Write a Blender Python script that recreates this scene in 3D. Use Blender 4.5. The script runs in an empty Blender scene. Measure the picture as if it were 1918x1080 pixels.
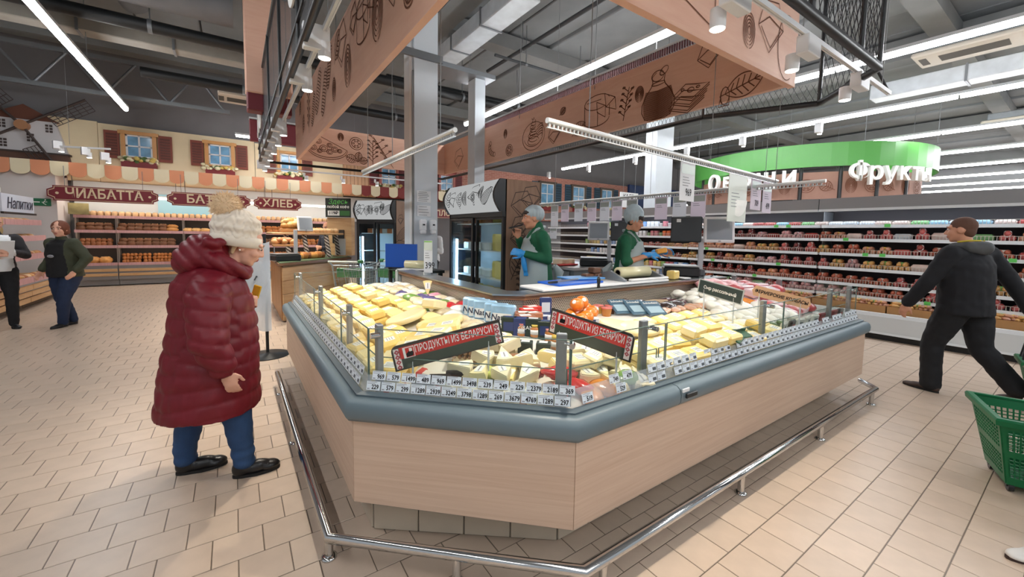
import bpy, math, random, os
from mathutils import Vector, Matrix, noise
from math import sin, cos, pi, radians, sqrt, atan2, hypot

S = bpy.context.scene
COL = S.collection
random.seed(7)

# ---------------------------------------------------------------- camera, world, exposure
CAM_H, YAW, PITCH, ROLL = 1.55, radians(34.53), radians(4.38), radians(0.95)
cd = bpy.data.cameras.new('camera'); cam = bpy.data.objects.new('camera', cd); COL.objects.link(cam)
cd.sensor_fit = 'HORIZONTAL'; cd.sensor_width = 36.0
cd.lens = 36.0 * 756.0 / 1918.0
cd.shift_y = -44.0 / 1918.0
cd.clip_start = 0.05; cd.clip_end = 200
def cam_matrix():
    fwd = Vector((sin(YAW), cos(YAW), 0)); right = Vector((cos(YAW), -sin(YAW), 0)); up = Vector((0, 0, 1))
    f = fwd * cos(PITCH) - up * sin(PITCH)
    u = up * cos(PITCH) + fwd * sin(PITCH)
    r2 = right * cos(ROLL) + u * sin(ROLL)
    u2 = u * cos(ROLL) - right * sin(ROLL)
    m = Matrix((r2, u2, -f)).transposed().to_4x4()
    m.translation = Vector((0, 0, CAM_H))
    return m
cam.matrix_world = cam_matrix()
S.camera = cam
w = bpy.data.worlds.new('world'); S.world = w; w.use_nodes = True
bg = w.node_tree.nodes['Background']; bg.inputs[0].default_value = (.78, .84, .9, 1); bg.inputs[1].default_value = 0.42
S.view_settings.view_transform = 'Standard'; S.view_settings.look = 'None'
S.view_settings.gamma = 1.0; S.view_settings.use_curve_mapping = False
S.view_settings.exposure = 0.4
S.cycles.use_denoising = True
S.cycles.max_bounces = 6; S.cycles.transparent_max_bounces = 12
S.cycles.sample_clamp_indirect = 4.0
S.cycles.caustics_reflective = False; S.cycles.caustics_refractive = False
TUBE = 33.0      # brightness of the ceiling light tubes
SPOT_W = 120.0    # power of one track spotlight

# ---------------------------------------------------------------- mesh builder
class MB:
    def __init__(s): s.v = []; s.f = []; s.m = []; s.s = []
    def add(s, vs, fs, mi=0, sm=False):
        o = len(s.v); s.v += [tuple(p) for p in vs]
        for f in fs: s.f.append(tuple(i + o for i in f)); s.m.append(mi); s.s.append(sm)
        return s
    def quad(s, a, b, c, d, mi=0): return s.add([a, b, c, d], [(0, 1, 2, 3)], mi)
    def box(s, x0, y0, z0, x1, y1, z1, mi=0):
        return s.add([(x, y, z) for z in (z0, z1) for y in (y0, y1) for x in (x0, x1)],
            [(0, 2, 3, 1), (4, 5, 7, 6), (0, 1, 5, 4), (2, 6, 7, 3), (0, 4, 6, 2), (1, 3, 7, 5)], mi)
    def obox(s, c, sz, M=None, mi=0):                    # oriented box, centre c, full size sz
        hx, hy, hz = (q / 2 for q in sz); M = M or Matrix.Identity(3)
        vs = [Vector(c) + M @ Vector((x, y, z)) for z in (-hz, hz) for y in (-hy, hy) for x in (-hx, hx)]
        return s.add(vs, [(0, 2, 3, 1), (4, 5, 7, 6), (0, 1, 5, 4), (2, 6, 7, 3), (0, 4, 6, 2), (1, 3, 7, 5)], mi)
    def rbox(s, c, sz, r=.01, M=None, mi=0, sm=False):   # box with chamfered edges
        M = M or Matrix.Identity(3); h = [q / 2 for q in sz]; r = min(r, min(h) * .95)
        vs = []; idx = {}
        for i in (-1, 1):
            for j in (-1, 1):
                for k in (-1, 1):
                    sg = (i, j, k)
                    for ax in range(3):
                        p = [sg[a] * (h[a] if a == ax else h[a] - r) for a in range(3)]
                        idx[(sg, ax)] = len(vs); vs.append(Vector(c) + M @ Vector(p))
        fs = []
        for ax in range(3):
            b, cc = (ax + 1) % 3, (ax + 2) % 3
            for sg in (-1, 1):
                q = []
                for u, v in ((-1, -1), (1, -1), (1, 1), (-1, 1)):
                    t = [0, 0, 0]; t[ax] = sg; t[b] = u; t[cc] = v; q.append(idx[(tuple(t), ax)])
                fs.append(q if sg > 0 else q[::-1])
        for ax in range(3):
            b, cc = (ax + 1) % 3, (ax + 2) % 3
            for u in (-1, 1):
                for v in (-1, 1):
                    t0 = [0, 0, 0]; t0[ax] = -1; t0[b] = u; t0[cc] = v
                    t1 = list(t0); t1[ax] = 1; t0 = tuple(t0); t1 = tuple(t1)
                    q = [idx[(t0, b)], idx[(t1, b)], idx[(t1, cc)], idx[(t0, cc)]]
                    fs.append(q if u * v < 0 else q[::-1])
        for i in (-1, 1):
            for j in (-1, 1):
                for k in (-1, 1):
                    q = [idx[((i, j, k), a)] for a in range(3)]
                    fs.append(q if i * j * k > 0 else q[::-1])
        return s.add(vs, fs, mi, sm)
    def cyl(s, p0, p1, r0, r1=None, n=12, caps=True, mi=0, sm=True):
        r1 = r0 if r1 is None else r1; p0 = Vector(p0); p1 = Vector(p1); d = (p1 - p0)
        if d.length < 1e-9: return s
        d.normalize(); a = d.orthogonal().normalized(); b = d.cross(a)
        vs = []
        for p, r in ((p0, r0), (p1, r1)):
            for i in range(n):
                t = 2 * pi * i / n; vs.append(p + a * (r * cos(t)) + b * (r * sin(t)))
        s.add(vs, [(i, (i + 1) % n, n + (i + 1) % n, n + i) for i in range(n)], mi, sm)
        if caps:
            s.add(vs[:n], [tuple(range(n - 1, -1, -1))], mi); s.add(vs[n:], [tuple(range(n))], mi)
        return s
    def tube(s, pts, r, n=8, mi=0, closed=False):
        pts = [Vector(p) for p in pts]; L = len(pts); rings = []
        up = None
        for i, p in enumerate(pts):
            a = pts[i - 1] if (i > 0 or closed) else p; b = pts[(i + 1) % L] if (i < L - 1 or closed) else p
            t = (b - a)
            if t.length < 1e-9: t = Vector((0, 0, 1))
            t.normalize()
            if up is None: up = t.orthogonal().normalized()
            up = (up - t * up.dot(t))
            if up.length < 1e-6: up = t.orthogonal()
            up.normalize(); w_ = t.cross(up)
            # keep mitre thickness
            k = 1.0
            if 0 < i < L - 1:
                c = (p - a).normalized().dot(t); k = 1 / max(c, .5)
            rr = r[i] if isinstance(r, (list, tuple)) else r
            rings.append([p + (up * cos(2 * pi * j / n) + w_ * sin(2 * pi * j / n)) * rr * k for j in range(n)])
        vs = [q for R in rings for q in R]; fs = []
        for i in range(L - (0 if closed else 1)):
            i2 = (i + 1) % L
            for j in range(n): fs.append((i * n + j, i * n + (j + 1) % n, i2 * n + (j + 1) % n, i2 * n + j))
        s.add(vs, fs, mi, True)
        if not closed:
            s.add(rings[0], [tuple(range(n - 1, -1, -1))], mi); s.add(rings[-1], [tuple(range(n))], mi)
        return s
    def ell(s, c, rad, n=12, m=8, M=None, mi=0):
        M = M or Matrix.Identity(3); c = Vector(c); vs = [c + M @ Vector((0, 0, -rad[2]))]
        for i in range(1, m):
            ph = -pi / 2 + pi * i / m
            for j in range(n):
                t = 2 * pi * j / n
                vs.append(c + M @ Vector((rad[0] * cos(ph) * cos(t), rad[1] * cos(ph) * sin(t), rad[2] * sin(ph))))
        vs.append(c + M @ Vector((0, 0, rad[2]))); fs = []
        for j in range(n): fs.append((0, 1 + (j + 1) % n, 1 + j))
        for i in range(m - 2):
            for j in range(n):
                a = 1 + i * n; fs.append((a + j, a + (j + 1) % n, a + n + (j + 1) % n, a + n + j))
        a = 1 + (m - 2) * n; T = len(vs) - 1
        for j in range(n): fs.append((a + j, a + (j + 1) % n, T))
        return s.add(vs, fs, mi, True)
    def lathe(s, prof, c=(0, 0, 0), n=20, mi=0, sm=True):
        c = Vector(c); vs = []; fs = []
        for r, z in prof:
            for j in range(n):
                t = 2 * pi * j / n; vs.append(c + Vector((r * cos(t), r * sin(t), z)))
        for i in range(len(prof) - 1):
            for j in range(n): fs.append((i * n + j, i * n + (j + 1) % n, (i + 1) * n + (j + 1) % n, (i + 1) * n + j))
        if prof[0][0] > 1e-5: fs.append(tuple(range(n - 1, -1, -1)))
        if prof[-1][0] > 1e-5: fs.append(tuple((len(prof) - 1) * n + j for j in range(n)))
        return s.add(vs, fs, mi, sm)
    def prism(s, poly, z0, z1, mi=0):                    # polygon in plan, extruded upward
        n = len(poly); A = sum(poly[i][0] * poly[(i + 1) % n][1] - poly[(i + 1) % n][0] * poly[i][1] for i in range(n))
        if A < 0: poly = poly[::-1]
        vs = [(x, y, z0) for x, y in poly] + [(x, y, z1) for x, y in poly]
        return s.add(vs, [tuple(range(n - 1, -1, -1)), tuple(range(n, 2 * n))] + [(i, (i + 1) % n, n + (i + 1) % n, n + i) for i in range(n)], mi)
    def extr(s, pts, d, mi=0, sm=False):                 # planar loop extruded along d
        n = len(pts); d = Vector(d); pts = [Vector(p) for p in pts]
        nn = Vector((0, 0, 0))
        for i in range(n): nn += pts[i].cross(pts[(i + 1) % n])
        if nn.dot(d) < 0: pts = pts[::-1]
        vs = pts + [p + d for p in pts]
        s.add(vs, [tuple(range(n - 1, -1, -1)), tuple(range(n, 2 * n))], mi)
        return s.add(vs, [(i, (i + 1) % n, n + (i + 1) % n, n + i) for i in range(n)], mi, sm)
    def sweep(s, path, prof, mi=0, sm=False, closed_prof=True, caps=True):
        """path: plan points (x,y); prof: (offset to the left of the path, z)"""
        L = len(path); n = len(prof); vs = []
        for i in range(L):
            p = Vector(path[i]); t0 = (Vector(path[i]) - Vector(path[i - 1])).normalized() if i else None
            t1 = (Vector(path[i + 1]) - Vector(path[i])).normalized() if i < L - 1 else None
            t0 = t0 or t1; t1 = t1 or t0
            n0 = Vector((-t0.y, t0.x)); n1 = Vector((-t1.y, t1.x)); b = (n0 + n1).normalized(); k = 1 / max(b.dot(n0), .3)
            for o, z in prof: q = p + b * (o * k); vs.append((q.x, q.y, z))
        fs = []
        for i in range(L - 1):
            for j in range(n if closed_prof else n - 1):
                fs.append((i * n + j, (i + 1) * n + j, (i + 1) * n + (j + 1) % n, i * n + (j + 1) % n))
        s.add(vs, fs, mi, sm)
        if caps and closed_prof: s.add(vs[:n], [tuple(range(n))], mi); s.add(vs[-n:], [tuple(range(n - 1, -1, -1))], mi)
        return s
    def mesh(s, name, mats, inv=None):
        me = bpy.data.meshes.new(name)
        vs = [inv @ Vector(p) for p in s.v] if inv is not None else s.v
        me.from_pydata(vs, [], s.f)
        mats = mats if isinstance(mats, (list, tuple)) else [mats]
        for q in mats: me.materials.append(q)
        if len(mats) > 1: me.polygons.foreach_set('material_index', s.m)
        me.polygons.foreach_set('use_smooth', s.s)
        me.update()
        return me
    def build(s, name, mats, parent=None, local=False):
        inv = None
        if parent is not None and not local:
            inv = root_matrix(parent).inverted()
        o = bpy.data.objects.new(name, s.mesh(name, mats, inv)); COL.objects.link(o)
        if parent is not None: o.parent = parent
        return o

def root_matrix(o):
    while o.parent is not None: o = o.parent
    return Matrix.Translation(o.location) @ o.rotation_euler.to_matrix().to_4x4()

def thing(name, label, cat, loc=(0, 0, 0), rz=0, group=None):
    o = bpy.data.objects.new(name, None); COL.objects.link(o); o.empty_display_size = .1
    o.location = loc; o.rotation_euler = (0, 0, rz); o['label'] = label; o['category'] = cat
    if group: o['group'] = group
    return o
def tag(o, label, cat, group=None):
    o['label'] = label; o['category'] = cat
    if group: o['group'] = group
    return o
def struct(o): o['kind'] = 'structure'; return o
def stuff(o): o['kind'] = 'stuff'; return o
def nth(n):
    return '%d%s' % (n, 'th' if 10 < n % 100 < 14 else {1: 'st', 2: 'nd', 3: 'rd'}.get(n % 10, 'th'))
TALLY = {}
def count(key):
    TALLY[key] = TALLY.get(key, 0) + 1; return nth(TALLY[key])
def copy_tree(o, parent=None):
    c = o.copy(); COL.objects.link(c)
    if parent is not None: c.parent = parent
    for ch in list(o.children): copy_tree(ch, c)
    return c
def inst(name, mesh, loc, rot=(0, 0, 0), sc=(1, 1, 1), parent=None):
    o = bpy.data.objects.new(name, mesh); COL.objects.link(o)
    o.location = loc; o.rotation_euler = rot; o.scale = sc if not isinstance(sc, (int, float)) else (sc,) * 3
    if parent is not None: o.parent = parent
    return o

# ---------------------------------------------------------------- materials
def lin(c):
    return tuple(((x / 255) / 12.92 if x / 255 <= .04045 else ((x / 255 + .055) / 1.055) ** 2.4) for x in c) + (1,)
MATS = {}
def mat(name, col=(128, 128, 128), rough=.5, metal=0., var=0., vs=6., bump=0., bs=60., coat=0., spec=.5, objvar=0., emit=0., ecol=None, sheen=0, sss=0, vstretch=(1, 1, 1)):
    if name in MATS: return MATS[name]
    m = bpy.data.materials.new(name); m.use_nodes = True; nt = m.node_tree; b = nt.nodes['Principled BSDF']
    c = lin(col); b.inputs['Base Color'].default_value = c; b.inputs['Roughness'].default_value = rough
    b.inputs['Metallic'].default_value = metal; b.inputs['Specular IOR Level'].default_value = spec
    b.inputs['Coat Weight'].default_value = coat; b.inputs['Coat Roughness'].default_value = .12
    if sheen: b.inputs['Sheen Weight'].default_value = sheen
    if emit:
        b.inputs['Emission Color'].default_value = lin(ecol or col); b.inputs['Emission Strength'].default_value = emit
    out = None; tc = None
    def coord():
        nonlocal tc
        if tc is None:
            t = nt.nodes.new('ShaderNodeTexCoord'); mp = nt.nodes.new('ShaderNodeMapping'); mp.inputs['Scale'].default_value = vstretch
            nt.links.new(t.outputs['Object'], mp.inputs[0]); tc = mp.outputs[0]
        return tc
    if var or objvar:
        src = None
        if var:
            n = nt.nodes.new('ShaderNodeTexNoise'); n.inputs['Scale'].default_value = vs; n.inputs['Detail'].default_value = 5
            nt.links.new(coord(), n.inputs['Vector'])
            r = nt.nodes.new('ShaderNodeMapRange'); r.inputs[1].default_value = .3; r.inputs[2].default_value = .7
            r.inputs[3].default_value = 1 - var; r.inputs[4].default_value = 1 + var
            nt.links.new(n.outputs['Fac'], r.inputs[0]); src = r.outputs[0]
        if objvar:
            oi = nt.nodes.new('ShaderNodeObjectInfo'); r = nt.nodes.new('ShaderNodeMapRange')
            r.inputs[3].default_value = 1 - objvar; r.inputs[4].default_value = 1 + objvar
            nt.links.new(oi.outputs['Random'], r.inputs[0])
            if src is None: src = r.outputs[0]
            else:
                mu = nt.nodes.new('ShaderNodeMath'); mu.operation = 'MULTIPLY'
                nt.links.new(src, mu.inputs[0]); nt.links.new(r.outputs[0], mu.inputs[1]); src = mu.outputs[0]
        vm = nt.nodes.new('ShaderNodeVectorMath'); vm.operation = 'SCALE'; vm.inputs[0].default_value = c[:3]
        nt.links.new(src, vm.inputs['Scale']); nt.links.new(vm.outputs[0], b.inputs['Base Color'])
    if bump:
        n = nt.nodes.new('ShaderNodeTexNoise'); n.inputs['Scale'].default_value = bs; n.inputs['Detail'].default_value = 4
        nt.links.new(coord(), n.inputs['Vector'])
        bp = nt.nodes.new('ShaderNodeBump'); bp.inputs['Strength'].default_value = bump; bp.inputs['Distance'].default_value = .01
        nt.links.new(n.outputs['Fac'], bp.inputs['Height']); nt.links.new(bp.outputs[0], b.inputs['Normal'])
    MATS[name] = m; return m
def wood(name, c1, c2, scale=(1, 1, 12), rough=.45, nscale=2.2, contrast=.25):
    if name in MATS: return MATS[name]
    m = bpy.data.materials.new(name); m.use_nodes = True; nt = m.node_tree; b = nt.nodes['Principled BSDF']
    b.inputs['Roughness'].default_value = rough; b.inputs['Specular IOR Level'].default_value = .35
    t = nt.nodes.new('ShaderNodeTexCoord'); mp = nt.nodes.new('ShaderNodeMapping'); mp.inputs['Scale'].default_value = scale
    nt.links.new(t.outputs['Object'], mp.inputs[0])
    n1 = nt.nodes.new('ShaderNodeTexNoise'); n1.inputs['Scale'].default_value = nscale; n1.inputs['Detail'].default_value = 8; n1.inputs['Roughness'].default_value = .62
    n1.inputs['Distortion'].default_value = .6
    nt.links.new(mp.outputs[0], n1.inputs['Vector'])
    r = nt.nodes.new('ShaderNodeValToRGB'); r.color_ramp.elements[0].position = .5 - contrast; r.color_ramp.elements[1].position = .5 + contrast
    r.color_ramp.elements[0].color = lin(c2); r.color_ramp.elements[1].color = lin(c1)
    nt.links.new(n1.outputs['Fac'], r.inputs[0]); nt.links.new(r.outputs[0], b.inputs['Base Color'])
    MATS[name] = m; return m
def glassm(name, tint=(240, 250, 248), refl=.9, rough=.02, add=0.0):
    if name in MATS: return MATS[name]
    m = bpy.data.materials.new(name); m.use_nodes = True; nt = m.node_tree; nt.nodes.remove(nt.nodes['Principled BSDF'])
    o = nt.nodes['Material Output']; tr = nt.nodes.new('ShaderNodeBsdfTransparent'); tr.inputs[0].default_value = lin(tint)
    g = nt.nodes.new('ShaderNodeBsdfGlossy'); g.inputs['Roughness'].default_value = rough
    f = nt.nodes.new('ShaderNodeLayerWeight'); f.inputs['Blend'].default_value = .5
    pw = nt.nodes.new('ShaderNodeMath'); pw.operation = 'POWER'; pw.inputs[1].default_value = 4.0; nt.links.new(f.outputs['Facing'], pw.inputs[0])
    mu = nt.nodes.new('ShaderNodeMath'); mu.operation = 'MULTIPLY_ADD'; mu.inputs[1].default_value = refl; mu.inputs[2].default_value = add + .025
    mx = nt.nodes.new('ShaderNodeMixShader'); nt.links.new(pw.outputs[0], mu.inputs[0]); nt.links.new(mu.outputs[0], mx.inputs[0])
    nt.links.new(tr.outputs[0], mx.inputs[1]); nt.links.new(g.outputs[0], mx.inputs[2]); nt.links.new(mx.outputs[0], o.inputs[0])
    MATS[name] = m; return m
def film(name, col, alpha=.5, rough=.4):                 # thin translucent plastic
    if name in MATS: return MATS[name]
    m = bpy.data.materials.new(name); m.use_nodes = True; b = m.node_tree.nodes['Principled BSDF']
    b.inputs['Base Color'].default_value = lin(col); b.inputs['Roughness'].default_value = rough; b.inputs['Alpha'].default_value = alpha
    MATS[name] = m; return m
def paperm(name, col):                                   # thin card that lets some light through
    if name in MATS: return MATS[name]
    m = bpy.data.materials.new(name); m.use_nodes = True; nt = m.node_tree; nt.nodes.remove(nt.nodes['Principled BSDF'])
    d = nt.nodes.new('ShaderNodeBsdfDiffuse'); t = nt.nodes.new('ShaderNodeBsdfTranslucent'); d.inputs[0].default_value = lin(col); t.inputs[0].default_value = lin(col)
    mx = nt.nodes.new('ShaderNodeMixShader'); mx.inputs[0].default_value = .5; nt.links.new(d.outputs[0], mx.inputs[1]); nt.links.new(t.outputs[0], mx.inputs[2]); nt.links.new(mx.outputs[0], nt.nodes['Material Output'].inputs[0])
    MATS[name] = m; return m
def emis(name, col, st):
    if name in MATS: return MATS[name]
    m = bpy.data.materials.new(name); m.use_nodes = True; nt = m.node_tree; nt.nodes.remove(nt.nodes['Principled BSDF'])
    e = nt.nodes.new('ShaderNodeEmission'); e.inputs[0].default_value = lin(col); e.inputs[1].default_value = st
    nt.links.new(e.outputs[0], nt.nodes['Material Output'].inputs[0]); MATS[name] = m; return m

WHITE = mat('white_paint', (232, 234, 236), .35)
STEEL = mat('brushed_steel', (178, 180, 182), .3, 1.0)
CHROME = mat('chrome', (205, 205, 205), .12, 1.0)
BLACK = mat('black_plastic', (28, 30, 33), .35)
BLACKM = mat('black_metal', (24, 26, 28), .45)
GREYP = mat('grey_plastic', (118, 130, 136), .38)
GLASS = glassm('clear_glass', (253, 255, 254), .3)
INK = mat('brown_ink', (116, 78, 62), .8, spec=.1)
INKB = mat('black_ink', (30, 30, 32), .7, spec=.1)
INKW = mat('white_ink', (240, 240, 236), .6, spec=.1)

# ---------------------------------------------------------------- lettering
FONTC = {}
def text_mesh(txt, size=1.0, depth=0., bold=0., sx=1., shear=0., ax='CENTER'):
    k = (txt, size, depth, bold, sx, shear, ax)
    if k in FONTC: return FONTC[k]
    cu = bpy.data.curves.new('lettering', 'FONT'); cu.body = txt; cu.size = size; cu.extrude = depth; cu.offset = bold
    cu.align_x = ax; cu.align_y = 'CENTER'; cu.resolution_u = 2; cu.shear = shear
    o = bpy.data.objects.new('tmp', cu); COL.objects.link(o)
    dg = bpy.context.evaluated_depsgraph_get(); dg.update()
    me = bpy.data.meshes.new_from_object(o.evaluated_get(dg)); me.name = 'lettering'
    if sx != 1: me.transform(Matrix.Diagonal((sx, 1, 1, 1)))
    bpy.data.objects.remove(o); bpy.data.curves.remove(cu)
    me.materials.clear()
    FONTC[k] = me; return me
def frame3(o, x, z):
    """4x4 with local x -> x, local y -> z (up), origin o"""
    x = Vector(x).normalized(); z = Vector(z); z = (z - x * z.dot(x)).normalized(); n = x.cross(z)
    m = Matrix((x, z, n)).transposed().to_4x4(); m.translation = Vector(o); return m
def write(txt, o, x, z, size, m, parent=None, depth=.001, bold=0., sx=1., shear=0., ax='CENTER', name='lettering'):
    """lettering with its baseline along x, upright along z, centred at o (world)"""
    me = text_mesh(txt, size, depth, bold, sx, shear, ax).copy(); me.materials.append(m)
    mt = frame3(o, x, z)
    if parent is not None: mt = root_matrix(parent).inverted() @ mt
    me.transform(mt)
    ob = bpy.data.objects.new(name, me); COL.objects.link(ob)
    if parent is not None: ob.parent = parent
    return ob
def ribbon(mb, pts, wd, F, mi=0, closed=False):
    """flat drawn stroke: pts in the board's own (u,v), F maps to world"""
    n = len(pts)
    if closed: pts = pts + [pts[0], pts[1]]; n = len(pts)
    L = []
    for i in range(n):
        a = Vector(pts[max(i - 1, 0)]); b = Vector(pts[min(i + 1, n - 1)]); t = (b - a)
        if t.length < 1e-9: t = Vector((1, 0))
        t.normalize(); nn = Vector((-t.y, t.x)); ww = wd if closed else wd * (.45 + .55 * sin(pi * min(max((i + .5) / n, .0), 1)))
        p = Vector(pts[i]); L.append((p + nn * ww / 2, p - nn * ww / 2))
    vs = [F @ Vector((q.x, q.y, 0)) for pr in L for q in pr]
    mb.add(vs, [(2 * i, 2 * i + 1, 2 * i + 3, 2 * i + 2) for i in range(n - 1)], mi)
def arc(cx, cy, rx, ry, a0=0, a1=2 * pi, n=20, rot=0):
    out = []
    for i in range(n + 1):
        t = a0 + (a1 - a0) * i / n; x = rx * cos(t); y = ry * sin(t)
        out.append((cx + x * cos(rot) - y * sin(rot), cy + x * sin(rot) + y * cos(rot)))
    return out
# ================================================================ THE SHELL
random.seed(11)
# floor: slab with the tile pattern carried on by the material, near tiles as pieces
def floor_mat():
    m = bpy.data.materials.new('floor_tiling'); m.use_nodes = True; nt = m.node_tree; b = nt.nodes['Principled BSDF']
    b.inputs['Roughness'].default_value = .32
    t = nt.nodes.new('ShaderNodeTexCoord'); mp = nt.nodes.new('ShaderNodeMapping'); mp.inputs['Location'].default_value = (-1.862 + 21, -.93 + 21, 0)
    nt.links.new(t.outputs['Object'], mp.inputs[0])
    br = nt.nodes.new('ShaderNodeTexBrick'); br.inputs['Scale'].default_value = 1; br.inputs['Brick Width'].default_value = .21; br.inputs['Row Height'].default_value = .21
    br.inputs['Mortar Size'].default_value = .0035; br.inputs['Mortar Smooth'].default_value = .1; br.offset = .5
    br.inputs['Color1'].default_value = lin((203, 182, 162)); br.inputs['Color2'].default_value = lin((197, 176, 156)); br.inputs['Mortar'].default_value = lin((112, 98, 84))
    nt.links.new(mp.outputs[0], br.inputs['Vector']); nt.links.new(br.outputs[0], b.inputs['Base Color'])
    return m
FLOORM = floor_mat()
floor = struct(MB().box(-9, -9, -.12, 40, 18, -.003).build('floor', FLOORM))
TILE = mat('floor_tile', (203, 182, 162), .32, var=.05, vs=9, objvar=.05)
def tile_mesh():
    g = .0022; a = .105 - g; z0 = -.002
    mb = MB(); c = .0015
    mb.add([(-a, -a, z0), (a, -a, z0), (a, a, z0), (-a, a, z0), (-a + c, -a + c, 0), (a - c, -a + c, 0), (a - c, a - c, 0), (-a + c, a - c, 0)],
           [(4, 5, 6, 7), (0, 1, 5, 4), (1, 2, 6, 5), (2, 3, 7, 6), (3, 0, 4, 7)])
    return mb
tm = tile_mesh(); tme = tm.mesh('floor_tile', TILE)
cells = []
for r in range(-14, 46):
    y = .93 + .21 * r + .105
    for c in range(-40, 60):
        x = 1.862 + .21 * c + .105 + (.105 if r % 2 == 0 else 0)
        f = x * sin(YAW) + y * cos(YAW); l = x * cos(YAW) - y * sin(YAW)
        if f < .9 or f > 9.5 or abs(l) > 1.36 * f + .3: continue
        if .75 < x < 4.85 and 1.6 < y < 4.9: continue       # below the island platform
        if y - x > 0 and x > .7 and y > 1.6 and y < 4.9 and x < 4.85: continue
        v = 1.55 * 756 / f
        if v > 750: continue
        cells.append((f, x, y))
cells.sort()
near = cells[:300]; far = cells[300:]
for f, x, y in near: inst('floor_tile', tme, (x, y, 0), parent=floor)
mb = MB()
for f, x, y in far: mb.add([(p[0] + x, p[1] + y, p[2]) for p in tm.v], tm.f)
stuff(mb.build('floor_tiles', mat('floor_tile_far', (203, 182, 162), .32, var=.05, vs=1.3), floor))

# ceiling: concrete deck of broad hollow panels, with drop beams
CONC = mat('ceiling_concrete', (132, 137, 140), .85, var=.12, vs=1.2, objvar=.16)
CONC2 = mat('beam_concrete', (126, 128, 128), .85, var=.1, vs=1.5)
ceil_ = struct(MB().box(-9, -9, 6.45, 40, 18, 6.7).build('ceiling', mat('ceiling_back', (84, 86, 90), .9)))
pm = MB().rbox((0, 0, 0), (1.17, 8.9, .3), .02).mesh('ceiling_panel', CONC)
for i in range(-7, 33):
    for j in range(3):
        inst('ceiling_panel', pm, (i * 1.2 + .1, -4.5 + j * 9, 6.38 + (.05 if (i * 7 + j * 3) % 3 else -.02)), parent=ceil_)
for x in (-6.5, 3.6, 13.2, 23, 33):
    struct(MB().box(x - .25, -9, 5.75, x + .25, 15.28, 6.22).build('ceiling_beam', CONC2))
for y in (-4, 2.2, 8.4, 14.2):
    struct(MB().box(-9, y - .2, 5.9, 39.7, y + .2, 6.215).build('ceiling_beam', CONC2))

# walls
struct(MB().box(-9, 15.3, 0, 40, 15.5, 6.5).build('wall_back', mat('grey_wall', (120, 118, 120), .9, var=.05, vs=2)))
struct(MB().box(39.8, -9, 0, 40, 15.3, 6.5).build('wall_right', mat('far_wall', (196, 200, 204), .8)))
struct(MB().box(-9, 5, 0, -8.8, 15.3, 6.5).build('wall_left', mat('left_wall', (170, 168, 168), .85)))

# ---------------------------------------------------------------- light rows
TUBEM = emis('lit_tube', (250, 252, 255), TUBE)
HOUS = mat('lamp_housing', (205, 208, 210), .5)
def light_row(x, y0, y1, z, label, seg=3.0, gap=.0, hang=True):
    t = thing('light_row', label, 'light', (x, (y0 + y1) / 2, z), 0, 'rows of ceiling light tubes')
    MB().box(x - .05, y0, z + .035, x + .05, y1, z + .085).build('housing', HOUS, t)
    n = max(1, round((y1 - y0) / seg)); L = (y1 - y0) / n
    for k in range(n):
        a = y0 + k * L + .02; b = y0 + (k + 1) * L - .02
        pr = [(x - .04, a, z + .035), (x - .045, a, z + .0), (x - .03, a, z - .035), (x, a, z - .045), (x + .03, a, z - .035), (x + .045, a, z + .0), (x + .04, a, z + .035)]
        MB().extr(pr, (0, b - a, 0)).build('light_tube', TUBEM, t)
    if hang:
        for k in range(0, n + 1, 2):
            yy = min(max(y0 + k * L, y0 + .2), y1 - .2)
            MB().cyl((x, yy, z + .08), (x, yy, 6.2), .006, n=5).build('suspension_cable', mat('cable_grey', (130, 134, 136), .5), t)
    return t
light_row(-2.07, 4.2, 13.6, 4.4, 'bright ceiling light row above the bread aisle, running to the windows')
light_row(5.1, 3.5, 9.7, 4.4, 'bright light tube seen through the wooden canopy, above its right board')
light_row(8.45, -7, 12.5, 4.4, 'ceiling light row passing behind the black mesh frame beside the ceiling cassette')
light_row(11.85, -7, 13.5, 4.4, 'second long ceiling light row right of the canopy, above the green ring')
light_row(15.5, -7, 9, 4.4, 'third ceiling light row, its end just above the green ring')
for i, x in enumerate((19.1, 22.7, 26.3, 29.9, 33.5)):
    light_row(x, -7, 4.6 + i * .4, 4.4, 'far ceiling light row, the %s one beyond the green ring' % ('first', 'second', 'third', 'fourth', 'fifth')[i], seg=4)
def light_row_x(x0, x1, y, z, label):
    t = thing('light_row', label, 'light', ((x0 + x1) / 2, y, z), 0, 'rows of ceiling light tubes')
    MB().box(x0, y - .05, z + .035, x1, y + .05, z + .085).build('housing', HOUS, t)
    MB().extr([(x0 + .02, y - .048, z + .035), (x0 + .02, y - .04, z - .005), (x0 + .02, y, z - .02), (x0 + .02, y + .04, z - .005), (x0 + .02, y + .048, z + .035)], (x1 - x0 - .04, 0, 0)).build('light_tube', TUBEM, t)
    for xx in (x0 + 1.2, x1 - .2): MB().cyl((xx, y, z + .08), (xx, y, 6.19), .006, n=5).build('suspension_cable', mat('cable_grey', (130, 134, 136), .5), t)
light_row_x(.1, 2.6, 13.6, 4.1, 'light tube across the mural, behind the black mesh frame')
light_row(1.5, -7, -.6, 4.4, 'ceiling light row over the aisle in front of the cheese island')
light_row(5.1, -8, -1.6, 4.4, 'ceiling light row over the tiled aisle before the meat shelves')
light_row(-2.07, -7, 3.2, 4.4, 'ceiling light row over the aisle behind the woman in red')
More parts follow.
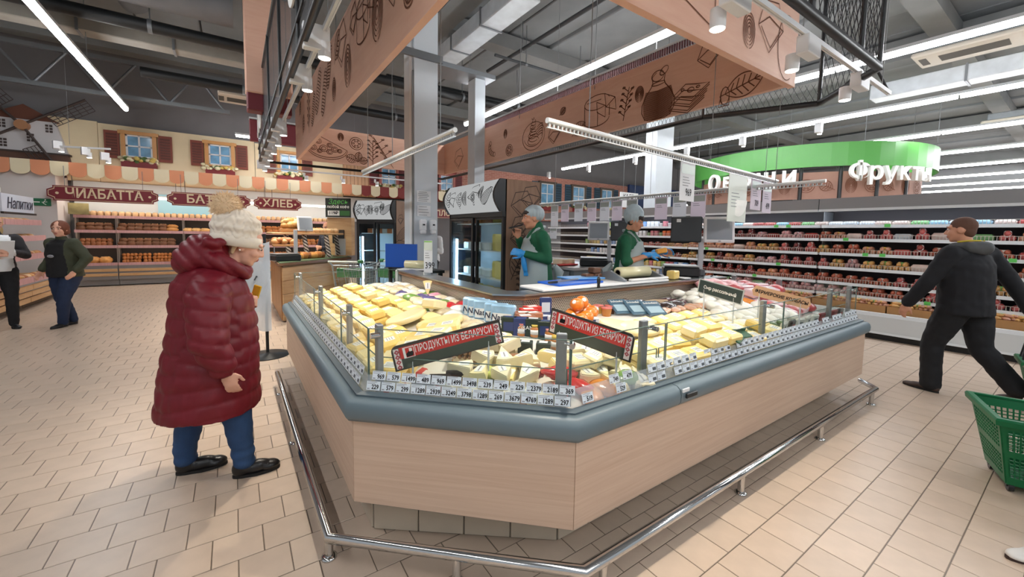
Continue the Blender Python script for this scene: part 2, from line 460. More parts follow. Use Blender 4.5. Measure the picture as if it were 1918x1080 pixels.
# ================================================================ THE CHEESE ISLAND
random.seed(5)
PATH = [(.445, 5.0), (.445, 1.975), (1.21, 1.24), (5.06, 1.24)]          # outer face of the wood cladding, left end to right end
def off(path, d):                                                        # parallel path, d towards the inside
    out = []
    for i in range(len(path)):
        p = Vector(path[i]); t0 = (p - Vector(path[i - 1])).normalized() if i else None
        t1 = (Vector(path[i + 1]) - p).normalized() if i < len(path) - 1 else None
        t0 = t0 or t1; t1 = t1 or t0; n0 = Vector((-t0.y, t0.x)); n1 = Vector((-t1.y, t1.x)); b = (n0 + n1).normalized(); k = 1 / b.dot(n0)
        q = p + b * d * k; out.append((q.x, q.y))
    return out
WOODC = wood('pale_wood_laminate', (216, 192, 170), (190, 160, 138), (.9, .9, 34), .5, 1.3, .32)
PLIN = mat('plinth_tile', (190, 178, 160), .4, var=.05, vs=8, objvar=.05)
# raised tiled platform below everything
plat = struct(MB().prism([(.56, 5.3), (.56, 2.05), (1.31, 1.46), (4.95, 1.46), (4.95, 3.6), (5.9, 4.6), (5.9, 6.6), (2.2, 6.6), (2.2, 5.3)], -.002, .195).build('floor_platform', mat('platform_grout', (112, 104, 94), .8)))
def plinth_tiles(a, b, n):
    a = Vector(a); b = Vector(b); d = (b - a) / n; t = d.normalized(); nn = Vector((t.y, -t.x)); M = Matrix(((t.x, -nn.x, 0), (t.y, -nn.y, 0), (0, 0, 1)))
    for i in range(n):
        c = a + d * (i + .5) + nn * .004
        MB().rbox((c.x, c.y, .1), (d.length - .006, .012, .19), .003, M).build('plinth_tile', PLIN, plat)
plinth_tiles((.56, 3.5), (.56, 2.05), 7); plinth_tiles((.56, 2.05), (1.31, 1.46), 4); plinth_tiles((1.31, 1.46), (4.95, 1.46), 17)
case = thing('cheese_display_case', 'L-shaped glass-fronted refrigerated cheese display case clad in pale wood', 'display case', (1.6, 2.0, .2))
# wood panels
def panel(a, b, z0, z1, th, m, nm, par):
    a = Vector(a); b = Vector(b); t = (b - a).normalized(); n = Vector((-t.y, t.x)) * th
    a = a + t * .002; b = b - t * .002
    return MB().prism([a[:], b[:], (b + n)[:], (a + n)[:]], z0, z1).build(nm, m, par)
for i in range(3): panel(PATH[i], PATH[i + 1], .235, .65, .02, WOODC, 'wood_panel', case)
panel((5.06, 1.24), (5.06, 2.66), .235, .65, .02, WOODC, 'wood_panel', case)
# underside / inner tub
inn = off(PATH, .025)
TUB = mat('grey_tub', (88, 92, 94), .6)
mb = MB(); mb.prism([inn[0], inn[1], inn[2], inn[3], (5.03, 2.66), (1.93, 2.66), (1.76, 2.8), (1.76, 5.0)], .215, .24)
mb.build('case_bottom', TUB, case)
BUMP = mat('bumper_grey', (104, 120, 128), .42)
prof = [(.012, .65), (-.022, .652), (-.036, .672), (-.038, .71), (-.03, .738), (-.012, .752), (.02, .757), (.02, .65)]
mb = MB()
for seg in ([PATH[0], PATH[1], PATH[2], (1.93, 1.24)], [(1.936, 1.24), PATH[3]]):
    mb.sweep(seg, prof, 0, True)
mb.build('bumper', BUMP, case)
MB().sweep(PATH, [(.02, .65), (.02, .765), (.052, .772), (.052, .65)]).build('bumper_rail', mat('bumper_rail_grey', (84, 98, 106), .4), case)
MB().sweep([(5.06, 1.24), (5.06, 2.6)], prof).build('bumper', BUMP, case)
o = MB().rbox((2.02, 1.196, .70), (.1, .012, .028), .004).build('door_handle', BLACK, case)
MB().rbox((1.965, 1.197, .735), (.06, .008, .02), .002).build('maker_label', mat('label_white', (225, 228, 230), .4), case)
# product deck: sloping floor of the well
WELL = mat('white_well', (226, 224, 216), .4)
d0 = off(PATH, .1)
inner = [(1.72, 5.0), (1.72, 2.78), (1.92, 2.62), (5.03, 2.62)]
mb = MB(); dm = off(PATH, .835); i0 = off(PATH, .05)
for i in range(3):
    mb.quad((*i0[i], .755), (*i0[i + 1], .755), (*d0[i + 1], .72), (*d0[i], .72))
    mb.quad((*d0[i], .72), (*d0[i + 1], .72), (*dm[i + 1], .88), (*dm[i], .88))
    mb.quad((*dm[i], .88), (*dm[i + 1], .88), (*inner[i + 1], .88), (*inner[i], .88))
mb.build('product_well', WELL, case)
# perforated riser and steel ledge
def riser_mat():
    m = bpy.data.materials.new('perforated_steel'); m.use_nodes = True; nt = m.node_tree; b = nt.nodes['Principled BSDF']
    b.inputs['Metallic'].default_value = .6; b.inputs['Roughness'].default_value = .4
    t = nt.nodes.new('ShaderNodeTexCoord')
    sp = nt.nodes.new('ShaderNodeSeparateXYZ'); nt.links.new(t.outputs['Object'], sp.inputs[0])
    ad = nt.nodes.new('ShaderNodeMath'); ad.operation = 'SUBTRACT'; nt.links.new(sp.outputs[0], ad.inputs[0]); nt.links.new(sp.outputs[1], ad.inputs[1])
    cb = nt.nodes.new('ShaderNodeCombineXYZ'); nt.links.new(ad.outputs[0], cb.inputs[0]); nt.links.new(sp.outputs[2], cb.inputs[1])
    br = nt.nodes.new('ShaderNodeTexBrick'); br.inputs['Scale'].default_value = 1; br.inputs['Brick Width'].default_value = .022; br.inputs['Row Height'].default_value = .014
    br.inputs['Mortar Size'].default_value = .0034; br.inputs['Mortar Smooth'].default_value = 0; br.offset = .5
    br.inputs['Color1'].default_value = lin((60, 56, 52)); br.inputs['Color2'].default_value = lin((66, 62, 56)); br.inputs['Mortar'].default_value = lin((196, 186, 172))
    nt.links.new(cb.outputs[0], br.inputs['Vector']); nt.links.new(br.outputs[0], b.inputs['Base Color'])
    return m
RISER = riser_mat()
ip = [(1.74, 5.0), (1.74, 2.78), (1.93, 2.635), (5.03, 2.635)]
for i in range(3): panel(ip[i], ip[i + 1], .78, 1.015, .015, RISER, 'riser_panel', case)
LEDGE = mat('ledge_steel', (176, 180, 182), .28, .9)
WOODE = wood('ledge_wood_edge', (150, 112, 84), (98, 70, 54), (2, 2, 10), .35, 3, .3)
lp = [(1.725, 5.12), (1.725, 2.77), (1.925, 2.61), (5.05, 2.61)]
MB().sweep(lp, [(0, 1.015), (0, 1.05), (.02, 1.05), (.02, 1.015)]).build('ledge_edge', WOODE, case)
MB().sweep(lp, [(-.012, 1.05), (-.012, 1.064), (.2, 1.064), (.2, 1.05)]).build('steel_ledge', LEDGE, case)
MB().rbox((1.8, 5.12, .93), (.2, .05, .3), .03).build('ledge_end_cap', mat('end_cap_grey', (190, 194, 196), .4), case)
MB().sweep([(1.925, 2.82), (1.925, 5.1)], [(0, .2), (0, 1.05), (-.02, 1.05), (-.02, .2)]).build('back_panel', GREYP, case)
# glass: outer panes in two heights, inner low panes, posts with clamps
gp = off(PATH, .085)
EDGE = mat('glass_edge_green', (92, 116, 108), .2, spec=.8)
def pane(a, b, z0, z1, nm='glass_pane'):
    a = Vector(a); b = Vector(b); t = (b - a).normalized(); n = Vector((-t.y, t.x)) * .004
    a = a + t * .004; b = b - t * .004
    o = MB().prism([(a - n)[:], (b - n)[:], (b + n)[:], (a + n)[:]], z0, z1).build(nm, GLASS, case)
    e = MB()
    for q in (a, b): e.cyl((q.x, q.y, z0), (q.x, q.y, z1), .0035, n=4)
    e.cyl((a.x, a.y, z1), (b.x, b.y, z1), .003, n=4)
    e.build('glass_edge', EDGE, o)
    return o
G0, G1, G2, G3 = gp
for a, b in (((G0[0], 4.98), (G0[0], 3.66)), ((G0[0], 3.65), (G0[0], 2.63)), ((G0[0], 2.62), G1), (G1, G2), (G2, (1.95, G2[1])), ((1.955, G2[1]), (3.42, G2[1])), ((3.425, G2[1]), (5.03, G2[1]))):
    pane(a, b, .765, 1.075)
q1 = off(PATH, .135)
for a, b in (((q1[0][0], 4.98), (q1[0][0], 2.63)), ((q1[0][0], 2.62), q1[1]), (q1[1], q1[2]), (q1[2], (1.95, q1[2][1])), ((1.96, q1[2][1]), (5.03, q1[2][1]))):
    pane(a, b, .75, .92, 'inner_glass_pane')
pane((5.05, G3[1]), (5.05, 2.58), .76, 1.09)
pane((G0[0], 5.01), (1.70, 5.01), .76, 1.08)
POSTM = mat('post_alu', (150, 154, 156), .35, .7)
def post(x, y, ang, z1=1.095):
    M = Matrix.Rotation(ang, 3, 'Z')
    o = MB().rbox((x, y, (z1 + .72) / 2), (.05, .03, z1 - .72), .004, M).build('glass_post', POSTM, case)
    d = M @ Vector((0, -1, 0)); r = M @ Vector((1, 0, 0)); mb = MB()
    p = Vector((x, y, z1 - .045)); mb.cyl(p, p + r * .055 + d * .03, .008, n=8); mb.cyl(p + r * .05 + d * .012, p + r * .05 + d * .055, .014, n=10)
    mb.build('glass_clamp', CHROME, o)
pi_ = off(PATH, .125)
for y in (4.9, 3.65, 2.63, 2.0): post(pi_[0][0] + .01, y, -pi / 2)
post(pi_[2][0] - .02, pi_[2][1] + .02, -pi / 4)
for x in (1.82, 3.2, 4.5, 5.0): post(x, pi_[2][1] + .01, 0)
post(5.0, 2.0, pi / 2); post(5.0, 2.5, pi / 2)
# tag strip: clear angled pocket rail along the whole front
s0 = off(PATH, .058)
MB().sweep(s0, [(0, .768), (.0, .772), (.022, .845), (.026, .845), (.004, .768)]).build('tag_strip', film('tag_strip_clear', (215, 222, 226), .28, .2), case)

# ---------------------------------------------------------------- guard rail round the island
rail = thing('bumper_rail', 'polished steel guard rail running round the foot of the cheese island', 'guard rail', (.32, 1.93, 0))
rp = [(.312, 4.55, .13), (.323, 1.925, .13), (1.178, 1.14, .13), (5.03, 1.12, .13), (5.19, 1.28, .13)]
MB().tube(rp, .0235, 14).build('rail_tube', CHROME, rail)
for x, y in ((.314, 4.3), (.316, 3.24), (.328, 1.975), (.77, 1.515), (1.3, 1.14), (2.5, 1.133), (3.71, 1.127), (4.92, 1.121)):
    o = MB().cyl((x, y, 0), (x, y, .12), .019, n=14).build('rail_post', CHROME, rail)
    MB().lathe([(.036, .0), (.036, .006), (.026, .013), (.019, .014)], (x, y, 0), 14).build('post_flange', CHROME, o)
# ================================================================ OVERHEAD: columns, canopy, frame, tracks, ducts
random.seed(3)
COLM = mat('column_paint', (206, 214, 220), .45, var=.03, vs=2)
c1 = struct(MB().box(2.6, 6.8, .19, 3.03, 7.3, 6.2).build('column', COLM))
MB().rbox((2.58, 6.9, 3.2), (.035, .09, 6), .008).build('cable_duct', mat('cable_duct_white', (220, 224, 226), .4), c1)
MB().tube([(2.585, 6.83, 4.3), (2.57, 6.825, 4.1), (2.575, 6.82, 3.6), (2.58, 6.82, 1.0)], .012, 6).build('cable', mat('cable_grey', (130, 134, 136), .5), c1)
MB().box(2.3, 6.74, 4.5, 3.1, 6.79, 4.62).build('support_channel', mat('galvanised', (128, 132, 136), .45, .5), c1)
c2 = struct(MB().box(4.2, 7.55, .19, 4.44, 7.85, 4.75).build('column', COLM))
MB().box(3.3, 7.4, 4.75, 4.6, 8.0, 4.84).build('head_plate', MATS['galvanised'], c2)
c3 = struct(MB().box(9.7, 7.13, 0, 10.45, 7.5, 6.2).build('column', COLM))
def paper(o, x, z, w_, h_, name, label, lines=5, big=None, fill=None, header=None):
    """a sheet on a wall: o centre, x direction"""
    F = frame3(o, x, z); n = (F.to_3x3() @ Vector((0, 0, 1)))
    t = thing(name, label, 'notice', Vector(o))
    t.location = Vector(o)
    mb = MB(); mb.add([F @ Vector(p) for p in ((-w_/2, -h_/2, 0), (w_/2, -h_/2, 0), (w_/2, h_/2, 0), (-w_/2, h_/2, 0), (-w_/2, -h_/2, .002), (w_/2, -h_/2, .002), (w_/2, h_/2, .002), (-w_/2, h_/2, .002))],
       [(3, 2, 1, 0), (4, 5, 6, 7), (0, 1, 5, 4), (1, 2, 6, 5), (2, 3, 7, 6), (3, 0, 4, 7)])
    mb.build('sheet', fill or mat('paper', (236, 238, 240), .6), t)
    if lines:
        mb = MB()
        for k in range(lines):
            v = h_ * (.38 - .76 * k / max(lines - 1, 1)); L = w_ * (.4 if k % 3 else .36)
            mb.add([F @ Vector(p) for p in ((-L, v - .004, .003), (L * (.6 + .4 * ((k * 7) % 5) / 5), v - .004, .003), (L * (.6 + .4 * ((k * 7) % 5) / 5), v + .004, .003), (-L, v + .004, .003))], [(0, 1, 2, 3)])
        mb.build('printed_lines', mat('print_grey', (120, 124, 130), .8), t)
    return t
paper((2.77, 6.796, 2.18), (1, 0, 0), (0, 0, 1), .26, .2, 'notice', 'white printed notice on the column, above the plain one', 6)
paper((2.77, 6.796, 1.93), (1, 0, 0), (0, 0, 1), .25, .19, 'notice', 'pale notice sheet on the column above the two dispensers', 4)
for i, x in enumerate((2.735, 2.92)):
    d = thing('soap_dispenser', 'white wall dispenser on the column, %s' % ('beside the white cable duct' if i == 0 else 'nearer the glass-door cooler'), 'dispenser', (x, 6.8, 1.6))
    MB().rbox((x, 6.75, 1.68), (.115, .09, .2), .02).build('body', WHITE, d)
    MB().rbox((x, 6.745, 1.56), (.1, .085, .07), .018).build('nozzle_cover', WHITE, d)
    MB().box(x - .02, 6.7, 1.675, x + .02, 6.705, 1.7).build('window', BLACK, d)

# ---- sketches for the printed boards
def leaf(c, L, a, w_=.36):
    u = Vector((cos(a), sin(a))); n = Vector((-u.y, u.x)); c = Vector(c); out = []
    top = [c + u * (L * t) + n * (L * w_ * sin(pi * t) ** .8) for t in [i / 12 for i in range(13)]]
    bot = [c + u * (L * t) - n * (L * w_ * sin(pi * t) ** .8) for t in [i / 12 for i in range(13)]]
    out += [top, bot, [c - u * L * .15, c + u * L * .5, c + u * L]]
    for k in range(1, 6):
        t = k / 6.5
        for s in (1, -1): out.append([c + u * L * t, c + u * (L * (t + .12)) + n * (s * L * w_ * .8 * sin(pi * min(t + .1, 1)))])
    return out
def jug(c, h):
    x, y = c; out = []
    prof = [(.05, .98), (.16, .9), (.14, .78), (.17, .7), (.3, .55), (.4, .36), (.4, .2), (.32, .05), (.2, 0)]
    out.append([(x - r * h, y + z * h) for r, z in prof]); out.append([(x + r * h, y + z * h) for r, z in prof])
    out.append([(x - .2 * h, y), (x + .2 * h, y)]); out.append(arc(x, y + .74 * h, .16 * h, .035 * h)); out.append(arc(x - .02 * h, y + .9 * h, .15 * h, .11 * h))
    out.append(arc(x + .13 * h, y + .97 * h, .11 * h, .07 * h, rot=.6))
    for k in range(24):
        z = .04 + .6 * k / 24; r = .33 + .08 * sin(pi * (z + .1)) - .25 * max(0, z - .45)
        out.append([(x - r * h * .9, y + z * h), (x, y + (z - .03) * h), (x + r * h * .9, y + z * h)])
    return out
def wheel(c, r):
    x, y = c; out = [arc(x, y + r * .55, r, r * .42, .2, 2 * pi - .9), [(x - r, y + r * .5), (x - r * .98, y - r * .5)], arc(x, y - r * .45, r, r * .4, pi, 2 * pi), [(x + r, y - r * .4), (x + r, y + r * .2)]]
    out += [[(x, y + r * .55), (x + r * .7, y + r * .2), (x + r * .7, y - r * .45), (x + .05 * r, y - r * .05), (x, y + r * .55)], [(x + r * .1, y - r * .02), (x + r * .1, y - r * .85)]]
    out += [[(x + r * .6, y + r * .9), (x + r * 1.4, y + r * .5), (x + r * 1.5, y - r * .2), (x + r * .75, y + r * .1), (x + r * .6, y + r * .9)], [(x + r * .75, y + r * .1), (x + r * 1.4, y + r * .5)]]
    for k in range(9): out.append([(x - r * .8 + k * r * .13, y + r * .62), (x - r * .7 + k * r * .13, y + r * .66)])
    return out
def slices(c, r):
    x, y = c; out = []
    for k in range(3):
        dy = -k * r * .28; dx = -k * r * .12
        out.append([(x + dx - r, y + dy - r * .1), (x + dx - .3 * r, y + dy + r * .35), (x + dx + .3 * r, y + dy + r * .2), (x + dx + r, y + dy + r * .1), (x + dx + .1 * r, y + dy - r * .45), (x + dx - r, y + dy - r * .1)])
        out.append([(x + dx - r, y + dy - r * .2), (x + dx + .1 * r, y + dy - r * .57), (x + dx + r, y + dy)])
    out += [arc(x, y, r * .18, r * .11), arc(x + .4 * r, y + .05 * r, r * .1, r * .05), arc(x - .45 * r, y + .1 * r, r * .09, r * .06)]
    return out
def nest(c, r):
    x, y = c; out = [arc(x, y - r * .2, r, r * .75, n=28), arc(x, y - r * .15, r * .85, r * .6, 3.4, 6.0)]
    for k in range(9):
        s = 1 - k / 10; out.append(arc(x + .05 * r * sin(k * 2.1), y - r * .45 + k * r * .15, r * .5 * s, r * .22 * s, .3 * k, .3 * k + 5.2, 16))
    for k in range(5): out.append(arc(x + r * .55, y - .3 * r + k * .13 * r, r * .28, r * .1, -1, 2.4, 8, .4))
    return out
def ring(c, r):
    x, y = c; out = [arc(x, y, r, r * .95), arc(x, y, r * .72, r * .68)]
    for k in range(6): a = k * pi / 3; out.append(arc(x + .45 * r * cos(a), y + .45 * r * sin(a), r * .17, r * .1, rot=a, n=10))
    return out
def sausage(c, L, a):
    x, y = c; out = [arc(x, y, L, L * .8, a, a + 2, 12), arc(x, y, L * .66, L * .48, a, a + 2, 12)]
    for s in (a, a + 2): out.append(arc(x + L * .83 * cos(s), y + L * .64 * sin(s), L * .17, L * .17, n=10))
    for k in range(1, 6):
        t = a + 2 * k / 6; out.append([(x + L * .7 * cos(t), y + L * .52 * sin(t)), (x + L * .96 * cos(t + .1), y + L * .76 * sin(t + .1))])
    return out
def herb(c, h, lean=0):
    x, y = c; out = [[(x, y), (x + lean * h * .5, y + h * .5), (x + lean * h, y + h)]]
    for k in range(9):
        t = .15 + k * .09; s = 1 if k % 2 else -1; p = (x + lean * h * t, y + h * t); q = (p[0] + s * h * .2, p[1] + h * .16)
        out.append([p, q]); out.append(arc(q[0], q[1], h * .035, h * .022, n=8, rot=.6)); out.append(arc(q[0] - s * .05 * h, q[1] - .01 * h, h * .03, h * .02, n=8))
    return out
def pizza(c, r):
    x, y = c; out = [arc(x, y, r, r * .55, 3.3, 6.3, 18), [(x - r, y - r * .1), (x - r * .7, y + r * .75), (x + r, y + .02 * r)], arc(x, y + .05 * r, r * .95, r * .5, 3.4, 6.2, 18)]
    for px_, py_, k in ((-.7, .0, .16), (-.45, .35, .15), (-.2, .0, .2), (.1, .2, .13), (.35, .0, .17), (-.55, .6, .1), (-.75, .35, .1), (.6, -.05, .12), (-.4, -.15, .12), (.1, -.15, .15)):
        out += [arc(x + px_ * r, y + py_ * r, k * r, k * r * .85, n=14), arc(x + px_ * r, y + py_ * r, k * r * .55, k * r * .45, n=10)]
    return out
def bread(c, L, a):
    u = Vector((cos(a), sin(a))); n = Vector((-u.y, u.x)); c = Vector(c); out = [[c + u * (L * x * .5) + n * (L * .2 * y) for x, y in arc(0, 0, 1, 1, n=22)]]
    for k in range(-6, 7):
        p = c + u * (L * k * .07); out.append([p - n * L * .17 + u * L * .04, p + n * L * .02, p + n * L * .17 - u * L * .05])
    return out
def cut(c, r):
    x, y = c
    return [[(x - r, y - .2 * r), (x - .6 * r, y + r * .8), (x + .5 * r, y + r), (x + r, y + .1 * r), (x - .1 * r, y - r), (x - r, y - .2 * r)], [(x - .8 * r, y - .2 * r), (x, y - .8 * r), (x + .8 * r, y + .05 * r)], [(x - r, y - .2 * r), (x - .2 * r, y + .3 * r), (x + r, y + .1 * r)]]
def onion(c, r):
    x, y = c; out = []
    for k in range(5): out.append(arc(x, y, r * (1 - k * .19), r * 1.5 * (1 - k * .19), -pi / 2 + .15, 3 * pi / 2 - .1, 18))
    return out
def sketch(parent, F, strokes, wd, m=None, name='printed_sketch', local=False):
    mb = MB()
    for s in strokes:
        if len(s) > 1: ribbon(mb, [tuple(p) for p in s], wd, F)
    return stuff(mb.build(name, m or INK, parent, local))

FASC = wood('canopy_wood', (236, 196, 172), (224, 174, 150), (1, 1, 10), .5, 1.4, .3)
canopy = thing('wooden_canopy', 'suspended square canopy of pinkish wood boards printed with food sketches', 'canopy', (2.95, 6, 3.1))
def board(x0, y0, x1, y1, z0, z1): return MB().box(x0, y0, z0, x1, y1, z1).build('canopy_board', FASC, canopy)
bl = board(1.17, 1.87, 1.23, 10.1, 3.1, 4.15)
bn = board(1.23, 1.87, 4.73, 1.93, 3.08, 4.12)
bf = board(1.23, 10.04, 4.67, 10.1, 3.1, 3.86)
br = board(4.67, 1.93, 4.73, 10.1, 3.1, 3.88)
F = Matrix(((0, 0, -1, 4.665), (-1, 0, 0, 0), (0, 1, 0, 0), (0, 0, 0, 1)))
st = leaf((-2.55, 3.18), .42, .25, .3) + [arc(-2.55, 3.16, .05, .1, n=12), [(-2.6, 3.14), (-2.62, 3.05), (-2.5, 3.05), (-2.5, 3.14)]] + slices((-2.98, 3.35), .24) + jug((-3.45, 3.1), .62) + wheel((-4.55, 3.45), .26) + leaf((-5.05, 3.2), .3, .5) + nest((-6.15, 3.45), .34) \
    + sausage((-7.5, 3.42), .26, 2.6) + ring((-6.95, 3.25), .12) + onion((-7.1, 3.6), .06) + leaf((-5.4, 3.6), .16, .6) + cut((-5.55, 3.3), .16) + nest((-8.4, 3.45), .26) + cut((-9.2, 3.4), .24) + cut((-2.75, 3.7), .16) + herb((-4.02, 3.2), .45, .2) + onion((-3.75, 3.5), .07)
sketch(br, F, st, .014)
F = Matrix(((1, 0, 0, 0), (0, 0, -1, 10.035), (0, 1, 0, 0), (0, 0, 0, 1)))
sketch(bf, F, pizza((1.8, 3.4), .42) + onion((2.08, 3.7), .06) + ring((2.42, 3.6), .15) + leaf((2.45, 3.2), .22, 1.4) + leaf((2.43, 3.2), .26, 2.8) + leaf((2.47, 3.2), .22, .2) + herb((2.8, 3.15), .55) + herb((3.3, 3.12), .7, -.7) + leaf((3.7, 3.5), .3, .8) + nest((4.2, 3.5), .25), .015)
F = Matrix(((0, 0, -1, 1.165), (-1, 0, 0, 0), (0, 1, 0, 0), (0, 0, 0, 1)))
sketch(bl, F, leaf((-8.95, 3.45), .35, 1.1) + bread((-7.2, 3.75), .75, .9) + bread((-6.7, 3.6), .7, 1.0) + bread((-6.3, 3.85), .6, 1.1) + cut((-5.5, 3.85), .26) + onion((-5.2, 3.5), .16) + wheel((-4.5, 3.75), .26) + onion((-4.0, 3.6), .17) + cut((-3.5, 3.7), .25) + nest((-2.8, 3.6), .3) + leaf((-9.4, 3.9), .3, .7) + herb((-8.2, 3.3), .7) + bread((-7.7, 3.6), .6, .95) + onion((-6.0, 3.45), .1) + leaf((-5.9, 3.8), .4, .8) + cut((-4.9, 3.9), .16) + nest((-3.9, 3.95), .15) + ring((-3.15, 3.4), .12) + leaf((-3.3, 3.85), .35, 1.0) + bread((-2.3, 3.6), .6, .8), .018)
F = Matrix(((1, 0, 0, 0), (0, 0, -1, 1.865), (0, 1, 0, 0), (0, 0, 0, 1)))
sketch(bn, F, onion((3.75, 3.35), .1) + cut((4.15, 3.5), .24) + [arc(4.5, 3.4, .2, .3, 1.2, 5.2)] + [[(3.2, 3.2), (3.2, 3.8)], [(3.2, 3.2), (2.6, 3.35), (2.6, 3.9)]] + wheel((2.2, 3.5), .2) + bread((1.6, 3.5), .5, .5), .012)
# toothed rail on top of right board
TOOTH = mat('dark_red_grid', (98, 52, 56), .5)
MB().box(4.64, 1.93, 3.97, 4.67, 10.1, 4.0).build('top_rail', HOUS, canopy)
mb = MB()
for k in range(int((8.1 - 1.95) / .035)):
    y = 1.95 + k * .035; mb.box(4.645, y, 3.88, 4.665, y + .018, 3.97)
stuff(mb.build('rail_teeth', TOOTH, canopy))
mb = MB()
for x, y in ((4.66, 2.6), (4.66, 4.6), (4.66, 6.6), (4.66, 8.6), (1.5, 10.06), (3.3, 10.06), (4.4, 10.06), (1.2, 3.0), (1.2, 6.5), (1.2, 9.5), (2.0, 1.9), (4.0, 1.9)):
    mb.cyl((x, y, 3.8), (x, y, 6.19), .005, n=5)
stuff(mb.build('suspension_wires', MATS['cable_grey'], canopy))

# ---- black mesh frame hung outside the canopy
fr = thing('black_mesh_frame', 'black steel frame with wire mesh hung around the wooden canopy', 'hanging frame', (.5, 1.23, 3.1))
FP = [(.5, 1.23), (4.78, 1.23), (5.5, 1.92), (5.0, 3.0), (4.95, 10.75), (.52, 10.75)]
def bar(a, b, s=.03): return MB().tube([a, b], s, 4)
for i in range(6):
    a, b = FP[i], FP[(i + 1) % 6]
    if i in (2, 3): a_, b_ = a, b
    bar((*a, 3.08), (*b, 3.08), .036).build('bottom_rail', BLACKM, fr)
    if i in (0, 1, 5): bar((*a, 4.5), (*b, 4.5), .03).build('top_rail', BLACKM, fr)
for x, y, z in [(4.78, 1.23, 4.5), (4.3, 1.23, 4.5), (.5, 1.23, 4.5), (.5, 2.6, 4.5), (.5, 4.0, 4.5), (.5, 5.6, 4.5), (.5, 7.4, 4.5), (.52, 9.0, 4.5), (.52, 10.75, 4.2), (5.5, 1.92, 4.5), (5.0, 3.0, 3.3), (5.0, 4.6, 3.3), (3.3, 1.23, 4.5), (2.0, 1.23, 4.5)]:
    bar((x, y, 3.08), (x, y, z), .022).build('upright', BLACKM, fr)
MESHW = mat('mesh_wire', (60, 62, 66), .4, .6)
mb = MB()
def lattice(a, b, z0, z1, p=.09, r=.0035):
    a = Vector((*a, 0)); b = Vector((*b, 0)); L = (b - a).length; t = (b - a) / L; h = z1 - z0
    k = -h
    while k < L:
        for sgn in (1, -1):
            s0, s1 = k, k + h * .5
            u0 = max(s0, 0); u1 = min(s1, L)
            if u1 > u0:
                za = z0 + (u0 - s0) * 2; zb = z0 + (u1 - s0) * 2
                if sgn < 0: za, zb = z0 + z1 - za, z0 + z1 - zb
                mb.tube([a + t * u0 + Vector((0, 0, za)), a + t * u1 + Vector((0, 0, zb))], r, 3)
        k += p
lattice((2.0, 1.23), (4.78, 1.23), 3.1, 4.5); lattice((4.78, 1.23), (5.5, 1.92), 3.1, 4.5, .1)
lattice((5.0, 3.0), (4.97, 7.0), 3.1, 3.3, .06, .003); lattice((5.5, 1.92), (5.0, 3.0), 3.1, 3.3, .06, .003)
stuff(mb.build('wire_mesh', MESHW, fr))
# dark backing panels on the left side of the frame, with raised letters seen almost edge-on
for y0, y1 in ((2.65, 3.95), (4.05, 5.55), (5.65, 7.35), (7.45, 8.95), (9.05, 10.7)):
    MB().box(.505, y0, 3.16, .525, y1, 4.45).build('side_panel', film('smoked_mesh', (40, 42, 46), .5, .4), fr)
sg = thing('raised_letters', 'white raised sign letters on the left side of the black mesh frame', 'sign', (.46, 6, 3.3))
for ch, y in zip('ЛОО', (10.25, 9.55, 4.2)):
    write(ch, (.488, y, 3.88), (0, -1, 0), (0, 0, 1), 1.05, INKW, sg, .008, .012, name='letter')
MB().box(.482, 3.6, 3.3, .496, 10.6, 3.33).build('letter_rail', BLACKM, sg)

# salmon fascia of the bakery canopy beyond
o = thing('salmon_fascia', 'salmon boarded fascia hanging left of the black mesh frame', 'fascia', (.4, 9, 3.9))
MB().rbox((.62, 9.0, 4.9), (.75, .3, 1.75), .02).build('board', FASC, o)
MB().rbox((.62, 9.05, 3.9), (.72, .3, .36), .02).build('red_band', mat('dark_red_paint', (112, 40, 48), .5), o)
o = thing('dark_red_fascia', 'long dark red fascia board hung behind the far canopy board', 'fascia', (4, 12.6, 3.9))
MB().rbox((3.2, 12.6, 4.1), (5.6, .12, .55), .02).build('board', MATS['dark_red_paint'], o)
MB().box(.4, 12.5, 4.38, 6.0, 12.7, 4.42).build('top_rail', HOUS, o)
o = thing('red_mesh_panel', 'dark red round panel behind the black mesh above the right corner', 'panel', (6.2, 2.2, 4.6))
MB().rbox((6.3, 2.9, 5.0), (1.6, .2, .9), .1).build('board', mat('wine_red_paint', (130, 52, 62), .5), o)

# ---- track lights
SPOTE = emis('spot_lens', (255, 244, 228), 14.0)
def spot_lamp(x, y, z, ang=0, box=(.09, .19, .17), label='', group='', power=SPOT_W, tilt=0, big=True, side=0):
    t = thing('track_spotlight', label, 'spotlight', (x, y, z), 0, group)
    M = Matrix.Rotation(ang, 3, 'Z'); c = Vector((x, y, z))
    s = M @ Vector((.0, side, 0))
    MB().rbox(c + Vector((0, 0, -.08)), box, .006, M).build('driver_box', WHITE, t)
    h = c + M @ Vector((.06 + side, 0, 0))
    MB().cyl(h + Vector((0, 0, -.1)), h + Vector((0, 0, -.225)), .05, n=16).build('lamp_head', WHITE, t)
    MB().cyl(h + Vector((0, 0, -.225)), h + Vector((0, 0, -.229)), .044, n=16).build('lens', SPOTE, t)
    if power:
        ld = bpy.data.lights.new('spot', 'SPOT'); ld.energy = power; ld.spot_size = radians(98); ld.spot_blend = .7; ld.shadow_soft_size = .04; ld.color = (1, .9, .76)
        lo = bpy.data.objects.new('bulb', ld); COL.objects.link(lo); lo.parent = t; lo.location = (h - c) + Vector((0, 0, -.24))
        lo.rotation_euler = Vector((0, 0, -1)).to_track_quat('-Z', 'Y').to_euler() if not tilt else (M @ Vector((sin(tilt), 0, -cos(tilt)))).to_track_quat('-Z', 'Y').to_euler()
    return t
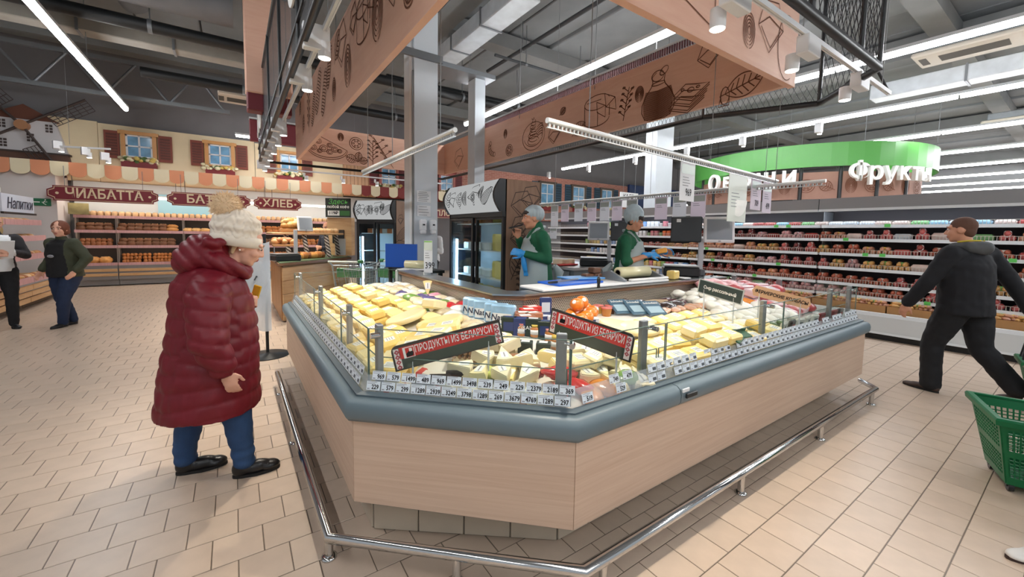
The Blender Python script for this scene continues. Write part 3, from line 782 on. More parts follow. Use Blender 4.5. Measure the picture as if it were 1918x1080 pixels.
def track(a, b, label):
    t = thing('light_track', label, 'light track', (Vector(a) + Vector(b)) / 2)
    d = (Vector(b) - Vector(a)); M = Matrix.Rotation(atan2(d.y, d.x), 3, 'Z')
    MB().obox((Vector(a) + Vector(b)) / 2, (d.length, .036, .03), M).build('track_profile', WHITE, t)
    for k in (-1, 1):
        MB().obox((Vector(a) + Vector(b)) / 2 + M @ Vector((0, k * .012, -.018)), (d.length, .01, .012), M).build('track_lip', WHITE, t)
    mb = MB()
    for k in range(int(d.length // 2) + 1):
        p = Vector(a) + d.normalized() * (.3 + k * 2)
        mb.cyl(p, (p.x, p.y, 6.19), .004, n=4)
    stuff(mb.build('suspension_wires', MATS['cable_grey'], t))
track((.66, 2.2, 3.2), (.66, 12.4, 3.2), 'white lighting track along the left side of the canopy')
nm = ('first', 'second', 'third', 'fourth', 'fifth', 'sixth', 'seventh', 'eighth')
for i, y in enumerate((3.75, 4.7, 7.1, 8.0, 8.9, 9.8, 10.7, 11.6)):
    spot_lamp(.6, y, 3.2, pi / 2 * 0, (.2, .08, .2), 'white square track spotlight, %s along the left track' % ('nearest the top edge' if i == 0 else nm[i] + ' one'), 'spotlights on the left track', tilt=.1)
track((1.4, 1.43, 3.16), (5.97, 1.43, 3.16), 'white lighting track along the front of the canopy ending at right')
for i, x in enumerate((1.7, 2.68, 3.82, 5.03)):
    spot_lamp(x, 1.43, 3.15, pi / 2, (.09, .24, .14), 'white box track spotlight on the front track, %s' % ('out beyond the picture edge', 'nearest its upper end', 'middle one', 'last before the free end')[i], 'spotlights on the front track', power=(120, 55, 32, 10)[i], tilt=.15, side=.05)
MB().tube([(5.2, 1.62, 3.1), (5.5, 1.6, 3.3), (5.75, 1.5, 3.38), (5.88, 1.43, 3.18)], .014, 6).build('power_cable', BLACK, fr)
track((.8, 13.05, 3.25), (6, 13.05, 3.25), 'thin lighting track above the bread counter awning')
for i, x in enumerate((1.7, 2.7, 3.7, 4.7)):
    spot_lamp(x, 13.05, 3.22, 0, (.05, .06, .1), 'small white spotlight over the bread counter, %s along its track' % nm[i], 'spotlights over the bread counter', power=40)
for i, y in enumerate((14.4, 11.9, 9.6, 7.6, 5.9, 4.1)):
    spot_lamp(11.85, y, 4.34, 0, (.12, .14, .24), 'white cylinder spotlight under the light row, %s from the brick facade' % nm[i], 'spotlights under the light row', power=0)
track((-3.4, 14.0, 3.55), (-2.4, 13.6, 3.3), 'short dark lighting rod beside the windmill')
for i, (x, y, z) in enumerate(((-3.35, 13.98, 3.53), (-2.85, 13.78, 3.42), (-2.5, 13.64, 3.32))):
    spot_lamp(x, y, z, .4, (.15, .1, .18), 'white spotlight on the rod beside the windmill, %s' % ('nearest the windmill', 'middle one', 'farthest from the windmill')[i], 'spotlights beside the windmill', power=0)

# ---- price card bars
BARM = mat('bar_alu', (214, 216, 216), .35, .2)
def price_bar(a, b, label, z1=6.19):
    t = thing('price_card_bar', label, 'hanging bar', a)
    MB().tube([a, b], .019, 10).build('bar', BARM, t)
    a = Vector(a); b = Vector(b); d = b - a; mb = MB(); L = d.length; n = int(L / .04); u = d / L; M = Matrix.Rotation(atan2(u.y, u.x), 3, 'Z')
    for k in range(n): mb.obox(a + u * (k + .5) * .04 + Vector((0, 0, -.03)), (.014, .014, .028), M)
    stuff(mb.build('hook_teeth', mat('tooth_grey', (150, 152, 152), .5), t))
    MB().obox((a + b) / 2 + Vector((0, 0, -.045)), (L, .016, .006), M).build('lower_lip', BARM, t)
    for f in (.1, .55, .9):
        p = a + d * f; MB().cyl(p, (p.x, p.y, z1), .0035, n=5).build('hanger', MATS['cable_grey'], t)
price_bar((1.35, 2.72, 2.3), (1.35, 5.3, 2.3), 'slim white price card bar hung before the column')
price_bar((1.72, 2.12, 2.3), (5.9, 2.46, 2.3), 'slim white price card bar with hanging cards over the island')
price_bar((5.2, 6.6, 2.17), (5.2, 1.7, 2.17), 'thin price card bar along the far side of the island')
CARD = paperm('card_paper', (236, 238, 242)); CARDP = paperm('card_pink', (236, 230, 238)); CARDH = mat('card_header', (180, 192, 188), .5)
def price_card(o, x, w_, h_, label, price=None, lines=4, m=None, group=None, head=True):
    t = thing('price_card', label, 'price card', o, 0, group); F = frame3(o, x, (0, 0, 1)); fx = Vector(x).normalized(); n = fx.cross(Vector((0, 0, 1)))
    M = Matrix((fx, -n, Vector((0, 0, 1)))).transposed()
    MB().obox(Vector(o) + Vector((0, 0, -h_ / 2)), (w_, .006, h_), M).build('card', m or CARD, t)
    P = lambda u, v: Vector(o) + fx * u + Vector((0, 0, v)) + n * .005
    if head: MB().quad(P(-w_ * .45, -h_ * .3), P(w_ * .45, -h_ * .3), P(w_ * .45, -.02), P(-w_ * .45, -.02)).build('header', CARDH, t)
    mb = MB()
    for k in range(lines):
        v = -h_ * (.4 + .07 * k); mb.quad(P(-w_ * .35, v), P(w_ * (.05 + .06 * (k % 3)), v), P(w_ * (.05 + .06 * (k % 3)), v + .006), P(-w_ * .35, v + .006))
    if lines: mb.build('printed_lines', mat('print_grey', (120, 124, 130), .8), t)
    if price: write(price, P(.02, -h_ * .78) + n * .001, fx, (0, 0, 1), h_ * .28, INKB, t, .0005, sx=.75, name='price')
    return t
cx = (1, .08, 0)
price_card((3.56, 2.262, 2.25), cx, .27, .36, 'hanging price card reading 969, alone on its stretch of bar', '969')
t = price_card((4.7, 2.36, 2.25), cx, .48, .52, 'large hanging card with a pale half disc, left of the 709 card', None, 5, mat('card_green_grey', (204, 210, 200), .5), head=False)
mb = MB(); mb.add([Vector((4.72 + .19 * cos(a), 2.353 + .0, 1.98 + .19 * sin(a))) for a in [pi + pi * k / 16 for k in range(17)]], [tuple(range(17))]); mb.build('pale_disc', mat('card_white', (238, 238, 232), .5), t)
price_card((5.22, 2.405, 2.25), cx, .3, .36, 'hanging price card reading 709', '709', 3, CARDP)
price_card((5.58, 2.435, 2.25), cx, .28, .38, 'hanging price card reading 499, last on the bar', '499', 3, CARDP)
for i, y in enumerate((6.1, 5.8, 5.43, 5.1, 4.8, 4.53, 4.23, 3.7, 3.4, 3.12)):
    h_ = .42 if i == 0 else .33
    price_card((5.19, y, 2.13), (0, -1, 0), .21, h_, 'pale hanging price card on the far bar, %s from the cooler' % (nm + ('ninth', 'tenth'))[i], None, 2, CARDP if i % 2 else CARD, 'cards on the far price bar')
price_card((5.185, 6.12, 1.69), (0, -1, 0), .2, .22, 'small white card with a red stripe below the first far price card', None, 1, None)
t = price_card((1.83, 4.36, 1.46), (.8, -.6, 0), .1, .37, 'upright price card reading 399 standing on the steel ledge', '399', 3)
MB().box(1.79, 4.38, 1.064, 1.87, 4.41, 1.1).build('card_foot', mat('clear_foot', (200, 205, 208), .3), t)
MB().quad((1.79, 4.385, 1.36), (1.865, 4.33, 1.36), (1.865, 4.33, 1.455), (1.79, 4.385, 1.455)).build('green_header', mat('green_print', (110, 165, 84), .5), t)

# ---- ducts, trays, cassettes and pipes below the ceiling
GALV = mat('duct_galv', (150, 156, 160), .5, .3, var=.12, vs=3); DUCTW = mat('duct_foil', (196, 202, 206), .45, .2, var=.1, vs=4)
def duct(x0, y0, z0, x1, y1, z1, label, m=None, seg=1.3, name='air_duct'):
    t = thing(name, label, 'duct', ((x0 + x1) / 2, (y0 + y1) / 2, z0)); ax = 0 if (x1 - x0) > (y1 - y0) else 1
    L = (x1 - x0) if ax == 0 else (y1 - y0); n = max(1, round(L / seg))
    for k in range(n):
        a, b = k / n, (k + 1) / n
        if ax == 0: MB().rbox(((x0 + (a + b) / 2 * L), (y0 + y1) / 2, (z0 + z1) / 2), (L / n - .01, y1 - y0, z1 - z0), .015).build('duct_section', m or GALV, t)
        else: MB().rbox(((x0 + x1) / 2, y0 + (a + b) / 2 * L, (z0 + z1) / 2), (x1 - x0, L / n - .01, z1 - z0), .015).build('duct_section', m or GALV, t)
    for k in range(1, n):
        a = k / n
        if ax == 0: MB().box(x0 + a * L - .02, y0 - .02, z0 - .02, x0 + a * L + .02, y1 + .02, z1 + .02).build('flange', MATS['galvanised'], t)
        else: MB().box(x0 - .02, y0 + a * L - .02, z0 - .02, x1 + .02, y0 + a * L + .02, z1 + .02).build('flange', MATS['galvanised'], t)
duct(3.9, 5.6, 5.42, 4.35, 9.3, 5.72, 'silver rectangular air duct beyond the column, high under the ceiling', DUCTW)
duct(-8.7, 10.4, 5.0, .45, 10.75, 5.3, 'pale flat duct under the left ceiling, running into the salmon fascia', mat('duct_beige', (150, 146, 138), .6, var=.1, vs=3))
duct(13.42, -3, 5.1, 13.9, 3.6, 5.45, 'foil-wrapped duct below the right ceiling cassette', DUCTW, 1.5)
def pipe(a, b, r, label, m, name='ceiling_pipe'):
    t = thing(name, label, 'pipe', a); MB().cyl(a, b, r, n=14).build('pipe', m, t)
    a = Vector(a); b = Vector(b); n = max(2, int((b - a).length / 3)); mb = MB()
    for k in range(n):
        p = a + (b - a) * (k + .5) / n; mb.cyl((p.x, p.y, p.z), (p.x, p.y, 6.19), .01, n=5); mb.cyl(p - (b - a).normalized() * .03, p + (b - a).normalized() * .03, r * 1.12, n=14)
    mb.build('pipe_hangers', MATS['galvanised'], t)
pipe((-8.7, 9.65, 5.05), (6.5, 9.65, 5.05), .11, 'black insulated pipe across the left ceiling, nearer of two', BLACKM)
pipe((-1.6, 12.3, 5.0), (6, 12.3, 5.0), .11, 'black insulated pipe across the left ceiling, farther of two', BLACKM)
pipe((-8.7, 9.2, 5.5), (.1, 9.2, 5.5), .3, 'fat grey round duct above the black pipe at left', mat('round_duct', (112, 112, 114), .6, .2, var=.1, vs=3))
pipe((-1.4, 4, 5.8), (-1.4, 10.4, 5.7), .22, 'round duct running up to the top edge left', MATS['round_duct'])
pipe((5.35, 3, 5.6), (5.35, 9, 5.6), .04, 'thin dark rod crossing the ceiling panels inside the canopy', mat('dark_rod', (66, 70, 74), .6))
pipe((4.7, 7.6, 5.35), (8, 7.6, 5.35), .03, 'thin dark conduit across the ceiling panels', MATS['dark_rod'])
pipe((3.1, 9.9, 5.2), (8, 9.7, 5.2), .1, 'dark pipe behind the two columns below the ceiling', BLACKM)
t = thing('steel_truss', 'grey steel truss under the left ceiling above the windmill', 'truss', (-4, 14.2, 5.0))
for z in (4.75, 5.6): MB().box(-8.7, 14.0, z, 0, 14.1, z + .1).build('chord', MATS['galvanised'], t)
for k in range(7):
    x = -8.5 + k * 1.2
    MB().tube([(x, 14.05, 4.8), (x + .6, 14.05, 5.65)], .03, 5).build('diagonal', MATS['galvanised'], t)
    MB().tube([(x + .6, 14.05, 5.65), (x + 1.2, 14.05, 4.8)], .03, 5).build('diagonal', MATS['galvanised'], t)
def cassette(x, y, z, sx, sy, label):
    t = thing('ceiling_cassette', label, 'air conditioner', (x, y, z)); A = mat('cassette_ivory', (222, 214, 200), .45)
    MB().rbox((x, y, z + .05), (sx, sy, .1), .03).build('frame', A, t)
    MB().rbox((x, y, z + .2), (sx * .85, sy * .85, .2), .02).build('housing', GALV, t)
    g = MB(); k = 0
    L = sy > sx; n = 10
    for k in range(n):
        if L: g.box(x - sx * .22 + k * sx * .044, y - sy * .28, z - .012, x - sx * .22 + k * sx * .044 + .012, y + sy * .28, z + .002)
        else: g.box(x - sx * .28, y - sy * .22 + k * sy * .044, z - .012, x + sx * .28, y - sy * .22 + k * sy * .044 + .012, z + .002)
    stuff(g.build('grille_slats', mat('grille_dark', (96, 92, 86), .6), t))
    if L:
        for s in (-1, 1): MB().box(x - sx * .25, y + s * sy * .42 - .06, z - .006, x + sx * .25, y + s * sy * .42 + .06, z + .004).build('outlet', MATS['grille_dark'], t)
    else:
        for s in (-1, 1): MB().box(x + s * sx * .42 - .06, y - sy * .25, z - .006, x + s * sx * .42 + .06, y + sy * .25, z + .004).build('outlet', MATS['grille_dark'], t)
cassette(12.9, 1.8, 5.55, .95, 1.75, 'ivory ceiling cassette with dark grille above the first long light row')
cassette(.2, 13.8, 5.1, .9, .9, 'small ivory ceiling unit left of the salmon fascia')
cassette(19.8, 1.6, 5.2, 1.0, 1.6, 'distant ivory ceiling cassette above the far light rows')
# ================================================================ BREAD WALL AND STREET MURAL
random.seed(21)
CREAM = mat('mural_cream', (232, 214, 178), .75, var=.05, vs=1.5)
mural = thing('mural_facade', 'cream painted house facade mural above the bread shelves', 'mural', (-2, 15.2, 2.9))
def slab(x0, x1, z0, z1, m, nm='facade_panel', y0=15.2, y1=15.28, par=mural): return MB().box(x0, y0, z0, x1, y1, z1).build(nm, m, par)
for a, b in ((-8.75, -5.4), (-5.39, -2.9), (-2.89, .6), (.61, 3.2)): slab(a, b, 2.75, 4.32 - .012 * (a + 5), CREAM)
PLANK = wood('mural_planks', (226, 186, 150), (204, 158, 122), (10, 1, 1.2), .6, 2)
for k in range(9): slab(3.21 + k * .125, 3.325 + k * .125, 2.8, 4.15, PLANK, 'plank')
slab(4.36, 7.6, 2.8, 4.2, mat('mural_red', (150, 66, 60), .7))
def brickm(name, c1, c2, mo):
    m = bpy.data.materials.new(name); m.use_nodes = True; nt = m.node_tree; b = nt.nodes['Principled BSDF']; b.inputs['Roughness'].default_value = .8
    t = nt.nodes.new('ShaderNodeTexCoord'); sp = nt.nodes.new('ShaderNodeSeparateXYZ'); cb = nt.nodes.new('ShaderNodeCombineXYZ')
    nt.links.new(t.outputs['Object'], sp.inputs[0]); nt.links.new(sp.outputs[0], cb.inputs[0]); nt.links.new(sp.outputs[2], cb.inputs[1])
    br = nt.nodes.new('ShaderNodeTexBrick'); br.inputs['Scale'].default_value = 1; br.inputs['Brick Width'].default_value = .25; br.inputs['Row Height'].default_value = .075; br.inputs['Mortar Size'].default_value = .006
    br.inputs['Color1'].default_value = lin(c1); br.inputs['Color2'].default_value = lin(c2); br.inputs['Mortar'].default_value = lin(mo)
    nt.links.new(cb.outputs[0], br.inputs['Vector']); nt.links.new(br.outputs[0], b.inputs['Base Color']); return m
brk = thing('brick_facade', 'reddish brick house facade with blue-shuttered windows behind the dairy shelves', 'mural', (14, 15.2, 2.4))
MB().box(7.62, 15.2, 2.2, 19.8, 15.28, 4.3).build('brick_panel', brickm('mural_brick', (186, 126, 110), (170, 110, 96), (204, 168, 152)), brk)
BLUEP = emis('window_sky', (120, 172, 208), .55)
def house_window(x, z, w_, h_, frame, shutter, label, group, flowers=True, sw=.3, box=(128, 36, 40)):
    t = thing('painted_window', label, 'window', (x, 15.1, z - h_ / 2), 0, group)
    FR = mat('win_frame_%d' % frame[0], frame, .5); SH = mat('shutter_%d' % shutter[0], shutter, .6); SHD = mat('shutter_in_%d' % shutter[0], tuple(int(c * .72) for c in shutter), .6)
    y = 15.19
    f = MB()
    f.box(x - w_/2 - .09, y - .09, z - h_/2 - .06, x - w_/2, y, z + h_/2 + .1); f.box(x + w_/2, y - .09, z - h_/2 - .06, x + w_/2 + .09, y, z + h_/2 + .1)
    f.box(x - w_/2 - .14, y - .11, z + h_/2, x + w_/2 + .14, y, z + h_/2 + .09); f.box(x - w_/2 - .1, y - .1, z - h_/2 - .06, x + w_/2 + .1, y, z - h_/2)
    f.build('frame', FR, t)
    pn = MB().box(x - w_/2, y - .02, z - h_/2, x + w_/2, y - .01, z + h_/2).build('sky_panel', mat('window_blue', (122, 172, 208), .15, var=.3, vs=3), t)
    s = MB(); s.box(x - .02, y - .05, z - h_/2, x + .02, y - .02, z + h_/2); s.box(x - w_/2, y - .05, z - .02, x + w_/2, y - .02, z + .02)
    for sx in (-1, 1): s.box(x + sx * (w_/2 - .02) - .02, y - .05, z - h_/2, x + sx * (w_/2 - .02) + .02, y - .02, z + h_/2)
    s.box(x - w_/2, y - .05, z + h_/2 - .04, x + w_/2, y - .02, z + h_/2); s.box(x - w_/2, y - .05, z - h_/2, x + w_/2, y - .02, z - h_/2 + .04)
    s.build('sash', WHITE, t)
    for sx in (-1, 1):
        cx = x + sx * (w_/2 + .12 + sw / 2); o = MB().box(cx - sw/2, y - .05, z - h_/2 - .06, cx + sw/2, y, z + h_/2 + .06).build('shutter', SH, t)
        q = MB()
        for k in range(8): q.box(cx - sw/2 + .04, y - .062, z - h_/2 + k * h_/8 + .01, cx + sw/2 - .04, y - .048, z - h_/2 + (k + .7) * h_/8 + .01)
        q.build('louvre_slats', SHD, o)
    if flowers:
        ft = thing('flower_box', 'flower box under the %s' % label.replace('painted window', 'window'), 'flower box', (x, 15.0, z - h_/2 - .35), 0, 'flower boxes on the mural')
        MB().box(x - .36, 14.985, z - h_/2 - .32, x + .36, 15.19, z - h_/2 - .13).build('planter', mat('planter_red', box, .5), ft)
        a = MB(); b = MB(); g = MB(); rnd = random.Random(int(x * 100))
        for k in range(34):
            p = (x + rnd.uniform(-.42, .42), 15.02 + rnd.uniform(-.06, .12), z - h_/2 - .1 + rnd.uniform(-.05, .09)); r = rnd.uniform(.05, .08)
            (a if k % 6 < 4 else b if k % 6 == 4 else g).ell(p, (r, r * .8, r * .75), 6, 4)
        stuff(a.build('cream_blossoms', mat('blossom_cream', (238, 228, 190), .7), ft)); stuff(b.build('yellow_blossoms', mat('blossom_yellow', (226, 200, 110), .7), ft)); stuff(g.build('leaves', mat('leaf_green', (88, 112, 60), .7), ft))
ORG = (206, 152, 92); RSH = (134, 66, 50)
house_window(-2.08, 3.77, .55, .6, ORG, RSH, 'painted window with brown shutters nearest the windmill', 'mural windows')
house_window(-.28, 3.76, .55, .6, ORG, RSH, 'painted window with brown shutters above the second bread sign', 'mural windows')
house_window(1.55, 3.72, .52, .58, ORG, RSH, 'painted window with brown shutters behind the square spotlights', 'mural windows')
house_window(4.8, 3.6, .55, .6, (176, 96, 84), (128, 44, 46), 'painted window with red shutters left of the column', 'mural windows')
house_window(7.15, 3.55, .55, .6, (176, 96, 84), (128, 44, 46), 'painted window with red shutters right of the column', 'mural windows')
for i, x in enumerate((12.4, 14.45, 16.5)):
    house_window(x, 3.5, .8, .95, (92, 78, 66), (52, 84, 104), 'painted window with blue shutters, %s from the cooler' % ('first', 'second', 'third')[i], 'brick facade windows', True, .38, (96, 86, 70))
# windmill relief
wm = thing('windmill', 'flat grey and brown windmill model with lattice sails on the mural', 'windmill', (-4.15, 15.15, 3.0))
WB = mat('mill_white', (206, 204, 206), .7); WBR = mat('mill_brown', (98, 70, 58), .7); WDK = mat('mill_dark', (70, 58, 54), .6)
cx, cz = -4.15, 3.98
def relief(pts, y0, y1, nm, m): return MB().extr([(x, y0, z) for x, z in pts], (0, y1 - y0, 0)).build(nm, m, wm)
relief([(cx - .75, 3.36), (cx + .72, 3.36), (cx + .52, 4.16), (cx - .55, 4.16)], 15.05, 15.19, 'tower', WB)
relief([(cx - .62, 4.14), (cx + .6, 4.14), (cx + .02, 4.5)], 15.03, 15.19, 'cap_roof', mat('mill_roof', (104, 62, 46), .7))
relief([(cx - .62, 2.95), (cx + .78, 2.95), (cx + .72, 3.36), (cx - .72, 3.36)], 15.02, 15.19, 'base_storey', WBR)
MB().box(cx - .8, 15.0, 3.34, cx + .76, 15.19, 3.38).build('gallery_board', WDK, wm)
for x, z in ((-.35, 4.0), (.42, 3.98), (.1, 3.72), (-.35, 3.55)):
    o = MB()
    for i in (0, 1):
        for k in (0, 1, 2): o.box(cx + x - .06 + i * .07, 15.035, z - .1 + k * .07, cx + x - .01 + i * .07, 15.06, z - .05 + k * .07)
    o.build('mill_window', WDK, wm)
MB().cyl((cx, 14.88, cz), (cx, 15.05, cz), .12, n=12).build('hub', mat('hub_wood', (168, 120, 84), .6), wm)
for a in (.62, .62 + pi / 2 + .1, .62 + pi, .62 + 1.5 * pi - .1):
    u = Vector((cos(a), 0, sin(a))); n = Vector((-sin(a), 0, cos(a))); c = Vector((cx, 14.93, cz))
    mb = MB(); mb.tube([c, c + u * 1.38], .03, 5)
    s = -1
    for k in range(7): p = c + u * (.5 + k * .145); mb.tube([p, p + n * s * .3], .009, 4)
    for k in range(1, 5): mb.tube([c + u * .5 + n * s * .075 * k, c + u * 1.37 + n * s * .075 * k], .009, 4)
    mb.build('sail', WDK, wm)
# awning of scallops
aw = thing('scalloped_awning', 'long scalloped awning in orange, cream and dark red over the bread shelves', 'awning', (1.5, 14.7, 3.0))
AO = mat('awning_orange', (222, 150, 112), .7); AC = mat('awning_cream', (232, 220, 188), .7); AR = mat('awning_red', (132, 52, 50), .7)
sw = .31
for k in range(44):
    x = -5.1 + k * sw; m = AC if k % 2 else (AO if x < 3.3 else AR); zt = 3.1; zb = 2.86
    pts = [(x, zt), (x + sw * .985, zt)] + [(x + sw * .4925 + sw * .4925 * cos(t), zb - .11 * sin(t)) for t in [pi * j / 8 for j in range(9)]]
    mb = MB(); mb.extr([(p[0], 14.2, p[1]) for p in pts], (0, .012, 0))
    mb.add([(x, 14.2, 3.1), (x + sw * .985, 14.2, 3.1), (x + sw * .985, 14.96, 3.13), (x, 14.96, 3.13), (x, 14.2, 3.085), (x + sw * .985, 14.2, 3.085), (x + sw * .985, 14.96, 3.115), (x, 14.96, 3.115)], [(0, 1, 2, 3), (7, 6, 5, 4)])
    mb.build('awning_scallop', m, aw)
MB().box(-5.1, 14.21, 2.98, 8.4, 14.24, 3.02).build('awning_rail', HOUS, aw)
# bread name plates
MAR = mat('plate_maroon', (120, 34, 44), .45); GOLD = mat('plate_gold', (222, 202, 168), .5)
def plate(txt, x0, x1, z0, z1, size, label, sx=1.):
    t = thing('name_plate', label, 'sign', ((x0 + x1) / 2, 14.15, z0)); c = .1; y = 14.15
    def outline(d, yy): return [(x0 + d + c, yy, z0 + d), (x1 - d - c, yy, z0 + d), (x1 - d - c, yy, z0 + d + .05), (x1 - d, yy, z0 + d + c), (x1 - d, yy, z1 - d - c), (x1 - d - c, yy, z1 - d - .05), (x1 - d - c, yy, z1 - d), (x0 + d + c, yy, z1 - d), (x0 + d + c, yy, z1 - d - .05), (x0 + d, yy, z1 - d - c), (x0 + d, yy, z0 + d + c), (x0 + d + c, yy, z0 + d + .05)]
    MB().extr(outline(0, y), (0, .03, 0)).build('plate', MAR, t)
    o = outline(.022, y - .002); i = outline(.032, y - .002); n = len(o)
    MB().add(o + i, [(k, (k + 1) % n, n + (k + 1) % n, n + k) for k in range(n)]).build('gold_border', GOLD, t)
    for x in (x0 + .17, x1 - .17): MB().cyl((x, y - .006, (z0 + z1) / 2), (x, y, (z0 + z1) / 2), .03, n=10).build('dot', GOLD, t)
    write(txt, ((x0 + x1) / 2, y - .004, (z0 + z1) / 2), (1, 0, 0), (0, 0, 1), size, GOLD, t, .002, .006, sx)
    mb = MB()
    for x in (x0 + .3, x1 - .3): mb.cyl((x, y + .015, z1), (x, y + .015, 3.0), .006, n=5)
    mb.build('hangers', MATS['cable_grey'], t)
plate('ЧИАБАТТА', -3.62, -1.62, 2.17, 2.53, .31, 'widest maroon name plate, reading ЧИАБАТТА, nearest the white pillar', .84)
plate('БАТОН', -1.45, .42, 2.17, 2.53, .31, 'maroon name plate reading БАТОН, partly behind the white pompom hat')
plate('ХЛЕБ', .5, 1.75, 2.16, 2.52, .3, 'short maroon name plate reading ХЛЕБ, right of the pompom hat')
plate('ПЛОВ', 5.85, 7.4, 2.1, 2.45, .27, 'maroon name plate reading ПЛОВ right of the column')
# bread cabinets
GST = mat('bread_grey', (138, 136, 136), .45, .3); PNK = mat('price_strip_pink', (206, 160, 160), .5, var=.12, vs=40, vstretch=(1, 1, .1)); SLAT = wood('slat_wood', (214, 176, 130), (190, 148, 102), (2, 8, 8), .5, 2)
DARKB = mat('shelf_back_dark', (52, 44, 40), .7); WSHELF = mat('shelf_white', (214, 206, 200), .5)
LEDW = emis('shelf_led', (255, 240, 220), 5.0)
BXS = [(-3.35, -2.58), (-2.57, -1.2), (-1.19, .2), (.21, 1.6), (1.61, 3.0)]
for i, (a, b) in enumerate(BXS):
    t = thing('bread_cabinet', 'open bread cabinet with pink price strips, %s from the white pillar' % nm[i], 'shelf', ((a + b) / 2, 14.8, 0), 0, 'bread cabinets')
    MB().box(a, 14.85, .02, b, 15.15, .17).build('kick_plate', GST, t); MB().box(a, 14.78, .17, b, 15.15, .58).build('base', GST, t)
    for z in (.3, .42): MB().rbox(((a + b) / 2, 14.77, z), (b - a - .02, .02, .075), .006).build('wood_slat', SLAT, t)
    MB().box(a, 15.14, .58, b, 15.18, 1.83).build('back_panel', DARKB, t)
    for x in (a + .008, b - .008): MB().box(x - .008, 14.85, .58, x + .008, 15.14, 1.83).build('side_panel', mat('side_clear', (150, 140, 132), .3), t)
    for z in (.6, 1.06, 1.46, 1.84):
        o = MB().box(a, 14.8, z - .03, b, 15.15, z).build('shelf', WSHELF, t)
        MB().box(a, 14.775, z - .055, b, 14.8, z + .02).build('price_strip', PNK, o)
        if z > .7: MB().box(a + .04, 14.84, z - .045, b - .04, 14.87, z - .032).build('shelf_light', LEDW, o)
LOAF = [mat('crust_%d' % i, c, .5, var=.25, vs=9, objvar=.2) for i, c in enumerate(((206, 146, 78), (180, 114, 58), (146, 88, 48), (220, 178, 114), (120, 78, 50), (230, 196, 140)))]
def loaf_mesh(nm_, a, b, c, m, slash=True):
    mb = MB(); mb.ell((0, 0, c * .92), (a, b, c), 12, 8)
    for i, v in enumerate(mb.v):
        if v[2] < c * .25: mb.v[i] = (v[0], v[1], 0 if v[2] < c * .25 else v[2])
    if slash:
        for k in range(3): mb.ell(((k - 1) * a * .45, 0, c * 1.82), (a * .05, b * .5, c * .07), 6, 4, Matrix.Rotation(.5, 3, 'Z'), 1)
    return mb.mesh(nm_, [m, LOAF[5]])
LO = [loaf_mesh('loaf', .13, .07, .045, LOAF[0]), loaf_mesh('loaf', .09, .07, .05, LOAF[1]), loaf_mesh('loaf', .06, .055, .045, LOAF[2]), loaf_mesh('loaf', .12, .065, .045, LOAF[3]), loaf_mesh('loaf', .1, .065, .05, LOAF[4]), loaf_mesh('roll', .045, .045, .035, LOAF[1], False), loaf_mesh('round_loaf', .13, .12, .07, LOAF[0])]
BRICK_LOAF = MB().rbox((0, 0, .05), (.1, .2, .1), .02, sm=True).mesh('tin_loaf', mat('tin_loaf_crust', (206, 170, 128), .5, var=.1, objvar=.15))
def bread_thing(mesh, name, x, y, z, rz, label, group, sc=(1.1, 1.1, 1.35)):
    o = inst(name, mesh, (x, y, z), (0, 0, rz), sc); tag(o, label, 'bread', group); return o
SHN = {1.84: 'top', 1.46: 'upper', 1.06: 'middle', .6: 'lowest'}
x = -3.28
while x < 2.9:
    bread_thing(BRICK_LOAF, 'tin_loaf', x, 14.97, 1.84, 0, 'small tin loaf on top of the bread cabinets, %s from the white pillar' % count('tin'), 'loaves along the cabinet tops'); x += .135
for z in (1.46, 1.06, .6):
    for ci, (a, b) in enumerate(BXS):
        x = a + .1
        kind = random.choice((0, 3, 4)) if z > 1.4 else random.choice((1, 2, 0, 4)) if z > 1 else (6 if ci == 0 else 5)
        if ci == 0 and z > 1: kind = 4 if z > 1.4 else 2
        while x < b - .09:
            wdt = (.13, .09, .06, .12, .1, .045, .13)[kind]
            for lay in range(2 if kind in (1, 2, 0, 4) else 3 if kind == 5 else 1):
                yy = 14.89 + lay * .05; zz = z + (0 if lay == 0 else .085 * lay)
                bread_thing(LO[kind], ('loaf', 'loaf', 'loaf', 'loaf', 'dark_loaf', 'bread_roll', 'round_loaf')[kind], x + random.uniform(-.012, .012), yy, zz, random.uniform(-.3, .3) + (pi / 2 if kind == 0 and random.random() < .3 else 0),
                    '%s, %s from left on the %s shelf of the %s bread cabinet' % (('golden slashed loaf', 'brown oval loaf', 'small dark oval loaf', 'pale long loaf', 'dark rye loaf', 'small round roll', 'big round golden loaf')[kind], count((z, ci)), SHN[z], nm[ci]), 'bread on the %s cabinet shelf' % SHN[z])
            x += wdt * 1.6 + random.uniform(0, .012)
            if random.random() < .12: kind = random.choice((0, 1, 2, 3)) if z > 1 else kind; x += .04
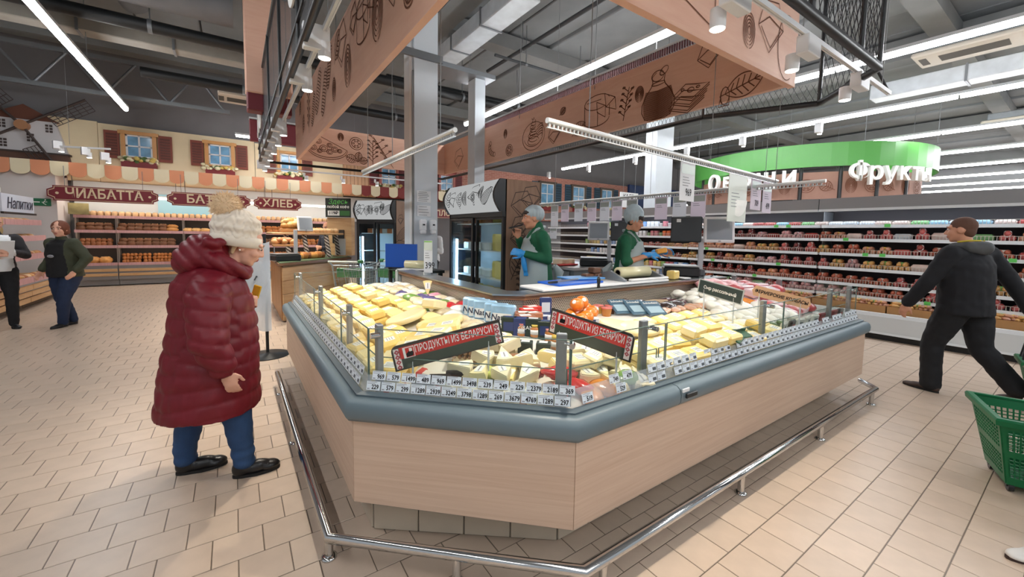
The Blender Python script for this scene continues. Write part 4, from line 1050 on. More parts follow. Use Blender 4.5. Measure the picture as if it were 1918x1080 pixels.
# back room behind the cabinets: pale wall, window and shelf tops
o = thing('back_room_panel', 'pale lit back-room wall seen above the bread cabinets', 'wall panel', (0, 15.18, 1.9))
MB().box(-3.4, 15.17, 1.9, 5.8, 15.19, 2.75).build('panel', mat('back_room_white', (196, 202, 206), .6), o)
MB().box(-1.75, 15.13, 1.95, -.6, 15.165, 2.5).build('serving_window', mat('serving_blue', (150, 196, 214), .3), o)
MB().box(.3, 15.1, 2.3, 1.0, 15.165, 2.5).build('hood', WHITE, o)
for i, (a, b) in enumerate(((-3.3, -1.3), (-1.1, .8), (1.0, 2.9))):
    t = thing('strip_lamp', 'short strip lamp glowing behind the %s bread sign gap' % nm[i], 'light', ((a + b) / 2, 14.6, 2.35))
    mb = MB(); [mb.cyl((q, 14.64, 2.42), (q, 14.64, 3.1), .008, n=5) for q in (a, b)]; mb.build('hangers', MATS['cable_grey'], t)
    MB().box(a - .1, 14.6, 2.38, b + .1, 14.68, 2.42).build('housing', HOUS, t); MB().box(a - .1, 14.59, 2.33, b + .1, 14.67, 2.378).build('tube', emis('strip_glow', (255, 244, 228), 13), t)
# white pillar at left end with exit sign; framed picture
struct(MB().box(-4.5, 14.3, 0, -3.5, 15.2, 2.85).build('wall_pillar', mat('pillar_white', (214, 208, 206), .7)))
t = thing('exit_sign', 'green emergency exit sign on the white pillar', 'sign', (-3.85, 14.29, 2.0))
MB().rbox((-3.84, 14.285, 2.12), (.5, .02, .17), .004).build('sign_board', mat('exit_green', (34, 110, 72), .5), t)
mb = MB(); mb.box(-4.05, 14.272, 2.07, -3.97, 14.275, 2.17); mb.box(-3.94, 14.272, 2.11, -3.77, 14.275, 2.13); mb.tube([(-3.69, 14.273, 2.15), (-3.72, 14.273, 2.1), (-3.67, 14.273, 2.06)], .008, 4); mb.ell((-3.68, 14.273, 2.175), (.014, .004, .014), 8, 5); mb.tube([(-3.74, 14.273, 2.12), (-3.65, 14.273, 2.13)], .007, 4)
mb.build('running_figure_symbol', INKW, t)
t = thing('poster', 'small landscape poster on the left end of the bread cabinets', 'poster', (-3.2, 14.7, 1.87))
MB().box(-3.42, 14.72, 1.87, -3.05, 14.74, 2.15).build('print', mat('poster_green', (150, 140, 96), .6, var=.35, vs=4), t)
# ---- left pastry shelf along the side aisle
CRATE = wood('crate_pine', (222, 184, 140), (196, 154, 110), (3, 1, 6), .6, 2)
ls = thing('pastry_shelf', 'wooden slatted pastry shelf unit along the left aisle', 'shelf', (-3.6, 11.8, 0))
for y0, y1 in ((9.6, 11.3), (11.32, 13.0)):
    for k in range(3): MB().rbox((-3.2 + k * .02, (y0 + y1) / 2, .17 + k * .12), (.03, y1 - y0, .095), .005).build('slat', CRATE, ls)
    MB().box(-4.1, y0, .02, -3.3, y1, .1).build('foot_board', mat('dark_foot', (92, 76, 62), .7), ls)
    for z, xf in ((.55, -3.15), (.95, -3.3), (1.3, -3.4), (1.62, -3.45)):
        MB().box(-4.15, y0, z - .03, xf, y1, z).build('shelf', CRATE, ls); MB().box(xf, y0, z - .05, xf + .02, y1, z + .06).build('price_strip', PNK, ls)
    for y in (y0 + .02, y1 - .02): MB().box(-4.15, y - .02, .1, -4.05, y + .02, 2.0).build('upright', CRATE, ls)
MB().box(-4.16, 9.6, .1, -4.14, 13.0, 1.95).build('back_board', mat('shelf_back_brown', (120, 84, 60), .7), ls)
PAS = [mat('pastry_%d' % i, c, .5, var=.2, vs=12, objvar=.2) for i, c in enumerate(((214, 160, 104), (190, 120, 74), (232, 196, 150)))]
PM = [loaf_mesh('pastry', .07, .055, .035, m, False) for m in PAS]
for z, xf in ((.55, -3.25), (.95, -3.42), (1.3, -3.52), (1.62, -3.56)):
    for k in range(20):
        bread_thing(PM[k % 3 if z < 1 else 2 * (k % 2)], 'pastry', xf - .06 + random.uniform(-.02, .02), 9.75 + k * .163, z, random.uniform(-.5, .5), 'small pastry, %s from the near end on the %s level of the left aisle shelf' % (nth(k + 1), {.55: 'lowest', .95: 'second', 1.3: 'third', 1.62: 'top'}[z]), 'pastries on the left shelf unit')
t = thing('drinks_sign', 'pale sign reading Напитки above the left pastry shelf', 'sign', (-3.6, 11.6, 1.9))
MB().obox((-3.62, 12.55, 1.98), (.03, 1.5, .38)).build('sign_board', mat('sign_paleblue', (214, 222, 236), .5), t)
MB().obox((-3.6, 12.55, 1.8), (.04, 1.55, .04)).build('frame', DARKB, t)
write('Напитки', (-3.598, 12.6, 1.98), (0, 1, 0), (0, 0, 1), .3, mat('ink_navy', (50, 54, 74), .6), t, .002, shear=.25)
t = thing('menu_board', 'dark wall menu board with white lettering at the left edge', 'menu board', (-3.9, 12.2, 2.1))
MB().obox((-4.0, 12.3, 2.5), (.04, 1.2, .75)).build('board', mat('menu_dark', (52, 40, 40), .6), t)
write('рыба', (-3.975, 12.75, 2.65), (0, 1, 0), (0, 0, 1), .22, INKW, t, .002); write('тепла', (-3.975, 12.75, 2.3), (0, 1, 0), (0, 0, 1), .2, INKW, t, .002)

# ---- bakery island counter
OAK = wood('oak_panel', (206, 172, 130), (172, 132, 92), (1, 1, 9), .5, 1.6); OAKV = wood('oak_panel_upright', (176, 128, 84), (136, 94, 58), (6, 6, .8), .5, 2.2)
bc = thing('bakery_counter', 'chamfered wooden bakery counter with green-edged top', 'counter', (.9, 9, 0))
MB().prism([(.66, 10.1), (.66, 7.75), (1.97, 9.12), (1.97, 10.1)], .02, .96).build('carcass', OAK, bc)
for k in range(13): MB().rbox((.635, 7.72 + .17 * k + .1, .49), (.03, .164, .92), .006).build('plank', OAKV, bc)
a = Vector((.64, 7.67)); b = Vector((2.0, 9.08)); d = (b - a); M = Matrix.Rotation(atan2(d.y, d.x), 3, 'Z')
for k in range(4):
    z = .14 + .225 * k; c = (a + b) / 2; MB().rbox((c.x, c.y, z), (d.length, .025, .22), .004, M).build('face_board', OAK, bc)
MB().prism([(.58, 10.1), (.58, 7.58), (2.06, 9.08), (2.06, 10.1)], .96, 1.0).build('worktop', WOODE, bc)
MB().prism([(.6, 10.1), (.6, 7.62), (2.04, 9.1), (2.04, 10.1)], 1.0, 1.014).build('green_top', mat('counter_green', (74, 96, 66), .5), bc)
# stand with twisted legs and bread trays
ts = thing('pastry_stand', 'wooden tray stand on twisted striped legs on the bakery counter', 'stand', (1.2, 9.1, 1.014))
def twist_mat():
    m = bpy.data.materials.new('twist_stripe'); m.use_nodes = True; nt = m.node_tree; b = nt.nodes['Principled BSDF']; b.inputs['Roughness'].default_value = .5
    t = nt.nodes.new('ShaderNodeTexCoord'); s = nt.nodes.new('ShaderNodeSeparateXYZ'); nt.links.new(t.outputs['UV'], s.inputs[0])
    return m
def twist_leg(x, y, z0, z1, r, lean):
    n = 12; m = 26; vs = []; fs = []; mi = []
    for i in range(m + 1):
        zz = z0 + (z1 - z0) * i / m; xo = x - lean * (i / m)
        for j in range(n): t = 2 * pi * j / n; vs.append((xo + r * cos(t), y + r * sin(t), zz))
    dk = MB(); lt = MB()
    for i in range(m):
        for j in range(n):
            f = (i * n + j, i * n + (j + 1) % n, (i + 1) * n + (j + 1) % n, (i + 1) * n + j)
            (dk if ((j + i) % 4) < 2 else lt).add([vs[q] for q in f], [(0, 1, 2, 3)], 0, True)
    o = dk.build('twisted_leg', mat('twist_brown', (58, 44, 40), .5), ts); lt.build('white_stripe', mat('twist_white', (214, 204, 196), .5), o)
for x, y in ((.78, 8.9), (1.1, 8.95), (1.5, 8.95), (1.75, 9.3)): twist_leg(x + .1, y, 1.015, 1.47, .045, .06)
MB().rbox((1.2, 9.15, 1.49), (1.3, .6, .04), .008, Matrix.Rotation(.12, 3, 'Z')).build('tray_board', OAK, ts)
MB().rbox((.95, 9.05, 1.55), (.42, .34, .07), .01).build('bread_tray', mat('tray_wicker', (170, 120, 72), .7), ts)
for k in range(16):
    bread_thing(LO[3] if k % 3 else LO[0], 'baguette_roll', .86 + (k % 4) * .07, 8.98 + (k // 4) * .05, 1.585 + (k % 5) * .022, random.uniform(0, 3), 'golden roll on the wicker tray of the bakery stand, %s in the pile' % nth(k + 1), 'rolls on the bakery tray')
for k in range(8): bread_thing(PM[2], 'pale_bun', 1.24 + k * .075, 9.1 + k * .01, 1.512, 0, 'pale bun in the row on the bakery counter stand, %s from the tray' % nth(k + 1), 'buns on the bakery stand')
for k in range(9): bread_thing(PM[k % 2], 'pastry', .62 + .07 * (k % 5), 8.55 + .1 * (k // 5), 1.3 + .03 * (k % 2), k, 'small glazed pastry beside the bakery terminal, %s of nine' % nth(k + 1), 'pastries beside the bakery terminal')
MB().rbox((.78, 8.6, 1.27), (.42, .3, .035), .006).build('wire_tray', mat('tray_wicker', (170, 120, 72), .7), ts)
for x in (.6, .97): MB().cyl((x, 8.6, 1.014), (x, 8.6, 1.27), .012, n=8).build('tray_post', STEEL, ts)
for k in range(6): bread_thing(LO[k % 3], 'flat_loaf', 1.0 + .09 * k, 8.55 + .06 * k, 1.016, .7, 'flat brown loaf on the bakery counter under the stand, %s from the terminal' % nth(k + 1), 'loaves under the bakery stand')

# ---- terminals and scales
LABW = mat('label_white', (225, 228, 230), .4)
def pos_scale(x, y, z, rz, label, pole=.55, two=True, sw_=.3, flip=1):
    t = thing('scale_terminal', label, 'scale', (x, y, z), rz)
    MB().rbox((0, 0, .055), (.42, .38, .11), .015).build('scale_body', BLACK, t, True)
    MB().rbox((0, -.01, .125), (.4, .34, .018), .006).build('weighing_plate', STEEL, t, True)
    MB().rbox((.24, .1, .04), (.1, .16, .08), .01).build('pole_foot', mat('foot_grey', (96, 98, 102), .5), t, True)
    MB().rbox((.24, .1, pole / 2 + .05), (.06, .04, pole), .006).build('pole', mat('pole_silver', (186, 188, 192), .35, .4), t, True)
    for k in ((-1, 1) if two else (1,)):
        back = k * flip < 0
        M = Matrix.Rotation(.16 * k + (pi if back else 0), 3, 'Z') @ Matrix.Rotation(-.12 if not back else .1, 3, 'X')
        c = Vector((.24 + k * sw_ * .52, .06, pole + .16))
        o = MB().rbox(c, (sw_, .035, sw_ * .9), .012, M).build('screen_case', mat('case_white', (224, 224, 226), .35) if not back else BLACK, t, True)
        f = M @ Vector((0, -.02, 0))
        MB().obox(c + f, (sw_ * .82, .004, sw_ * .7), M).build('screen', mat('screen_grey', (138, 144, 152), .15), o, True)
        MB().obox(c + f + M @ Vector((0, -.001, -sw_ * .4)), (.03, .004, .006), M).build('badge', INKB, o, True)
        if back: MB().obox(c - f * 1.0 + M @ Vector((sw_ * .25, 0, sw_ * .3)), (.05, .004, .04), M).build('rating_label', LABW, o, True)
    return t
pos_scale(.72, 8.15, 1.014, .3, 'black scale terminal on the bakery counter behind the woman in red', .5, False)

# ---- coolers with glass doors
def cooler(loc, rz, w_, h_, dp, label, side_sk):
    t = thing('glass_door_cooler', label, 'refrigerator', loc, rz); B = lambda *a, m=BLACKM, nm_='x', p=None: MB().box(*a).build(nm_, m, p or t, True)
    hb = h_ - .38
    B(0, .06, 0, w_, dp, .22, nm_='base'); B(0, dp - .04, .22, w_, dp, hb, m=mat('cooler_inner', (206, 216, 220), .5), nm_='back_wall')
    B(0, .06, hb, w_, dp, h_, nm_='top_housing')
    B(-.004, .0, 0, .03, dp, h_, nm_='left_side'); B(w_ - .03, .06, 0, w_ - .004, dp, h_, nm_='right_side')
    sp = MB().box(w_ - .004, .06, 0, w_ + .004, dp, h_).build('side_print', wood('cooler_side_wood', (150, 120, 98), (122, 94, 76), (8, 8, 1), .6, 1.6), t, True)
    F = Matrix(((0, 0, 1, w_ + .0055), (1, 0, 0, .06), (0, 1, 0, 0), (0, 0, 0, 1)))
    sketch(sp, F, side_sk, .012, mat('side_ink', (62, 48, 42), .8), local=True)
    # curved light box
    pr = [(0, hb)] + [(-.09 * sin(pi * k / 10) - .01, hb + (h_ - hb) * k / 10) for k in range(11)] + [(.06, h_), (.06, hb)]
    MB().extr([(.03, p[0], p[1]) for p in pr[1:]], (w_ - .06, 0, 0)).build('light_box', emis('lightbox_white', (236, 238, 238), .4), t, True)
    for x in (0, w_ - .035): MB().extr([(x, p[0] - .015, p[1]) for p in pr[1:]], (.035, 0, 0)).build('light_box_end', BLACK, t, True)
    mb = MB()
    def cp(u, v):
        s = min(max((v - hb) / (h_ - hb), 0), 1); return Vector((u, -.09 * sin(pi * s) - .0145, v))
    zz = (hb + h_) / 2
    for s in cut((w_ * .2, zz), .1) + leaf((w_ * .32, zz - .1), .2, 1.2) + onion((w_ * .45, zz), .06) + cut((w_ * .62, zz + .03), .13) + ring((w_ * .62, zz), .05) + bread((w_ * .85, zz), .3, .6) + leaf((w_ * .08, zz - .1), .22, 1.3) + onion((w_ * .75, zz + .05), .05):
        for i in range(len(s) - 1):
            a, b = Vector(s[i]), Vector(s[i + 1]); d_ = b - a
            if d_.length < 1e-6: continue
            n_ = Vector((-d_.y, d_.x)).normalized() * .004
            q = [cp(*(p)) for p in (a + n_, b + n_, b - n_, a - n_)]; mb.add(q, [(0, 1, 2, 3)])
    mb.build('light_box_print', INKB, t, True)
    # frame and doors
    B(0, .0, .2, w_, .05, .28, nm_='lower_frame'); B(0, .0, hb - .06, w_, .05, hb, nm_='upper_frame')
    n = 2; dw = w_ / n
    for k in range(n):
        x0 = k * dw; y = .01 + .025 * k
        o = MB().box(x0 + .06, y, .3, x0 + dw - .03, y + .012, hb - .08).build('door_glass', glassm('cooler_glass', (240, 248, 250), .35), t, True)
        f = MB(); f.box(x0 + .02, y - .01, .26, x0 + .06, y + .025, hb - .05); f.box(x0 + dw - .05, y - .01, .26, x0 + dw - .01, y + .025, hb - .05); f.box(x0 + .06, y - .01, .26, x0 + dw - .05, y + .025, .31); f.box(x0 + .06, y - .01, hb - .09, x0 + dw - .05, y + .025, hb - .05)
        f.build('door_frame', BLACK, o, True)
    MB().box(.075, .06, .35, .1, .085, hb - .35).build('lamp_strip', emis('cooler_led', (190, 226, 255), 26.0), t, True)
    for k in range(4):
        z = .4 + k * .36
        MB().box(.04, .1, z, w_ - .04, dp - .05, z + .012).build('shelf', mat('wire_white', (224, 228, 230), .4), t, True)
    return t
sk1 = cut((.22, 1.72), .16) + cut((.36, 1.8), .15) + cut((.2, 1.45), .13) + cut((.17, 1.32), .11) + leaf((.1, .85), .35, 1.1) + leaf((.2, 1.0), .3, .7) + herb((.25, .55), .4) + wheel((.25, .4), .15) + leaf((.15, .15), .3, .8)
f1 = cooler((2.6, 5.4, .195), -pi / 2, 1.4, 2.0, .55, 'tall black two-door cooler with sketched light box behind the staff', sk1)
sk2 = bread((.25, 1.5), .5, .5) + bread((.27, 1.2), .6, -.35) + bread((.27, .9), .6, -.3) + bread((.27, .6), .6, -.35) + cut((.15, 1.78), .1) + onion((.45, 1.82), .03)
f2 = cooler((2.09, 8.71, .03), radians(-52), .9, 2.15, .55, 'narrower cooler with sketched side standing left of the column', sk2)
R1 = root_matrix(f1)
CY = [mat('pack_yellow', (232, 204, 110), .4, var=.1, objvar=.1), mat('pack_orange', (206, 120, 70), .4, var=.2, objvar=.1), mat('pack_white', (232, 232, 226), .4, objvar=.08)]
bx = [MB().rbox((0, 0, .05), (.13, .16, .1), .012).mesh('carton', m) for m in CY]
for k, z in enumerate((.412, .772, 1.132, 1.492)):
    for i in range(8):
        p = R1 @ Vector((.16 + i * .145, .25 + .05 * (i % 2), z)); j = (0, 2, 2, 1)[k] if i < 5 else 0
        o = inst('cheese_pack', bx[j], p, (0, 0, .1 * (i % 3)), (1, 1, 1 + (1.2 if j == 0 else 0))); tag(o, '%s pack on the %s shelf inside the tall cooler, %s from left' % (('yellow cheese', 'orange', 'white')[j], ('lowest', 'second', 'third', 'top')[k], nth(i + 1)), 'pack', 'packs inside the tall cooler')
R2 = root_matrix(f2)
for k in range(6):
    p = R2 @ Vector((.15 + k * .12, .3, 1.492)); o = inst('snack_pack', bx[1 + k % 2], p, (0, 0, radians(-52))); tag(o, 'small wrapped pack on the top shelf inside the narrower cooler, %s from left' % nth(k + 1), 'pack', 'packs inside the narrower cooler')

# ---- coffee point behind
t = thing('coffee_board', 'black chalk board reading Здесь любой кофе 119₽', 'sign', (1.93, 9.7, 1.86)); 
q = Vector((1.5, 10.02, 2.07)); ux = Vector((.8, -.6, 0)).normalized(); n_ = ux.cross(Vector((0, 0, 1)))
ux = Vector((.83, -.56, 0)).normalized(); nrm = Vector((-.56, -.83, 0)); c0 = Vector((1.93, 9.68, 2.07))
M = Matrix((ux, -nrm, Vector((0, 0, 1)))).transposed()
MB().obox(c0, (.56, .02, .42), M).build('board', mat('chalk_black', (36, 42, 38), .6), t)
write('Здесь', c0 + nrm * .012 + Vector((0, 0, .13)), ux, (0, 0, 1), .15, mat('chalk_green', (96, 190, 84), .6), t, .001, shear=.2)
write('любой кофе', c0 + nrm * .012 + Vector((0, 0, .02)), ux, (0, 0, 1), .085, INKW, t, .001, .002)
MB().obox(c0 + nrm * .011 - ux * .1 + Vector((0, 0, -.12)), (.26, .004, .11), M).build('price_oval', INKW, t)
MB().obox(c0 + nrm * .011 + ux * .15 + Vector((0, 0, -.12)), (.22, .004, .11), M).build('green_patch', mat('chalk_dkgreen', (52, 110, 54), .6), t)
write('119₽', c0 + nrm * .015 - ux * .1 + Vector((0, 0, -.12)), ux, (0, 0, 1), .095, INKB, t, .001, .002)
t = thing('coffee_stand', 'tall plywood coffee stand below the chalk board', 'counter', (1.95, 9.85, 1.0))
MB().obox(c0 - nrm * .14 + Vector((0, 0, -.64)), (.54, .2, .85), M).build('plywood_back', OAK, t)
MB().obox(c0 - nrm * .14 + Vector((0, 0, -.64)) + nrm * .11 - ux * .02, (.26, .02, .3), M).build('coffee_machine_panel', BLACK, t)
t = thing('white_menu_stand', 'small white menu card standing on the bakery counter end', 'menu card', (1.85, 9.3, 1.014))
MB().obox((1.88, 9.28, 1.21), (.22, .02, .36), M).build('card', mat('card_white2', (232, 232, 232), .5), t); MB().obox((1.88, 9.28, 1.025), (.26, .12, .02), M).build('foot', OAK, t)

# ---- meat cabinets along the right
random.seed(9)
GC = mat('cabinet_grey', (132, 132, 134), .5, .2); WBASE = mat('cabinet_base', (204, 210, 212), .4); SHW = mat('shelf_steelwhite', (226, 232, 236), .35); DBK = mat('cabinet_back', (78, 70, 72), .6)
WIRE = mat('wire_chrome', (206, 200, 190), .35, .4); GRN = mat('green_tag', (96, 200, 96), .5)
SZ = [(.4, 8.27), (.62, 8.48), (.81, 8.5), (1.065, 8.5), (1.306, 8.5), (1.55, 8.5), (1.777, 8.5)]
LEDC = emis('shelf_led_cool', (225, 240, 255), 14.0)
UN = [(-2.2, .3), (.31, 2.8), (2.81, 5.3), (5.31, 7.8), (7.81, 10.3)]
for i, (a, b) in enumerate(UN):
    t = thing('chilled_wall_cabinet', 'open chilled wall cabinet of %s, %s counted from the right end' % ('sausages' if i < 3 else 'dairy', nm[i]), 'refrigerator', (8.2, (a + b) / 2, 0), 0, 'chilled wall cabinets')
    MB().box(8.3, a, .0, 9.1, b, .1).build('kick_plate', BLACKM, t)
    MB().box(8.2, a, .12, 9.1, b, .37).build('base_panel', WBASE, t); MB().box(8.19, a, .1, 8.23, b, .13).build('base_bumper', SHW, t); MB().box(8.21, a, .36, 8.28, b, .42).build('deck_rail', SHW, t)
    MB().box(9.05, a, .37, 9.12, b, 2.2).build('back_panel', DBK, t)
    MB().box(8.35, a, 2.05, 9.12, b, 2.24).build('top_canopy', GC, t); MB().box(8.34, a, 2.02, 8.38, b, 2.06).build('canopy_lip', HOUS, t)
    MB().box(8.45, a + .03, 2.03, 8.5, b - .03, 2.05).build('canopy_light', LEDC, t)
    MB().box(8.62, a - .008, .42, 9.05, a, 2.03).build('side_glass', mat('divider_grey', (140, 140, 142), .4), t)
    for z, xf in SZ:
        o = MB().box(xf, a + .01, z - .025, 9.05, b - .01, z).build('shelf', SHW, t)
        MB().box(xf - .018, a + .01, z - .03, xf, b - .01, z + .018).build('price_rail', SHW, o)
        if z > .5:
            mb = MB(); y = a + .02
            while y < b - .02: mb.add([(xf - .006, y - .003, z + .018), (xf - .006, y + .003, z + .018), (xf - .006, y + .003, z + .075), (xf - .006, y - .003, z + .075)], [(0, 1, 2, 3)]); y += .036
            mb.box(xf - .009, a + .01, z + .075, xf - .003, b - .01, z + .081); stuff(mb.build('wire_front', WIRE, o))
            if i < 3:
                mb = MB()
                for k in range(random.randint(1, 3)): y = random.uniform(a + .2, b - .2); mb.box(xf - .03, y - .035, z - .02, xf - .022, y + .035, z + .03)
                mb.build('green_shelf_tag', GRN, o)
def sausage_pack(m1, m2, n, r, L):
    mb = MB()
    for k in range(n): mb.ell((0, (k - (n - 1) / 2) * r * 1.8, r), (L, r, r), 8, 6)
    for k in range(n - 1): mb.ell((-.01, (k - (n - 2) / 2) * r * 1.8, r * 2.4), (L * .95, r * .95, r * .9), 8, 6)
    mb.rbox((-L * .35, 0, r * 2.2), (.04, r * 1.6, r * 1.9), .008, None, 1)
    return mb.mesh('sausage_pack', [m1, m2])
SC = [(186, 102, 78), (206, 124, 92), (160, 72, 66), (216, 156, 126), (196, 100, 96), (220, 170, 104), (134, 60, 58), (222, 170, 170)]
SP = [sausage_pack(mat('sausage_%d' % i, c, .3, var=.12, vs=10, objvar=.2, coat=.4), mat('pack_label_%d' % i, l, .4), n, r, .11) for i, (c, l, n, r) in enumerate(zip(SC, ((232, 226, 216), (226, 90, 70), (236, 236, 236), (230, 200, 90), (236, 232, 232), (120, 180, 100), (230, 230, 232), (226, 230, 240)), (3, 3, 2, 3, 2, 3, 2, 3), (.03, .028, .036, .03, .034, .03, .036, .028)))]
FLATP = [MB().rbox((0, 0, .035), (.2, .16, .07), .02, sm=True).mesh('wrapped_pack', mat('wrap_%d' % i, c, .25, var=.15, vs=14, objvar=.15, coat=.5)) for i, c in enumerate(((210, 216, 222), (146, 186, 206), (190, 96, 90), (214, 190, 180), (118, 170, 110), (170, 70, 66)))]
DRY = [MB().rbox((0, 0, .07), (.1, .085, .14), .006).mesh('dairy_carton', mat('dairy_%d' % i, c, .4, objvar=.1)) for i, c in enumerate(((232, 234, 238), (120, 160, 210), (226, 200, 120), (150, 190, 110), (216, 110, 60), (200, 120, 130)))]
CUP = [MB().lathe([(.032, 0), (.042, .09), (.044, .092), (.044, .098), (0, .099)], n=10).mesh('dairy_cup', mat('cup_%d' % i, c, .4, objvar=.1)) for i, c in enumerate(((236, 236, 236), (226, 190, 110), (140, 180, 120)))]
SCN = ('brown', 'light brown', 'dark red', 'pale tan', 'pink-red', 'golden', 'deep maroon', 'pale pink')
SN = ('bottom', 'lowest', 'second', 'third', 'fourth', 'fifth', 'top')
for si, (z, xf) in enumerate(SZ):
    if si == 0: continue
    y = -1.6; kind = random.randrange(8)
    while y < 5.25:
        fl = (si == 6) or random.random() < .1
        me = random.choice(FLATP) if fl else SP[kind]
        o = inst('sausage_pack' if not fl else 'wrapped_pack', me, (xf + .14, y + .08, z + .001), (0, 0, random.uniform(-.08, .08)), (1.1, 1.25, random.uniform(1.3, 1.75) if si < 6 else 1.1))
        tag(o, '%s, %s from the right on the %s shelf of the sausage wall' % ('flat wrapped pack' if fl else SCN[SP.index(me)] + ' sausage pack', count(('s', si)), SN[si]), 'pack', '%s on the %s sausage shelf' % ('wrapped packs' if fl else 'sausage packs', SN[si]))
        y += .195 + random.uniform(0, .02)
        if random.random() < .45: kind = random.randrange(8)
    y = 5.4
    while y < 8.6:
        if si in (1, 2): me = random.choice(DRY); nm_ = 'dairy_carton'
        elif y < 6.6 and si < 5: me = SP[random.randrange(8)]; nm_ = 'sausage_pack'
        else: me = CUP[si % 3] if random.random() < .3 else DRY[int(y * 2 + si) % 6]; nm_ = 'dairy_pack'
        o = inst(nm_, me, (xf + .09, y, z + .001)); tag(o, 'small %s, %s from the right on the %s shelf of the dairy wall' % ('sausage pack' if 'saus' in nm_ else 'dairy pack', count(('d', si)), SN[si]), 'pack', 'dairy packs on the %s shelf' % SN[si])
        y += .19 if 'saus' in nm_ else .115
KRAFT = mat('kraft_board', (170, 124, 76), .8, var=.06)
for k in range(13):
    y = (-1.44, -.94, -.44, .05, .56, 1.06, 1.56, 2.06, 2.55, 3.06, 3.56, 4.06, 4.56)[k]
    t = thing('cardboard_tray', 'brown cardboard tray on the bottom deck of the chilled wall, %s from the right' % (nm + ('ninth', 'tenth', 'eleventh', 'twelfth', 'thirteenth'))[k], 'box', (8.5, y, .4), 0, 'cardboard trays on the bottom deck')
    mb = MB(); mb.box(8.3, y - .24, .402, 8.8, y + .24, .41); mb.box(8.3, y - .24, .41, 8.31, y + .24, .53); mb.box(8.79, y - .24, .41, 8.8, y + .24, .53); mb.box(8.31, y - .24, .41, 8.79, y - .23, .53); mb.box(8.31, y + .23, .41, 8.79, y + .24, .53)
    mb.build('tray', KRAFT, t)
    for j in range(4):
        o = inst('sausage_pack', SP[5 if j % 2 else 3], (8.42 + .02 * j, y - .17 + j * .11, .5), (0, .1, .3 * j)); tag(o, 'tan sausage pack, %s in the %s cardboard tray from the right' % (nth(j + 1), nth(k + 1)), 'pack', 'packs in the cardboard trays')

# ---- vegetable ring sign beyond
rg = thing('produce_ring_sign', 'large green ring sign reading Овощи and Фрукты beyond the chilled wall', 'sign', (17.2, 6.5, 2.4))
rc = Vector((16.95, 6.35)); RR = 3.45
def cyl_wall(r, z0, z1, a0, a1, n, nm_, m, par, th=.04):
    mb = MB(); vs = []
    for k in range(n + 1):
        a = a0 + (a1 - a0) * k / n
        for rr in (r, r + th):
            for z in (z0, z1): vs.append((rc.x + rr * cos(a), rc.y + rr * sin(a), z))
    fs = []
    for k in range(n):
        i = 4 * k; j = i + 4; fs += [(i, j, j + 1, i + 1), (i + 2, i + 3, j + 3, j + 2), (i, i + 2, j + 2, j), (i + 1, j + 1, j + 3, i + 3)]
    return mb.add(vs, fs, 0, False).build(nm_, m, par)
cyl_wall(RR, 3.62, 4.28, 0, 2 * pi, 56, 'green_band', mat('ring_green', (78, 150, 66), .4), rg)
BRW = mat('ring_brown', (150, 112, 96), .6, var=.12, vs=2)
toc = atan2(-rc.y, -rc.x)
for k in range(8):
    a = toc - 1.15 + k * .29; cyl_wall(RR - .25, 2.72, 3.5, a + .008, a + .282, 5, 'printed_panel', BRW, rg)
    cyl_wall(RR - .3, 2.15, 2.66, a + .008, a + .282, 5, 'lower_panel', mat('ring_salmon', (206, 156, 134), .6, var=.12, vs=2), rg)
    p = rc + Vector((cos(a), sin(a))) * (RR - .2); MB().cyl((p.x, p.y, 2.1), (p.x, p.y, 3.7), .05, n=6).build('ring_post', BLACKM, rg)
mb = MB()
for k in range(8): a = k * pi / 4; mb.cyl((rc.x + RR * cos(a), rc.y + RR * sin(a), 4.2), (rc.x + RR * cos(a), rc.y + RR * sin(a), 6.19), .008, n=5)
mb.build('suspension_wires', MATS['cable_grey'], rg)
mb = MB()
for k in range(14):
    a = toc - 1.1 + k * .165; p = rc + Vector((cos(a), sin(a))) * (RR - .2); u = Vector((-sin(a), cos(a), 0)) ; n_ = Vector((cos(a), sin(a), 0))
    F = Matrix((( -u.x, 0, n_.x, p.x), (-u.y, 0, n_.y, p.y), (0, 1, 0, 0), (0, 0, 0, 1)))
    for s in (onion((0, 3.1), .14), ring((0, 3.1), .2), leaf((-.1, 3.0), .4, .5))[k % 3] + (leaf((.1, 2.35), .25, .9), onion((.05, 2.4), .1))[k % 2]:
        ribbon(mb, [tuple(q) for q in s], .022, F)
mb.build('printed_sketch', INK, rg)
def ring_text(txt, a_mid, step, z, size):
    n = len(txt)
    for i, ch in enumerate(txt):
        a = a_mid + (i - (n - 1) / 2) * step; p = rc + Vector((cos(a), sin(a))) * (RR + .12); u = Vector((-sin(a), cos(a), 0))
        write(ch, (p.x, p.y, z), u, (0, 0, 1), size, INKW, rg, .05, .012, name='raised_letter')
ring_text('Овощи', toc - .4, .165, 3.36, .72); ring_text('Фрукты', toc + .66, .108, 3.42, .66)
